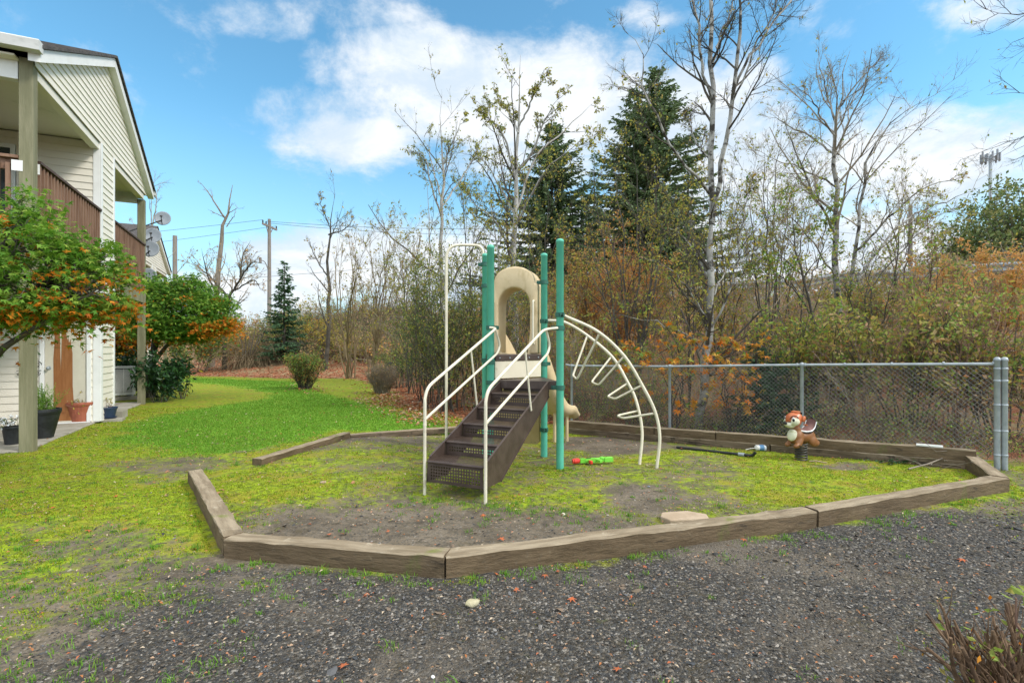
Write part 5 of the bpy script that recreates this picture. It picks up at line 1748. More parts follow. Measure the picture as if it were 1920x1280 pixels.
# slender saplings and hazels that rise out of the brush
SAP = [  # px, depth, tips, leaf mix, leaves, leaf size, twig, radius, seed, label
    (1190, 11.6, [(1112, 330), (1150, 270), (1190, 250), (1232, 265), (1275, 330), (1140, 400), (1250, 400), (1090, 420)], [('leaf_olive', .7), ('leaf_yellow', .3)], 4200, .062, 'twig_dark', .034, 401, 'spreading hazel with yellow green leaves in front of the tallest fir'),
    (1290, 10.8, [(1262, 380), (1300, 330), (1235, 430), (1330, 420)], [('leaf_olive', .8), ('leaf_yellow', .2)], 2600, .06, 'twig_dark', .026, 402, 'hazel standing close left of the alder trunk'),
    (1425, 11.0, [(1400, 330), (1440, 300), (1465, 360), (1380, 420), (1490, 420)], [('leaf_olive', .6), ('leaf_green', .4)], 2000, .06, 'twig', .026, 403, 'twiggy sapling between the alder and the wide spreading tree'),
    (1640, 10.5, [(1610, 470), (1660, 440), (1700, 470), (1580, 520)], [('leaf_green', .5), ('leaf_olive', .5)], 1700, .058, 'twig_dark', .022, 404, 'leafy sapling below the right boughs of the wide spreading tree'),
    (1720, 9.6, [(1690, 520), (1760, 470), (1800, 500), (1740, 430)], [('leaf_green', .6), ('leaf_olive', .4)], 1500, .058, 'twig_red', .02, 405, 'red stemmed sapling left of the bright orange bush'),
    (1808, 9.0, [(1780, 560), (1850, 540), (1880, 570), (1820, 500)], [('leaf_green', .6), ('leaf_mixed', .4)], 1500, .056, 'twig_red', .018, 406, 'red stemmed sapling in front of the bright orange bush'),
    (1010, 13.5, [(990, 350), (1035, 330), (1060, 400), (965, 400), (1085, 430)], [('leaf_olive', .8), ('leaf_yellow', .2)], 2400, .068, 'twig_dark', .03, 407, 'olive leaved sapling between the tall straight alder and the green posts'),
    (890, 14.5, [(860, 300), (900, 330), (930, 380), (840, 400), (880, 420)], [('leaf_olive', .8), ('leaf_dkgreen', .2)], 2400, .07, 'twig_dark', .03, 408, 'dark twiggy sapling between the two straight alders'),
    (770, 15.5, [(740, 440), (770, 420), (800, 430), (720, 500)], [('leaf_olive', .8), ('leaf_yellow', .2)], 1500, .075, 'twig', .026, 409, 'open twiggy sapling above the dark shrubs at the lawn edge'),
    (1105, 15.0, [(1080, 440), (1110, 420), (1140, 430), (1060, 470)], [('leaf_yellow', .4), ('leaf_rust', .6)], 1800, .075, 'twig_tan', .024, 410, 'ochre leaved sapling below the dark firs'),
    (1170, 14.0, [(1150, 450), (1180, 430), (1210, 450), (1240, 480)], [('leaf_orange', .5), ('leaf_rust', .5)], 1800, .075, 'twig_red', .024, 411, 'orange leaved sapling on the bank below the tallest fir'),
    (1350, 12.0, [(1320, 300), (1360, 250), (1395, 300), (1340, 400), (1410, 400)], [('leaf_olive', .7), ('leaf_yellow', .3)], 1500, .062, 'twig_dark', .026, 413, 'thin hazel seen between the two forks of the alder'),
    (1455, 13.5, [(1430, 240), (1470, 200), (1500, 280), (1410, 330), (1530, 330)], [('leaf_olive', 1)], 1100, .065, 'twig', .03, 414, 'thin tall sapling left of the wide spreading tree'),
    (1680, 13.5, [(1650, 330), (1700, 300), (1740, 360), (1620, 400), (1780, 420)], [('leaf_olive', 1)], 1300, .066, 'twig', .028, 415, 'thin tall sapling right of the wide spreading tree'),
    (1500, 12.5, [(1480, 420), (1520, 400), (1450, 460), (1540, 450)], [('leaf_olive', .6), ('leaf_rust', .4)], 1500, .065, 'twig', .022, 412, 'twiggy brown sapling at the left foot of the wide spreading tree'),
]
for px, dd, tips, mix, nl, sz, tw, r0, sd, lab in SAP:
    rr = np.random.default_rng(sd)
    limbs = []
    for tx, ty in tips:
        b0 = P(px + rr.normal(0, 5), 650, dd + rr.normal(0, .15))
        t0 = P(tx, ty, dd + rr.normal(0, .7))
        b0[2] = gz1(b0[0], b0[1]) - .05
        mid = b0 * .5 + t0 * .5 + np.array((rr.normal(0, .12), rr.normal(0, .1), .25))
        limbs.append(([b0, mid, t0], r0, .006))
    broadleaf('sapling', lab, limbs, sd, 'bark_dark', tw, mix, int(nl * .62), sz, counts=(10, 7, 5), lr=(.34, .45, .45), ang=(.4, .9), up=.06, rmin=.0035, group='saplings on the bank', trange=.2)

# arching heap of dead canes at the back of the lawn
rg = np.random.default_rng(111)
b = base_at(462, 690)
root = thing('brush_pile', 'grey brown heap of arching dead canes on the leaf litter behind the lawn', 'brush pile', b)
n = 620
s = b + np.stack([rg.normal(-.1, .55, n), rg.normal(.6, .3, n), np.full(n, 0.)], 1)
s[:, 2] = gz(s[:, 0], s[:, 1])
dr = np.stack([rg.normal(.75, .55, n), rg.normal(-.25, .4, n), rg.uniform(.7, 1.5, n)], 1)
A = [s]
dd_ = norm(dr)
L = rg.uniform(1.8, 3.6, n)
for k in range(9):
    dd_ = norm(dd_ + np.array((0, 0, -.27)) + rg.normal(0, .08, dd_.shape))
    A.append(A[-1] + dd_ * (L / 9)[:, None])
A = np.stack(A, 1)
g_ = gz(A[..., 0].ravel(), A[..., 1].ravel()).reshape(A.shape[:2])
A[..., 2] = np.maximum(A[..., 2], g_ + .02)
M().add(*tubes(A, np.linspace(.013, .004, 10)[None].repeat(n, 0), 4)).build('canes', MT['twig_tan'], root)
M().add(*tubes(np.array([resample([b + (-.5 + .12 * i, .4 + .1 * (i % 3), -.05), b + (-.45 + .15 * i, .5, 1.0), b + (-.7 + .3 * i, .6, 2.0 + .3 * (i % 2))], 8) for i in range(6)]), np.linspace(.06, .018, 8)[None].repeat(6, 0), 7)).build('stems', MT['bark_dead'], root, smooth=True)


# ------------------------------------------------------------------ undergrowth that covers the bank as one mass
def brush(name, label_unused, test, n, hr, seed, twig, mix, leaf, size, per=7, droop=.10, cane_r=.006, lean=.4):
    rg = np.random.default_rng(seed)
    xs, ys = [], []
    got = 0
    while got < n:
        x = rg.uniform(-26, 32, n * 4)
        y = rg.uniform(2, 46, n * 4)
        bd = poly_dist(x, y, BANK)
        k = test(x, y, bd, rg)
        xs.append(x[k])
        ys.append(y[k])
        got += k.sum()
    x, y = np.concatenate(xs)[:n], np.concatenate(ys)[:n]
    s = np.stack([x, y, gz(x, y) - .03], 1)
    d_ = np.stack([rg.normal(0, lean, n), rg.normal(0, lean, n), np.ones(n)], 1)
    cl = .75 + .35 * vnoise(x, y, 2.6)
    h = rg.uniform(hr[0], hr[1], n) * np.clip(cl, .45, 1.3)
    pts = [s]
    d_ = norm(d_)
    for k in range(6):
        d_ = norm(d_ + rg.normal(0, .16, d_.shape) - np.array((0, 0, droop * k * .5)))
        pts.append(pts[-1] + d_ * (h / 6)[:, None])
    A = np.stack(pts, 1)
    dist = np.hypot(x, y)
    RA = np.linspace(1, .35, 7)[None] * (cane_r * rg.uniform(.6, 1.3, n) * np.clip(dist / 13, .7, 2.))[:, None]
    m = M().add(*tubes(A, RA, 3), 0)
    B, RB_ = offshoots(A, RA, per, .2, 1, (.4, 1.1), .30, rg, 4, .2, .0, .6, .0025, .4, .15)
    m.add(*tubes(B, RB_, 3), 0)
    mats = [MT[twig]]
    for lm, fr in mix:
        c = along(B, int(leaf * fr), .1, 1, rg)
        c = c + rg.normal(0, .03, c.shape)
        sc = size * np.clip(np.hypot(c[:, 0], c[:, 1]) / 11, .8, 2.2)
        m.add(*leaves(c, sc, .3, .55, .1, rg), len(mats))
        mats.append(MT[lm])
    o = m.build(name, mats)
    o['kind'] = 'stuff'
    return o


pxl = lambda x, y: 960 + x / np.maximum(y, .5) * 960
brush('bramble_thicket', '', lambda x, y, bd, rg: (bd > np.where(x < -4.5, 3.0, 1.1)) & (bd < 14) & (pxl(x, y) < 760) & (pxl(x, y) > 200) & (y > 12) & (rg.uniform(size=len(x)) < .35 + .65 * (bd < 8)), 3600, (.9, 2.0), 121, 'twig', [('leaf_brown', .35), ('leaf_mixed', .45), ('leaf_rust', .2)], 30000, .055, droop=.16)
brush('bramble_thicket', '', lambda x, y, bd, rg: (bd > 3.4) & (bd < 14) & (pxl(x, y) < 780) & (pxl(x, y) > 260) & (y > 14), 4200, (1.5, 3.4), 126, 'twig_dark', [('leaf_dkgreen', .30), ('leaf_mixed', .30), ('leaf_brown', .40)], 22000, .06, droop=.14)
brush('hillside_brush', '', lambda x, y, bd, rg: (bd > .3) & (bd < 14.5) & (pxl(x, y) > 700) & (pxl(x, y) < 1330), 4200, (1.0, 2.1), 122, 'twig', [('leaf_rust', .36), ('leaf_olive', .24), ('leaf_brown', .18), ('leaf_peach', .22)], 46000, .058, droop=.08)
brush('hillside_brush', '', lambda x, y, bd, rg: (bd > .3) & (bd < 14.5) & (pxl(x, y) >= 1330) & (x < 26), 5600, (.8, 1.9), 123, 'twig', [('leaf_mixed', .26), ('leaf_olive', .22), ('leaf_brown', .30), ('leaf_rust', .18), ('leaf_green', .04)], 32000, .056, droop=.10)
brush('fence_weeds', '', lambda x, y, bd, rg: (bd > -.10) & (bd < .9) & (x > .2) & (x < 9), 800, (.4, 1.2), 124, 'twig_dark', [('leaf_green', .5), ('leaf_mixed', .5)], 9000, .045, droop=.12, cane_r=.004)
brush('ivy_cover', '', lambda x, y, bd, rg: (bd > np.where(x < -4.5, 3.2, .4)) & (bd < 10) & (x > -14) & (x < 2) & (y > 11), 900, (.25, .8), 125, 'twig_dark', [('leaf_dkgreen', .6), ('leaf_mixed', .4)], 11000, .075, droop=.25)

# ------------------------------------------------------------------ pots and things on the patio
def pot(name, label, c, r0, r1, h, mat, rim=.03, group='flower pots on the patio', saucer=False, bands=False):
    root = thing(name, label, 'flower pot', c, 0, group)
    z = c[2]
    m = M().lathe([(r0 * .3, z), (r0, z), (r1 * .97, z + h - rim * 2), (r1, z + h - rim * 2), (r1 * 1.06, z + h - rim), (r1 * 1.05, z + h), (r1 * .93, z + h), (r1 * .90, z + h - .05), (.001, z + h - .055)], 28, (c[0], c[1], 0))
    m.build('vessel', MT[mat], root, smooth=False, bevel=.003)
    M().lathe([(r1 * .895, z + h - .05), (r1 * .5, z + h - .035), (.001, z + h - .03)], 20, (c[0], c[1], 0), cap=False).build('soil', MT['soil'], root, smooth=True)
    if saucer:
        M().lathe([(r0 * 1.2, z - .001), (r0 * 1.45, z + .028), (r0 * 1.40, z + .030), (r0 * 1.1, z + .006)], 24, (c[0], c[1], 0)).build('saucer', MT[mat], root)
    return root


c = at_slab(154, 790)
p1 = pot('terracotta_pot', 'wide terracotta pot with withered plants in front of the storage door', c, .185, .24, .37, 'terracotta', .035)
rg = np.random.default_rng(130)
n = 46
s = c + np.stack([rg.normal(0, .09, n), rg.normal(0, .09, n), np.full(n, .31)], 1)
A = grow(s, np.stack([rg.normal(0, .9, n), rg.normal(0, .9, n), rg.uniform(.2, .9, n)], 1), rg.uniform(.12, .36, n), 6, .22, -.06, rg)
m = M().add(*tubes(A, np.full((n, 6), .003), 3), 0).add(*leaves(along(A, 120, .3, 1, rg), .05, .2, .4, .1, rg), 1).add(*leaves(along(A, 90, .3, 1, rg), .05, .2, .4, .1, rg), 2)
m.build('withered_plant', [MT['twig_red'], MT['leaf_olive'], MT['leaf_brown']], p1)
cb = at_slab(202, 789, -.005)
p2 = pot('blue_pot', 'small dark blue glazed pot on a saucer beside the white corner board', (cb[0], cb[1], .048), .105, .148, .215, 'blue_pot', .02, saucer=True)
A = grow(np.array((cb[0], cb[1], .24)) + rg.normal(0, .03, (5, 3)) * (1, 1, 0), np.array([(-1, -.2, .7), (1, 0, .5), (.5, -.4, 1), (-.4, .3, 1), (.1, 0, 1)]), np.full(5, .22), 6, .15, -.03, rg)
M().add(*tubes(A, np.full((5, 6), .003), 4), 0).add(*leaves(along(A, 14, .4, 1, rg), .05, .2, .4, .1, rg), 1).build('dry_stems', [MT['twig_red'], MT['leaf_olive']], p2)
ck = at_slab(82, 820)
p3 = pot('black_pot', 'tall black pot with a feathery yellow green plant behind the nearest porch post', ck, .115, .20, .44, 'black_plastic', .04)
n = 90
A = grow(ck + np.stack([rg.normal(-.01, .06, n), rg.normal(0, .06, n), np.full(n, .39)], 1), np.stack([rg.normal(0, .28, n), rg.normal(0, .28, n), np.ones(n)], 1), rg.uniform(.18, .46, n), 5, .06, .02, rg)
M().add(*tubes(A, np.full((n, 5), .002), 3), 0).add(*leaves(along(A, 1500, .25, 1, rg), .035, .0, .22, .05, rg), 1).build('feathery_plant', [MT['leaf_green'], MT['leaf_yellow_green'] if 'leaf_yellow_green' in MT else MT['weed']], p3)
ck = at_slab(24, 832)
p4 = pot('black_pot', 'shorter black pot left of the nearest porch post with pale dried flowers', ck, .085, .115, .255, 'black_plastic', .02)
n = 26
A = grow(ck + np.stack([rg.normal(0, .04, n), rg.normal(0, .04, n), np.full(n, .22)], 1), np.stack([rg.normal(0, .5, n), rg.normal(0, .5, n), np.ones(n)], 1), rg.uniform(.08, .2, n), 5, .1, 0, rg)
M().add(*tubes(A, np.full((n, 5), .0025), 3), 0).add(*leaves(along(A, 60, .6, 1, rg), .035, .1, .6, .1, rg), 1).add(*leaves(A[:, -1].repeat(4, 0), .04, .1, .6, .1, rg), 2).build('dried_flowers', [MT['twig_dark'], MT['leaf_dkgreen'], MT['cup_white']], p4)
# stepping block under the blue pot and a cinder block by it
m = M().box((-.24, -.13, -.06), (.24, .15, .046))
o = single('paving_block', m, MT['concrete'], 'concrete paving block that carries the dark blue pot', 'block', (cb[0] + .02, cb[1] - .01, 0), world=False, bevel=.008)
o.rotation_euler = (0, 0, BROT + 1.57)
cc_ = bl(3.62, -.12, 0)
m = M()
for x0, x1 in ((-.20, -.17), (-.015, .015), (.17, .20)):
    m.box((x0, -.095, 0), (x1, .095, .19))
for y0, y1 in ((-.095, -.068), (.068, .095)):
    m.box((-.17, y0, .001), (-.015, y1, .189)).box((.015, y0, .001), (.17, y1, .189))
o = single('cinder_block', m, MT['concrete'], 'hollow grey cinder block lying at the patio edge behind the dark blue pot', 'block', (cc_[0], cc_[1], -.04), world=False, bevel=.004)
o.rotation_euler = (0, 0, BROT)
# iron scroll on the wall behind the near post
m = M()
for sx in (-1, 1):
    for sz, r0 in ((1, .085), (-1, .065)):
        t = np.linspace(0, 3.6 * math.pi, 44)
        rr = r0 * (1 - t / (4.2 * math.pi))
        m.tube([(0, sx * (.10 + rr[k] * math.cos(t[k]) * .9), 1.02 + sz * (.075 + rr[k] * math.sin(t[k]) * .8)) for k in range(44)], .005, 6)
m.tube([(0, 0, .55), (0, 0, 1.22)], .006, 6).tube([(0, -.17, .99), (0, .17, .99)], .005, 6)
m.v = [np.array([bl(2.84 + p_[0], 1.0 + p_[1], p_[2]) for p_ in v]) for v in m.v]
sc_ = bl(2.84, 1.0, 1.0)
single('iron_scroll', m, MT['dark_metal'], 'black wrought iron scroll on the wall behind the nearest porch post', 'wall ornament', sc_, smooth=True)

# heat pump unit beyond the far balcony
ac = thing('air_conditioner', 'white outdoor air conditioning unit standing beside the building behind the white corner', 'air conditioner', (-10.50, 13.6, 0), R(-38))
M().box((-.20, -.42, -.05), (.22, .42, .09)).build('base_pad', MT['concrete'], ac, bevel=.01, world=False)
M().box((-.15, -.38, .13), (.15, .38, .90)).box((-.13, -.34, .09), (-.06, -.28, .13)).box((-.13, .28, .09), (-.06, .34, .13)).box((.08, -.34, .09), (.13, -.28, .13)).box((.08, .28, .09), (.13, .34, .13)).build('housing', MT['ac_white'], ac, bevel=.012, world=False)
m = M().box((.1505, -.30, .20), (.1525, .30, .84), 0)
for k in range(22):
    z = .21 + k * .028
    m.box((.153, -.31, z), (.166, .31, z + .016), 1)
for y in (-.31, -.1, .1, .3):
    m.box((.1665, y, .20), (.172, y + .012, .83), 1)
m.box((.04, -.386, .20), (.11, -.3805, .84), 0)
m.box((-.149, -.386, .16), (-.07, -.3805, .88), 0)
for k in range(22):
    m.box((.035, -.398, .21 + k * .028), (.118, -.3865, .218 + k * .028), 1)
m.build('grille', [MT['dark_metal'], MT['ac_white']], ac, world=False)


# ------------------------------------------------------------------ satellite dishes
def dish(px, py, d, rpx, label, aim, pole_to):
    c = P(px, py, d)
    r = rpx * d / 960
    root = thing('satellite_dish', label, 'satellite dish', c, 0, 'grey satellite dishes on the far balcony')
    q = Vector(aim).normalized().to_track_quat('Z', 'Y').to_matrix().to_4x4()
    prof = [(.002, -.16 * r), (.3 * r, -.148 * r), (.6 * r, -.105 * r), (.85 * r, -.04 * r), (r, 0), (r * 1.015, -.012), (.85 * r, -.055 * r - .006), (.3 * r, -.16 * r - .006), (.002, -.175 * r - .006)]
    mm = Matrix.Translation(Vector(c)) @ q
    M().lathe(prof, 30, cap=False, sy=1.08).xf(mm).build('reflector', MT['dish'], root, smooth=True)
    m = M().tube([(0, -r * 1.02, -.01), (0, -r * .72, r * .62), (0, -r * .25, r * .95)], .011, 6).box((-.03, -r * .30, r * .90), (.03, -r * .12, r * 1.02))
    m.xf(mm).build('feed_arm', MT['dark_metal'], root)
    back = np.array(mm @ Vector((0, 0, -.2 * r)))
    bk2 = np.array(mm @ Vector((0, 0, -.45 * r)))
    M().tube([back, bk2, (pole_to[0], pole_to[1], pole_to[2] + .12), pole_to], .016, 8).build('mount', MT['dark_metal'], root, smooth=True)


aim = (.38, -.88, .28)
for px, py, d, rp, lab, pt in ((305, 409, 14.6, 13, 'topmost satellite dish, standing free against the sky', bl(6.6, .75, 3.95)), (286, 441, 14.4, 14, 'second satellite dish from the top, partly behind the far porch post', bl(6.6, .55, 3.6)),
                               (281, 466, 14.2, 15, 'third satellite dish from the top, overlapping the one above it', bl(6.6, .4, 3.2)), (277, 517, 14.2, 14.5, 'lowest satellite dish, next to the balcony rail bottom', bl(6.6, .3, 2.65))):
    dish(px, py, d, rp, lab, aim, pt)

# ------------------------------------------------------------------ poles, wires, guardrail, mast
p = P(505, 415, 46)
zb = gz1(p[0], p[1])
up = thing('utility_pole', 'wooden utility pole with a crossarm standing beyond the bank above the lawn', 'utility pole', (p[0], p[1], zb), 0, 'utility poles along the road')
M().tube([(p[0], p[1], zb - .3), (p[0], p[1], p[2] + .2)], [.19, .13], 10).build('pole', MT['pole_wood'], up, smooth=True)
ca, cb_ = P(492, 419, 45.2), P(519, 431, 46.8)
M().beam(ca, cb_, .13, .15).beam((p[0], p[1] - .1, ca[2] - 1.0), ca * .7 + cb_ * .3 - (0, .1, .05), .05, .05).beam((p[0], p[1] - .1, ca[2] - 1.0), ca * .25 + cb_ * .75 - (0, .1, .05), .05, .05).build('crossarm', MT['pole_wood'], up)
for t in (.03, .25, .55, .97):
    q = ca * (1 - t) + cb_ * t
    M().lathe([(.03, .07), (.07, .12), (.05, .2), (.07, .27), (.03, .34)], 10, q).build('insulator', MT['dark_metal'], up, smooth=True)
M().tube(fillet([P(505, 512, 46), P(497, 490, 45.6), P(487, 487, 45)], .3), .035, 6).box(P(490, 490, 45) - .15, P(486, 486, 45) + .15).build('street_light_arm', MT['pole_wood'], up)
for px, py, d, lab in ((328, 442, 44, 'bare wooden pole standing behind the farther building, left of the crossarm pole'), (1707, 385, 50, 'bare wooden pole far behind the wide spreading tree on the right')):
    q = P(px, py, d)
    z0 = gz1(q[0], q[1])
    single('utility_pole', M().tube([(q[0], q[1], z0 - .2), q], [.21, .17], 10), MT['pole_wood'], lab, 'utility pole', (q[0], q[1], z0), 'utility poles along the road', smooth=True)


def wire(a, b, sag, label, r=.016):
    t = np.linspace(0, 1, 26)[:, None]
    pts = a * (1 - t) + b * t
    pts[:, 2] -= sag * 4 * (t * (1 - t))[:, 0]
    mid = pts[13].copy()
    single('overhead_wire', M().tube(pts, r, 4), MT['dark_metal'], label, 'wire', mid, 'overhead wires')


top = [ca * (1 - t) + cb_ * t + np.array((0, 0, .34)) for t in (.03, .25, .55, .97)]
wire(top[0], P(-250, 470, 62), .5, 'upper overhead wire running left from the crossarm of the utility pole')
wire(top[3], P(-250, 500, 60), .6, 'lower overhead wire running left from the crossarm of the utility pole')
wire(top[1], P(1300, 408, 52), .9, 'upper overhead wire running right from the crossarm, in front of the dark firs')
wire(top[2], P(1300, 418, 52), 1.1, 'second overhead wire running right from the crossarm, in front of the dark firs')
wire(P(-200, 570, 50), P(1300, 452, 50), .2, 'lowest overhead wire just above the brush and the farther roof')
wire(P(1300, 408, 52), P(2300, 470, 60), .8, 'overhead wire behind the crowns of the right hand trees')

# guard rail along the road on top of the bank
gr = thing('guardrail', 'grey steel guardrail along the road at the top of the bank', 'guardrail', (0, 25, gz1(0, 25)))
off_ = []
for a, b in zip(BANK[2:-1], BANK[3:]):
    pass
BT = []
for k in range(1, len(BANK) - 1):
    t0 = norm(BANK[k] - BANK[k - 1])
    t1 = norm(BANK[k + 1] - BANK[k])
    t = norm(t0 + t1)
    BT.append(BANK[k] + np.array((-t[1], t[0])) * 13.8)
BT = [(-34, 52), (-16, 41), (-2, 30), (4, 24.2), (9, 20.6), (14, 16.4), (19, 11.6), (26, 5)]
bts = spline([(x, y, 0) for x, y in BT], 70)
bts[:, 2] = gz(bts[:, 0], bts[:, 1])
prof = [(0, .42), (.07, .46), (.07, .52), (0, .56), (0, .60), (.07, .64), (.07, .70), (0, .74)]
tg = norm(np.gradient(bts, axis=0))
sd2 = np.stack([tg[:, 1], -tg[:, 0], np.zeros(len(tg))], 1)
v = np.array([[bts[k] + sd2[k] * a_ + np.array((0, 0, b_)) for a_, b_ in prof] for k in range(len(bts))]).reshape(-1, 3)
v2 = np.array([[bts[k] + sd2[k] * (a_ - .008) + np.array((0, 0, b_)) for a_, b_ in prof] for k in range(len(bts))]).reshape(-1, 3)
f = [(k * 8 + i, (k + 1) * 8 + i, (k + 1) * 8 + i + 1, k * 8 + i + 1) for k in range(len(bts) - 1) for i in range(7)]
M().add(v, f).add(v2, [q[::-1] for q in f]).build('rail', MT['galv'], gr, smooth=True)
for k in range(1, len(bts), 2):
    c = bts[k]
    M().box(c + (-.06, -.06 + .12, -.3), c + (.06, .06 + .12, .78)).build('post', MT['pole_wood'], gr)

# mobile phone mast far away
p = P(1857, 292, 170)
zb = 3.0
ms = thing('cell_mast', 'distant slim mobile mast with a ring of antennas above the right treeline', 'mast', (p[0], p[1], zb))
M().tube([(p[0], p[1], zb - 1), (p[0], p[1], p[2])], [.75, .42], 10).build('pole', MT['galv'], ms, smooth=True)
m = M()
for z in (p[2] - .3, p[2] - 1.6):
    m.lathe([(2.0, z), (2.15, z), (2.15, z + .15), (2.0, z + .15)], 12, (p[0], p[1], 0), cap=False)
    for k in range(3):
        t = k * 2.094
        m.beam((p[0], p[1], z + .07), (p[0] + 2.1 * math.cos(t), p[1] + 2.1 * math.sin(t), z + .07), .14, .14)
m.build('platform', MT['galv'], ms)
for k in range(11):
    t = k * 2 * math.pi / 11 + .2
    c = np.array((p[0] + 2.35 * math.cos(t), p[1] + 2.35 * math.sin(t), p[2] - .9))
    M().box(c + (-.20, -.20, -1.3), c + (.20, .20, 1.2 + .5 * (k % 3))).build('antenna', MT['dish'], ms)

# small dark bollard lamp by the clipped hedge
b = G(731, 706)
b = P(731, 690, 17.5)
b[2] = gz1(b[0], b[1])
m = M().lathe([(.055, b[2] - .05), (.055, b[2] + .72), (.09, b[2] + .74), (.09, b[2] + .86), (.075, b[2] + .90), (.001, b[2] + .92)], 12, (b[0], b[1], 0))
single('bollard_lamp', m, MT['dark_metal'], 'short dark bollard lamp standing in the shrubs behind the brown clipped hedge', 'lamp', b, smooth=True)


# ------------------------------------------------------------------ spring rider
def build_rider():
    b = G(1502, 862)
    b = np.array((b[0], b[1], gz1(b[0], b[1])))
    fw = np.array((-.93, -.36))
    root = thing('spring_rider', 'brown cartoon animal spring rider with a maroon saddle near the back edging', 'spring rider', b, math.atan2(fw[1], fw[0]))
    K = dict(world=False)
    t = np.linspace(0, 6.4 * 2 * math.pi, 150)
    z = np.linspace(.005, .215, 150)
    rr = np.interp(z, [0, .1, .215], [.072, .064, .070])
    M().tube(np.stack([rr * np.cos(t), rr * np.sin(t), z], 1), .0105, 8).build('spring', MT['rust_spring'], root, smooth=True, **K)

    def blob(balls, voxel=.011, it=7):
        m = M()
        for c, rx, ry, rz, *a in balls:
            m.ball(c, rx, ry, rz, 20, 0, Matrix.Rotation(R(a[0]), 4, 'Y') if a else None)
        return m

    def meld(m, name, mat, parent, voxel=.011):
        o = m.build(name, MT[mat], parent, **K)
        rm = o.modifiers.new('meld', 'REMESH')
        rm.mode = 'VOXEL'
        rm.voxel_size = voxel
        rm.use_smooth_shade = True
        s = o.modifiers.new('soft', 'SMOOTH')
        s.factor = .5
        s.iterations = 6
        return o
    # trunk, chest and folded legs, one continuous body
    bd = blob([((-.02, 0, .305), .155, .088, .085), ((.085, 0, .315), .095, .085, .105, -25), ((-.115, 0, .31), .085, .086, .10), ((.10, 0, .40), .06, .06, .09, 20),
               ((.10, .062, .245), .045, .034, .075, -30), ((.10, -.062, .245), .045, .034, .075, -30), ((.150, .064, .205), .055, .036, .034, 15), ((.150, -.064, .205), .055, .036, .034, 15),
               ((-.135, .066, .245), .065, .036, .075, 30), ((-.135, -.066, .245), .065, .036, .075, 30), ((-.185, .068, .215), .055, .036, .04, 25), ((-.185, -.068, .215), .055, .036, .04, 25),
               ((-.215, 0, .30), .035, .03, .04)])
    body = meld(bd, 'body', 'rider_brown', root)
    meld(blob([((.158, 0, .335), .050, .064, .085, -18)]), 'chest_patch', 'rider_cream', body, .009)
    head = meld(blob([((.135, 0, .525), .105, .098, .100), ((.105, 0, .545), .09, .09, .09), ((.155, 0, .475), .07, .062, .05), ((.10, 0, .61), .050, .050, .02)]), 'head', 'rider_orange', root)
    M().lathe([(.040, .618), (.056, .622), (.057, .634), (.040, .638), (.034, .628)], 20, (.095, 0, 0), cap=False).build('cap_ring', MT['rider_orange'], head, smooth=True, **K)
    meld(blob([((.165, .052, .515), .066, .050, .060), ((.165, -.052, .515), .066, .050, .060), ((.215, 0, .475), .062, .050, .032, 8), ((.19, 0, .455), .06, .058, .032)]), 'face_patch', 'rider_cream', head, .008)
    M().ball((.280, 0, .492), .022, .026, .020, 14).build('nose', MT['gloss_black'], head, smooth=True, **K)
    for s in (-1, 1):
        M().ball((.202, s * .058, .535), .022, .024, .036, 14).build('eye', MT['gloss_white'], head, smooth=True, **K)
        M().ball((.212, s * .067, .530), .016, .018, .026, 12).build('pupil', MT['gloss_black'], head, smooth=True, **K)
        M().tube(spline([(.240, s * .035, .545), (.222, s * .060, .582), (.185, s * .088, .585), (.165, s * .098, .555)], 16), .0055, 6).build('eyebrow', MT['gloss_black'], head, smooth=True, **K)
        M().tube(spline([(.265, s * .022, .512), (.225, s * .038, .508), (.20, s * .058, .498)], 12), .004, 6).build('muzzle_line', MT['gloss_black'], head, smooth=True, **K)
        M().ball((.065, s * .094, .545), .030, .016, .042, 12, 0, Matrix.Rotation(R(-25), 4, 'Y')).build('ear', MT['rider_orange'], head, smooth=True, **K)
        M().ball((.066, s * .058, .612), .014, .012, .018, 10).build('ear_bump', MT['gloss_black'], head, smooth=True, **K)
    M().tube([(.145, -.16, .212), (.145, .16, .212)], .0085, 8).build('foot_bar', MT['timber'], root, smooth=True, **K)
    M().tube([(.07, -.145, .475), (.07, -.095, .475)], .009, 8).tube([(.07, .145, .475), (.07, .095, .475)], .009, 8).build('hand_grip', MT['rider_orange'], head, smooth=True, **K)
    # saddle: curved shell with a raised back
    pth = spline([(.065, 0, .408), (.02, 0, .400), (-.05, 0, .396), (-.11, 0, .408), (-.155, 0, .445), (-.18, 0, .495), (-.185, 0, .512)], 30)
    hw = np.interp(np.arange(len(pth)), [0, 8, len(pth) - 1], [.050, .078, .070])
    prof = np.linspace(-1, 1, 9)

    def shell(dz, grow_, drop):
        v = []
        for p_, w_ in zip(pth, hw):
            for a_ in prof:
                v.append((p_[0], a_ * (w_ + grow_), p_[2] + dz - drop * abs(a_) ** 3))
        return np.array(v)
    n = len(pth)
    f = [(k * 9 + i, k * 9 + i + 1, (k + 1) * 9 + i + 1, (k + 1) * 9 + i) for k in range(n - 1) for i in range(8)]
    v = shell(.010, 0, .030)
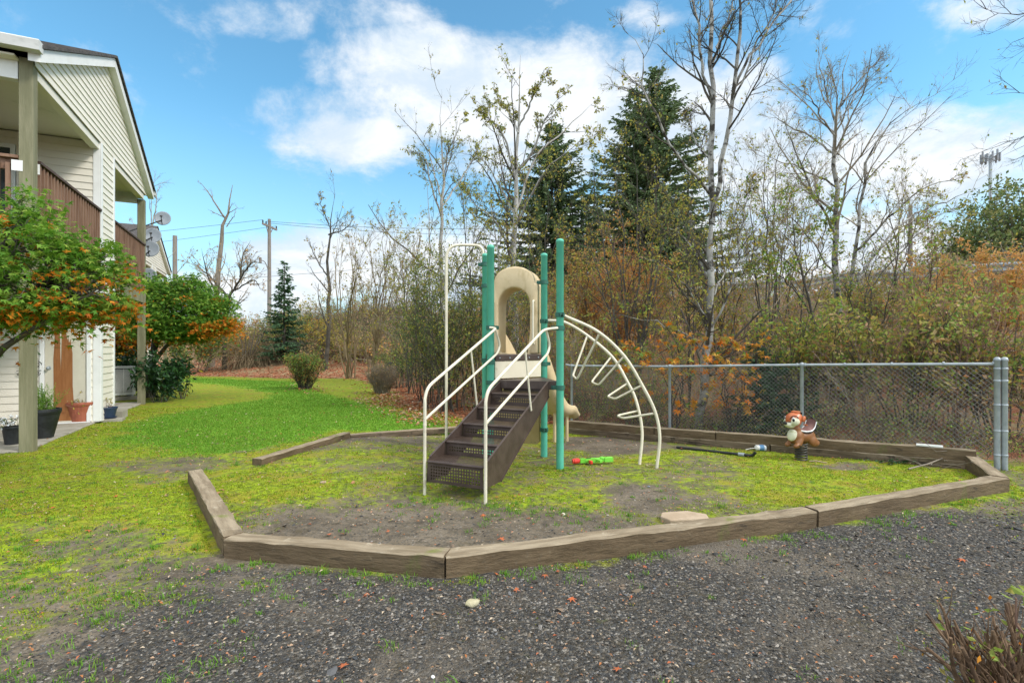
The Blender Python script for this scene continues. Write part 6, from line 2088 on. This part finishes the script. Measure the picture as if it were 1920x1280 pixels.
    sd = M().add(np.concatenate([v, v - np.array((0, 0, .03))]), f + [tuple(q + 9 * n for q in x[::-1]) for x in f] +
                 [(k * 9, (k + 1) * 9, 9 * n + (k + 1) * 9, 9 * n + k * 9) for k in range(n - 1)] + [(9 * n + k * 9 + 8, 9 * n + (k + 1) * 9 + 8, (k + 1) * 9 + 8, k * 9 + 8) for k in range(n - 1)] +
                 [tuple(range(8, -1, -1)) + tuple(9 * n + i for i in range(9)), tuple((n - 1) * 9 + i for i in range(9)) + tuple(9 * n + (n - 1) * 9 + i for i in range(8, -1, -1))]).build('saddle', MT['saddle'], root, smooth=False, fix=True, bevel=.004, **K)
    for s in (-1, 1):
        e = np.array([(p_[0], s * (w_ + .003), p_[2] - .018) for p_, w_ in zip(pth, hw)])
        M().tube(e, .0075, 6).build('white_piping', MT['gloss_white'], sd, smooth=True, **K)
        M().tube(e - np.array((0, 0, .014)), .010, 6).build('dark_edge', MT['gloss_black'], sd, smooth=True, **K)
    return root


build_rider()

# ------------------------------------------------------------------ toys and litter lying about
b = G(1112, 870)
tb = thing('toy_water_blaster', 'lime green toy water blaster with red nozzle lying on the moss beside the green post', 'toy', (b[0], b[1], b[2] + .012), R(10))
K = dict(world=False)
m = M()
for lo, hi in (((-.17, -.028, .012), (.04, .028, .062)), ((.04, -.022, .018), (.14, .022, .055)), ((.14, -.030, .012), (.25, .030, .066)), ((-.11, -.033, .028), (-.02, .033, .050))):
    m.box(lo, hi)
m.tube([(-.17, 0, .04), (.24, 0, .055)], .017, 10)
m.ball((.11, 0, .058), .03, .028, .022, 12)
m.prism(fillet([(.03, -.03), (.10, -.035), (.085, -.10), (.05, -.10)], .012, 3), .022, .052, (0, 1, 2))
m.build('body', MT['toy_green'], tb, bevel=.004, **K)
M().tube([(-.172, 0, .037), (-.185, 0, .037), (-.19, 0, .036), (-.24, 0, .033), (-.245, 0, .033), (-.262, 0, .032)], [.024, .026, .032, .034, .028, .028], 12).build('nozzle', MT['toy_red'], tb, **K)
M().prism(fillet([(-.085, .030), (-.045, .030), (-.055, .105), (-.085, .10)], .012, 3), .018, .05, (0, 1, 2)).prism(fillet([(-.065, -.10), (-.035, -.10), (-.03, -.034), (-.07, -.034)], .012, 3), .012, .046, (0, 1, 2)).build('grip', MT['toy_red'], tb, bevel=.003, **K)
M().box((-.09, -.012, .0625), (-.03, .012, .0655)).build('slot', MT['black_plastic'], tb, **K)

a, b = G(1269, 841), G(1392, 855)
pp = thing('black_pipe', 'black plastic pipe with a hooked end lying on the moss left of the spring rider', 'pipe', (a + b) / 2)
lift = np.array((0, 0, .022))
M().tube([a + lift, b + lift], .0185, 10).build('tube', MT['black_plastic'], pp, smooth=True)
t = norm(b - a)
M().tube([b + lift - t * .05, b + lift + t * .03], .026, 12).build('coupling', MT['galv'], pp, smooth=True)
M().tube(fillet([b + lift + t * .03, b + lift + t * .13, b + lift + t * .17 + (0, 0, .05)], .05), .02, 10).build('elbow', MT['black_plastic'], pp, smooth=True)

b = G(1426, 845)
cp = thing('paper_cup', 'white and blue paper cup with straw, lying between black pipe and spring rider', 'cup', (b[0], b[1], b[2] + .045), R(8))
rot = Matrix.Rotation(R(92), 4, 'Y')
M().lathe([(.001, -.06), (.034, -.06), (.036, -.055), (.046, .06), (.048, .062), (.044, .06)], 20, cap=False).xf(rot).build('cup', MT['cup_white'], cp, smooth=True, **K)
M().lathe([(.0395, -.030), (.0445, .035)], 20, cap=False).xf(rot).build('print_band', MT['cup_blue'], cp, smooth=True, **K)
M().lathe([(.001, -.071), (.036, -.071), (.040, -.062), (.040, -.052), (.036, -.052)], 20, cap=False).xf(rot).build('lid', MT['gloss_white'], cp, smooth=True, **K)
M().tube([(-.07, 0, 0), (-.15, .02, -.012), (-.22, .02, -.025)], .0045, 6).build('straw', MT['gloss_white'], cp, **K)

a, b = bk(.903), bk(.948)
za, zb_ = a[2] + .132 + .128, b[2] + .132 + .128
m = M().beam((a[0] - .02, a[1] - .02, za + .018), (b[0] - .02, b[1] - .02, zb_ + .018), .07, .022)
single('white_strip', m, MT['gloss_white'], 'white plastic strip lying on the back edging below the fence', 'strip', ((a[0] + b[0]) / 2, (a[1] + b[1]) / 2, za), bevel=.004)

b = G(1287, 980)
pl = [(-.16, -.10), (.17, -.085), (.20, .02), (.08, .12), (-.15, .10), (-.20, .0)]
m = M().prism(pl, -.03, .045, (0, 1, 2))
single('paving_stone', m, MT['paver'], 'tan broken paving stone lying inside the long front timber', 'stone', (b[0], b[1] + .05, b[2]), world=False, bevel=.010, rotz=.1, fix=True)


def rock(px, py, r, label, mat='stone', sd=0):
    b = G(px, py)
    rr = np.random.default_rng(sd)
    bm = bmesh.new()
    bmesh.ops.create_icosphere(bm, subdivisions=3, radius=1)
    k = rr.normal(size=(6, 3))
    for v in bm.verts:
        s = 1
        for q in k:
            s -= max(0, v.co.dot(Vector(q).normalized()) - .62) * .8
        v.co = v.co * s
        v.co.x *= r * 1.25
        v.co.y *= r * .8
        v.co.z *= r * .62
    me = bpy.data.meshes.new('rock')
    bm.to_mesh(me)
    bm.free()
    me.materials.append(MT[mat])
    o = bpy.data.objects.new('rock', me)
    C.objects.link(o)
    o.location = (b[0], b[1], b[2] + r * .35)
    o.rotation_euler = (0, 0, rr.uniform(0, 3))
    tag(o, label, 'rock')


rock(884, 1137, .042, 'pale yellowish rock lying on the gravel in front of the border corner', sd=1)
rock(1040, 1052, .034, 'mossy stone leaning on the long front timber', 'timber_dark', 2)
rock(812, 1276, .011, 'white pebble at the bottom edge of the gravel', 'gloss_white', 3)
rock(606, 906, .026, 'cream coloured stone on the moss left of the stairs', 'paver', 4)
rock(1057, 966, .022, 'whitish stone on the bare soil right of the stairs', 'rider_cream', 5)
rock(1216, 914, .018, 'small pale blue stone on the moss between the feet of the climber', 'dish', 6)

# broken branch in the right corner and a green rag
b = np.array((4.95, 5.97, gz1(4.95, 5.97)))
rg = np.random.default_rng(140)
A = [np.array([b + (-.42, -.12, .03), b + (-.1, .0, .06), b + (.2, .14, .10), b + (.36, .2, .16)])]
for _ in range(16):
    s = A[0][rg.integers(1, 4)] + rg.normal(0, .04, 3)
    e = s + np.array((rg.normal(0, .22), rg.normal(.05, .15), rg.uniform(-.02, .22)))
    e[2] = max(e[2], gz1(e[0], e[1]) + .01)
    A.append(np.array([s, s * .6 + e * .4 + rg.normal(0, .02, 3), s * .3 + e * .7 + rg.normal(0, .02, 3), e]))
A = np.array(A)
RR = np.concatenate([[[.010, .009, .007, .003]], np.tile([.0045, .0035, .0025, .001], (16, 1))])
single('broken_branch', M().add(*tubes(A, RR, 6)), MT['bark_dead'], 'pale broken branch with twigs lying in the right corner of the play area', 'branch', b, smooth=True)
b = G(1678, 869)
rg = np.random.default_rng(141)
root = thing('green_sprig', 'torn dark green leafy sprig lying on the moss right of the spring rider', 'plant', b)
sp3 = np.array([b + (-.20, -.02, .015), b + (-.05, .01, .03), b + (.10, .0, .03), b + (.22, .03, .015)])
M().tube(sp3, [.005, .004, .003, .002], 5).build('stem', MT['twig_dark'], root, smooth=True)
c = along(sp3[None], 70, 0, 1, rg) + rg.normal(0, 1, (70, 3)) * (.03, .045, .008)
M().add(*leaves(c, .05, 0, .5, .2, rg, True)).build('foliage', MT['leaf_rhodo'], root)
b = G(1520, 866)
single('stick', M().tube([b + (-.02, 0, .01), b + (.05, -.03, .02), b + (.15, -.10, .01)], [.007, .008, .006], 6), MT['paver'], 'short pale stick on the ground at the foot of the spring rider', 'stick', b)

# ------------------------------------------------------------------ cut bush in the near right corner
b = np.array((1.82, 1.74, gz1(1.82, 1.74)))
rg = np.random.default_rng(150)
fb = thing('pruned_bush', 'pruned bush of cut brown stems with few yellow green leaves in the near right corner', 'shrub', b)
n = 120
th = rg.uniform(0, 6.28, n)
r = rg.uniform(0, 1, n) ** .5
s = b + np.stack([np.cos(th) * r * .13, np.sin(th) * r * .12, np.full(n, -.02)], 1)
A = grow(s, np.stack([np.cos(th) * r * .52, np.sin(th) * r * .45, np.ones(n)], 1), rg.uniform(.28, .50, n), 8, .13, .03, rg)
RA = np.linspace(1, .62, 8)[None] * rg.uniform(.004, .0105, n)[:, None]
m = M()
v, f = tubes(A, RA, 7)
m.add(v, f)
for k in range(n):
    m.add(v[(k * 8 + 7) * 7:(k * 8 + 8) * 7], [tuple(range(7))])
B, RB_ = offshoots(A, RA, 3, .25, .95, (.4, .9), .30, rg, 5, .12, .05, .6, .0018)
m.add(*tubes(B, RB_, 5))
m.build('stems', surf('cut red brown stems', (.095, .055, .032), (.20, .125, .07), 18, .75, .25, 60, spots=[((.045, .028, .018), 14, .5, .7), ((.30, .20, .11), 30, .66, .8)]), fb, smooth=True)
c = along(B, 260, .3, 1, rg)
m = M().add(*leaves(c[:190], .038, .0, .5, .08, rg), 0).add(*leaves(c[190:], .024, .0, .5, .08, rg), 1)
q = P(1905, 1120, 1.72)
m.add(*leaves(q + rg.normal(0, .02, (7, 3)), .055, 0, .5, .08, rg), 0)
m.tube([b + (.1, 0, .2), q + (.02, .02, -.1), q], [.005, .004, .003], 6, 2)
m.build('foliage', [leafmat('yellow green shoots', [(.26, .36, .06), (.34, .40, .09), (.20, .30, .05), (.42, .38, .08)], .4), MT['leaf_orange'], MT['twig_red']], fb)


# ------------------------------------------------------------------ ground cover nobody could count: gravel, moss, grass, leaf litter
def stuff(o):
    o['kind'] = 'stuff'
    return o


def scatter(n, dmin, dmax, pmin, pmax, rg, power=1.0):
    """ground points spread evenly over the photo's view of the ground between two depths"""
    y = dmin * (dmax / dmin) ** (rg.uniform(0, 1, n) ** power)
    x = (rg.uniform(pmin, pmax, n) - 960) / 960 * y
    return x, y


rg = np.random.default_rng(200)
# stones
x, y = scatter(150000, 1.75, 5.0, -260, 2180, rg, 1.0)
zz = zones(x, y)
pgd = sd_poly(x, y, PG)
fine = np.clip(.45 + .45 * vnoise(x * 2.2, y * 2.2, .8) + .35 * vnoise(x + 5, y, 2.2), 0, 1.2)
pk = np.where(pgd > 0, .045 * (1 - zz[0]), (.10 + .90 * zz[3] * (.35 + .65 * fine)) * (1 - .80 * zz[0]))
pk = np.where((x < -.8) & (pgd < 0), pk * .75, pk)
k = (rg.uniform(size=len(x)) < pk) & (np.abs(pgd + .065) > .085)
x, y = x[k], y[k]
n = len(x)
base = norm(np.array([(1, 0, .1), (-.2, 1, 0), (-1, .1, .15), (.15, -1, .1), (.1, .1, 1), (0, 0, -1), (.7, .65, .55), (-.65, -.6, .5)]))
tri8 = [(0, 6, 4), (6, 1, 4), (1, 2, 4), (2, 7, 4), (7, 3, 4), (3, 0, 4), (0, 3, 5), (3, 7, 5), (7, 2, 5), (2, 1, 5), (1, 6, 5), (6, 0, 5)]
sz = np.exp(rg.normal(-5.50, .42, n)) * np.clip(y / 2.8, .85, 1.5)
sz = np.where(rg.uniform(size=n) < .02, sz * 2.0, sz)
sz = np.where(rg.uniform(size=n) < .35, sz * .6, sz)
v = base[None] * (1 + rg.uniform(-.32, .32, (n, 8, 1))) * np.stack([rg.uniform(.8, 1.5, n), rg.uniform(.65, 1.1, n), rg.uniform(.35, .75, n)], 1)[:, None, :]
a = rg.uniform(0, 6.28, n)
ca_, sa_ = np.cos(a), np.sin(a)
vx = v[..., 0] * ca_[:, None] - v[..., 1] * sa_[:, None]
vy = v[..., 0] * sa_[:, None] + v[..., 1] * ca_[:, None]
tl = rg.normal(0, .25, (n, 2))
vz = v[..., 2] + vx * tl[:, :1] + vy * tl[:, 1:]
v = np.stack([vx, vy, vz], 2) * sz[:, None, None] + np.stack([x, y, gz(x, y) + sz * .18], 1)[:, None, :]
f = (np.array(tri8)[None] + (np.arange(n) * 8)[:, None, None]).reshape(-1, 3)
stuff(M().add(v.reshape(-1, 3), f).build('gravel', MT['gravel']))
print('gravel stones', n)


def blades(x, y, h, w, rg, lean=.45):
    """grass blades: two quads each, bending over"""
    n = len(x)
    z = gz(x, y)
    a = rg.uniform(0, 6.28, n)
    l = rg.normal(0, lean, n)
    hh = h * rg.uniform(.6, 1.3, n)
    ww = w * rg.uniform(.7, 1.2, n)
    dx, dy = np.cos(a), np.sin(a)
    px_, py_ = -dy * ww / 2, dx * ww / 2
    b = np.stack([x, y, z - .003], 1)
    s = np.stack([px_, py_, np.zeros(n)], 1)
    m1 = b + np.stack([dx * l * hh * .35, dy * l * hh * .35, hh * .58], 1)
    t1 = b + np.stack([dx * l * hh, dy * l * hh, hh * (1 - .25 * np.abs(l))], 1)
    v = np.stack([b - s, b + s, m1 + s * .8, m1 - s * .8, t1], 1).reshape(-1, 3)
    o = (np.arange(n) * 5)[:, None]
    return v, np.concatenate([o, o + 1, o + 2, o + 3], 1), np.concatenate([o + 3, o + 2, o + 4], 1)


def grass_obj(name, x, y, h, w, mat, rg, lean=.45):
    v, q, t = blades(x, y, h, w, rg, lean)
    m = M().add(v, q)
    m.f.append((t, 0))
    return stuff(m.build(name, MT[mat]))


x, y = scatter(230000, 6.0, 26, 130, 960, rg)
zz = zones(x, y)
k = (rg.uniform(size=len(x)) < zz[1] ** 1.4) & (sd_poly(x, y, PG) < -.02)
grass_obj('lawn_grass', x[k], y[k], .022 + .0008 * y[k], .0030 + .0008 * y[k], 'grass', rg, .7)
# moss tips
x, y = scatter(330000, 2.4, 12, -120, 2040, rg)
zz = zones(x, y)
nf = np.clip(.5 + .7 * vnoise(x * 3.1, y * 2.7, .7), 0, 1)
wt = sst(zz[0] + .60 * (nf - .5), .28, 1.05) * (1 - zz[1]) * (1 - zz[2])
k = (rg.uniform(size=len(x)) < wt) & (np.abs(sd_poly(x, y, PG) - .03) > .07)
grass_obj('moss_cover', x[k], y[k], .011 + .0008 * y[k], .0042 + .0010 * y[k], 'moss', rg, .8)
print('moss', k.sum())
# tufts of weedy grass through gravel, at the timbers, round the feet of the stairs
cx, cy = scatter(5200, 2.0, 9.0, -160, 2060, rg)
zz = zones(cx, cy)
pgd = sd_poly(cx, cy, PG)
wt = np.where(pgd < 0, .10 + .55 * sst(-np.abs(pgd), -.28, -.04) + .50 * sst(cx, -.9, -2.6) * sst(-cy, -5, -3.6), .05 + .16 * zz[0]) * (1 - zz[1])
wt = wt * np.where((pgd < -.35) & (cx > -.6), .22, 1)
for qx, qy, rr_ in ((-.55, 4.5, .42), (-.2, 4.6, .25), (.25, 4.35, .4), (.75, 4.2, .25), (.6, 5.9, .2), (1.7, 6.0, .25), (3.7, 6.4, .3), (2.6, 7.6, .5)):
    wt = np.maximum(wt, .75 * np.exp(-((cx - qx) ** 2 + (cy - qy) ** 2) / rr_ ** 2))
k = (rg.uniform(size=len(cx)) < wt) & (np.abs(pgd + .0) > .10)
cx, cy = cx[k], cy[k]
ex = []
for qx, qy, rr_, nn in ((-.72, 4.62, .16, 26), (-.12, 4.52, .14, 16), (.25, 4.35, .25, 26), (.7, 4.25, .2, 12), (.62, 5.9, .09, 8), (-1.1, 3.16, .3, 22), (2.9, 4.05, .4, 22)):
    ex.append(np.stack([qx + rg.normal(0, rr_, nn), qy + rg.normal(0, rr_ * .5, nn)], 1))
for a_, b_, nn in ((A0, A1, 36), (A1, A2, 60), (A2, A3, 70), ((-3.375, 5.33), A0, 36)):
    a_, b_ = np.array(a_, float), np.array(b_, float)
    t_ = (b_ - a_) / np.linalg.norm(b_ - a_)
    o_ = np.array((t_[1], -t_[0]))
    u_ = rg.uniform(.02, .98, nn)[:, None]
    keep = rg.uniform(size=nn) < np.clip(.5 + .6 * np.sin(u_[:, 0] * 17 + a_[0]), .1, 1)
    ex.append((a_ + (b_ - a_) * u_ + o_ * rg.uniform(.015, .12, (nn, 1)))[keep])
    ex.append((a_ + (b_ - a_) * u_ - o_ * rg.uniform(.145, .22, (nn, 1)))[keep & (rg.uniform(size=nn) < .6)])
ex = np.concatenate(ex)
ex = ex[np.abs(sd_poly(ex[:, 0], ex[:, 1], PG) - .065) > .072]
cx, cy = np.concatenate([cx, ex[:, 0]]), np.concatenate([cy, ex[:, 1]])
per = rg.integers(8, 26, len(cx))
ci = np.repeat(np.arange(len(cx)), per)
sp_ = rg.uniform(.010, .035, len(cx))[ci]
x, y = cx[ci] + rg.normal(0, 1, len(ci)) * sp_, cy[ci] + rg.normal(0, 1, len(ci)) * sp_
hh = rg.uniform(.014, .038, len(cx))[ci]
grass_obj('weed_grass', x, y, hh, .0032 + .0004 * y, 'weed', rg, .75)
# red brown leaf litter under the brush, and drifts by the hedge
x, y = scatter(60000, 10, 40, 250, 1100, rg)
bd = poly_dist(x, y, BANK)
zz = zones(x, y)
k = rg.uniform(size=len(x)) < zz[2] * np.where(bd < 4, .8, .3)
v, f = leaves(np.stack([x[k], y[k], gz(x[k], y[k]) + .015], 1), .05 + .0022 * y[k], 0, .62, .18, rg, True)
ex = []
for px, py, a_, b_, nn in ((745, 752, 42, 10, 420), (790, 765, 34, 11, 380), (720, 742, 26, 6, 200), (815, 778, 22, 9, 160), (575, 728, 22, 5, 120)):
    for _ in range(nn):
        qx, qy = px + rg.normal(0, a_), py + rg.normal(0, b_)
        d_ = H_CAM * 960 / max(qy - 651, 60)
        ex.append(((qx - 960) / 960 * d_, d_))
ex = np.array(ex)
v2, f2 = leaves(np.stack([ex[:, 0], ex[:, 1], gz(ex[:, 0], ex[:, 1]) + .02], 1), .085, 0, .65, .2, rg, True)
stuff(M().add(v, f, 0).add(v2, f2, 1).build('leaf_litter', [MT['litter'], MT['fallen']]))
# crumbs: little scraps of leaf and twig strewn over moss and gravel
x, y = scatter(7500, 1.9, 11, -120, 2040, rg)
pgd = sd_poly(x, y, PG)
k = (np.abs(pgd - .03) > .1) & (rg.uniform(size=len(x)) < np.where(y > 4, .8, .4))
v, f = leaves(np.stack([x[k], y[k], gz(x[k], y[k]) + .016], 1), .012 + .003 * y[k], 0, .5, .2, rg, True)
stuff(M().add(v, f).build('leaf_scraps', MT['fallen']))
n = 900
x, y = scatter(n, 1.9, 9, -120, 2040, rg)
k = np.abs(sd_poly(x, y, PG) - .03) > .12
x, y = x[k], y[k]
th = rg.uniform(0, 6.28, len(x))
L = rg.uniform(.02, .09, len(x))
s = np.stack([x, y, gz(x, y) + .012], 1)
e = s + np.stack([np.cos(th) * L, np.sin(th) * L, rg.normal(.004, .006, len(x))], 1)
stuff(M().add(*tubes(np.stack([s, (s + e) / 2 + rg.normal(0, .004, s.shape), e], 1), np.full((len(x), 3), .0022), 4)).build('twig_scraps', MT['twig_dark']))

# fallen maple leaves large enough to count
FL = [(608, 1112), (690, 1116), (966, 1110), (1045, 1074), (1022, 1083), (928, 1080), (1210, 1067), (646, 1256), (1160, 1265), (806, 1110), (364, 1033), (1166, 1040)]
FD = [(165, 998), (72, 1018), (236, 993), (220, 932), (100, 955), (1394, 1015), (1806, 1052), (695, 1022), (620, 1006), (645, 1004), (730, 1000), (940, 1014), (1070, 1128), (930, 933), (990, 975), (908, 968)]
FM = [(312, 886), (330, 885), (352, 884), (502, 905), (620, 888), (660, 906), (400, 918), (408, 925), (415, 920), (1390, 930), (1520, 934), (1010, 858), (1048, 872), (1130, 880), (1245, 880), (960, 880), (1075, 835), (1120, 828), (1180, 830), (1145, 826)]


def fallen(pts, size, mat, label, group, seed):
    rg = np.random.default_rng(seed)
    protos = []
    for k in range(3):
        v, f = palm(np.zeros((1, 3)), size, rg, 0, .92)
        me = M().add(v + np.array((0, 0, .012)), f)
        o = me.build('maple_leaf', mat)
        C.objects.unlink(o)
        protos.append(o)
    for i, (px, py) in enumerate(pts):
        c = G(px, py)
        o = protos[i] if i < 3 else protos[i % 3].copy()
        C.objects.link(o)
        o.location = (c[0], c[1], c[2] + .004)
        o.rotation_euler = (rg.normal(0, .15), rg.normal(0, .15), rg.uniform(0, 6.28))
        tag(o, label, 'fallen leaf', group)


fallen(FL, .062, leafmat('orange fallen leaf', [(.50, .16, .04), (.56, .22, .05), (.42, .11, .05), (.55, .26, .09)], .2), 'small orange star shaped maple leaf lying on the dark gravel', 'orange leaves on the gravel', 301)
fallen(FD, .070, MT['fallen'], 'curled tan or pale fallen leaf lying on soil, gravel or thin moss', 'tan leaves on the ground', 302)
fallen(FM, .085, leafmat('reddish fallen leaf', [(.40, .17, .08), (.46, .24, .13), (.34, .12, .06)], .2), 'reddish brown fallen leaf lying on the moss', 'reddish leaves on the moss', 303)
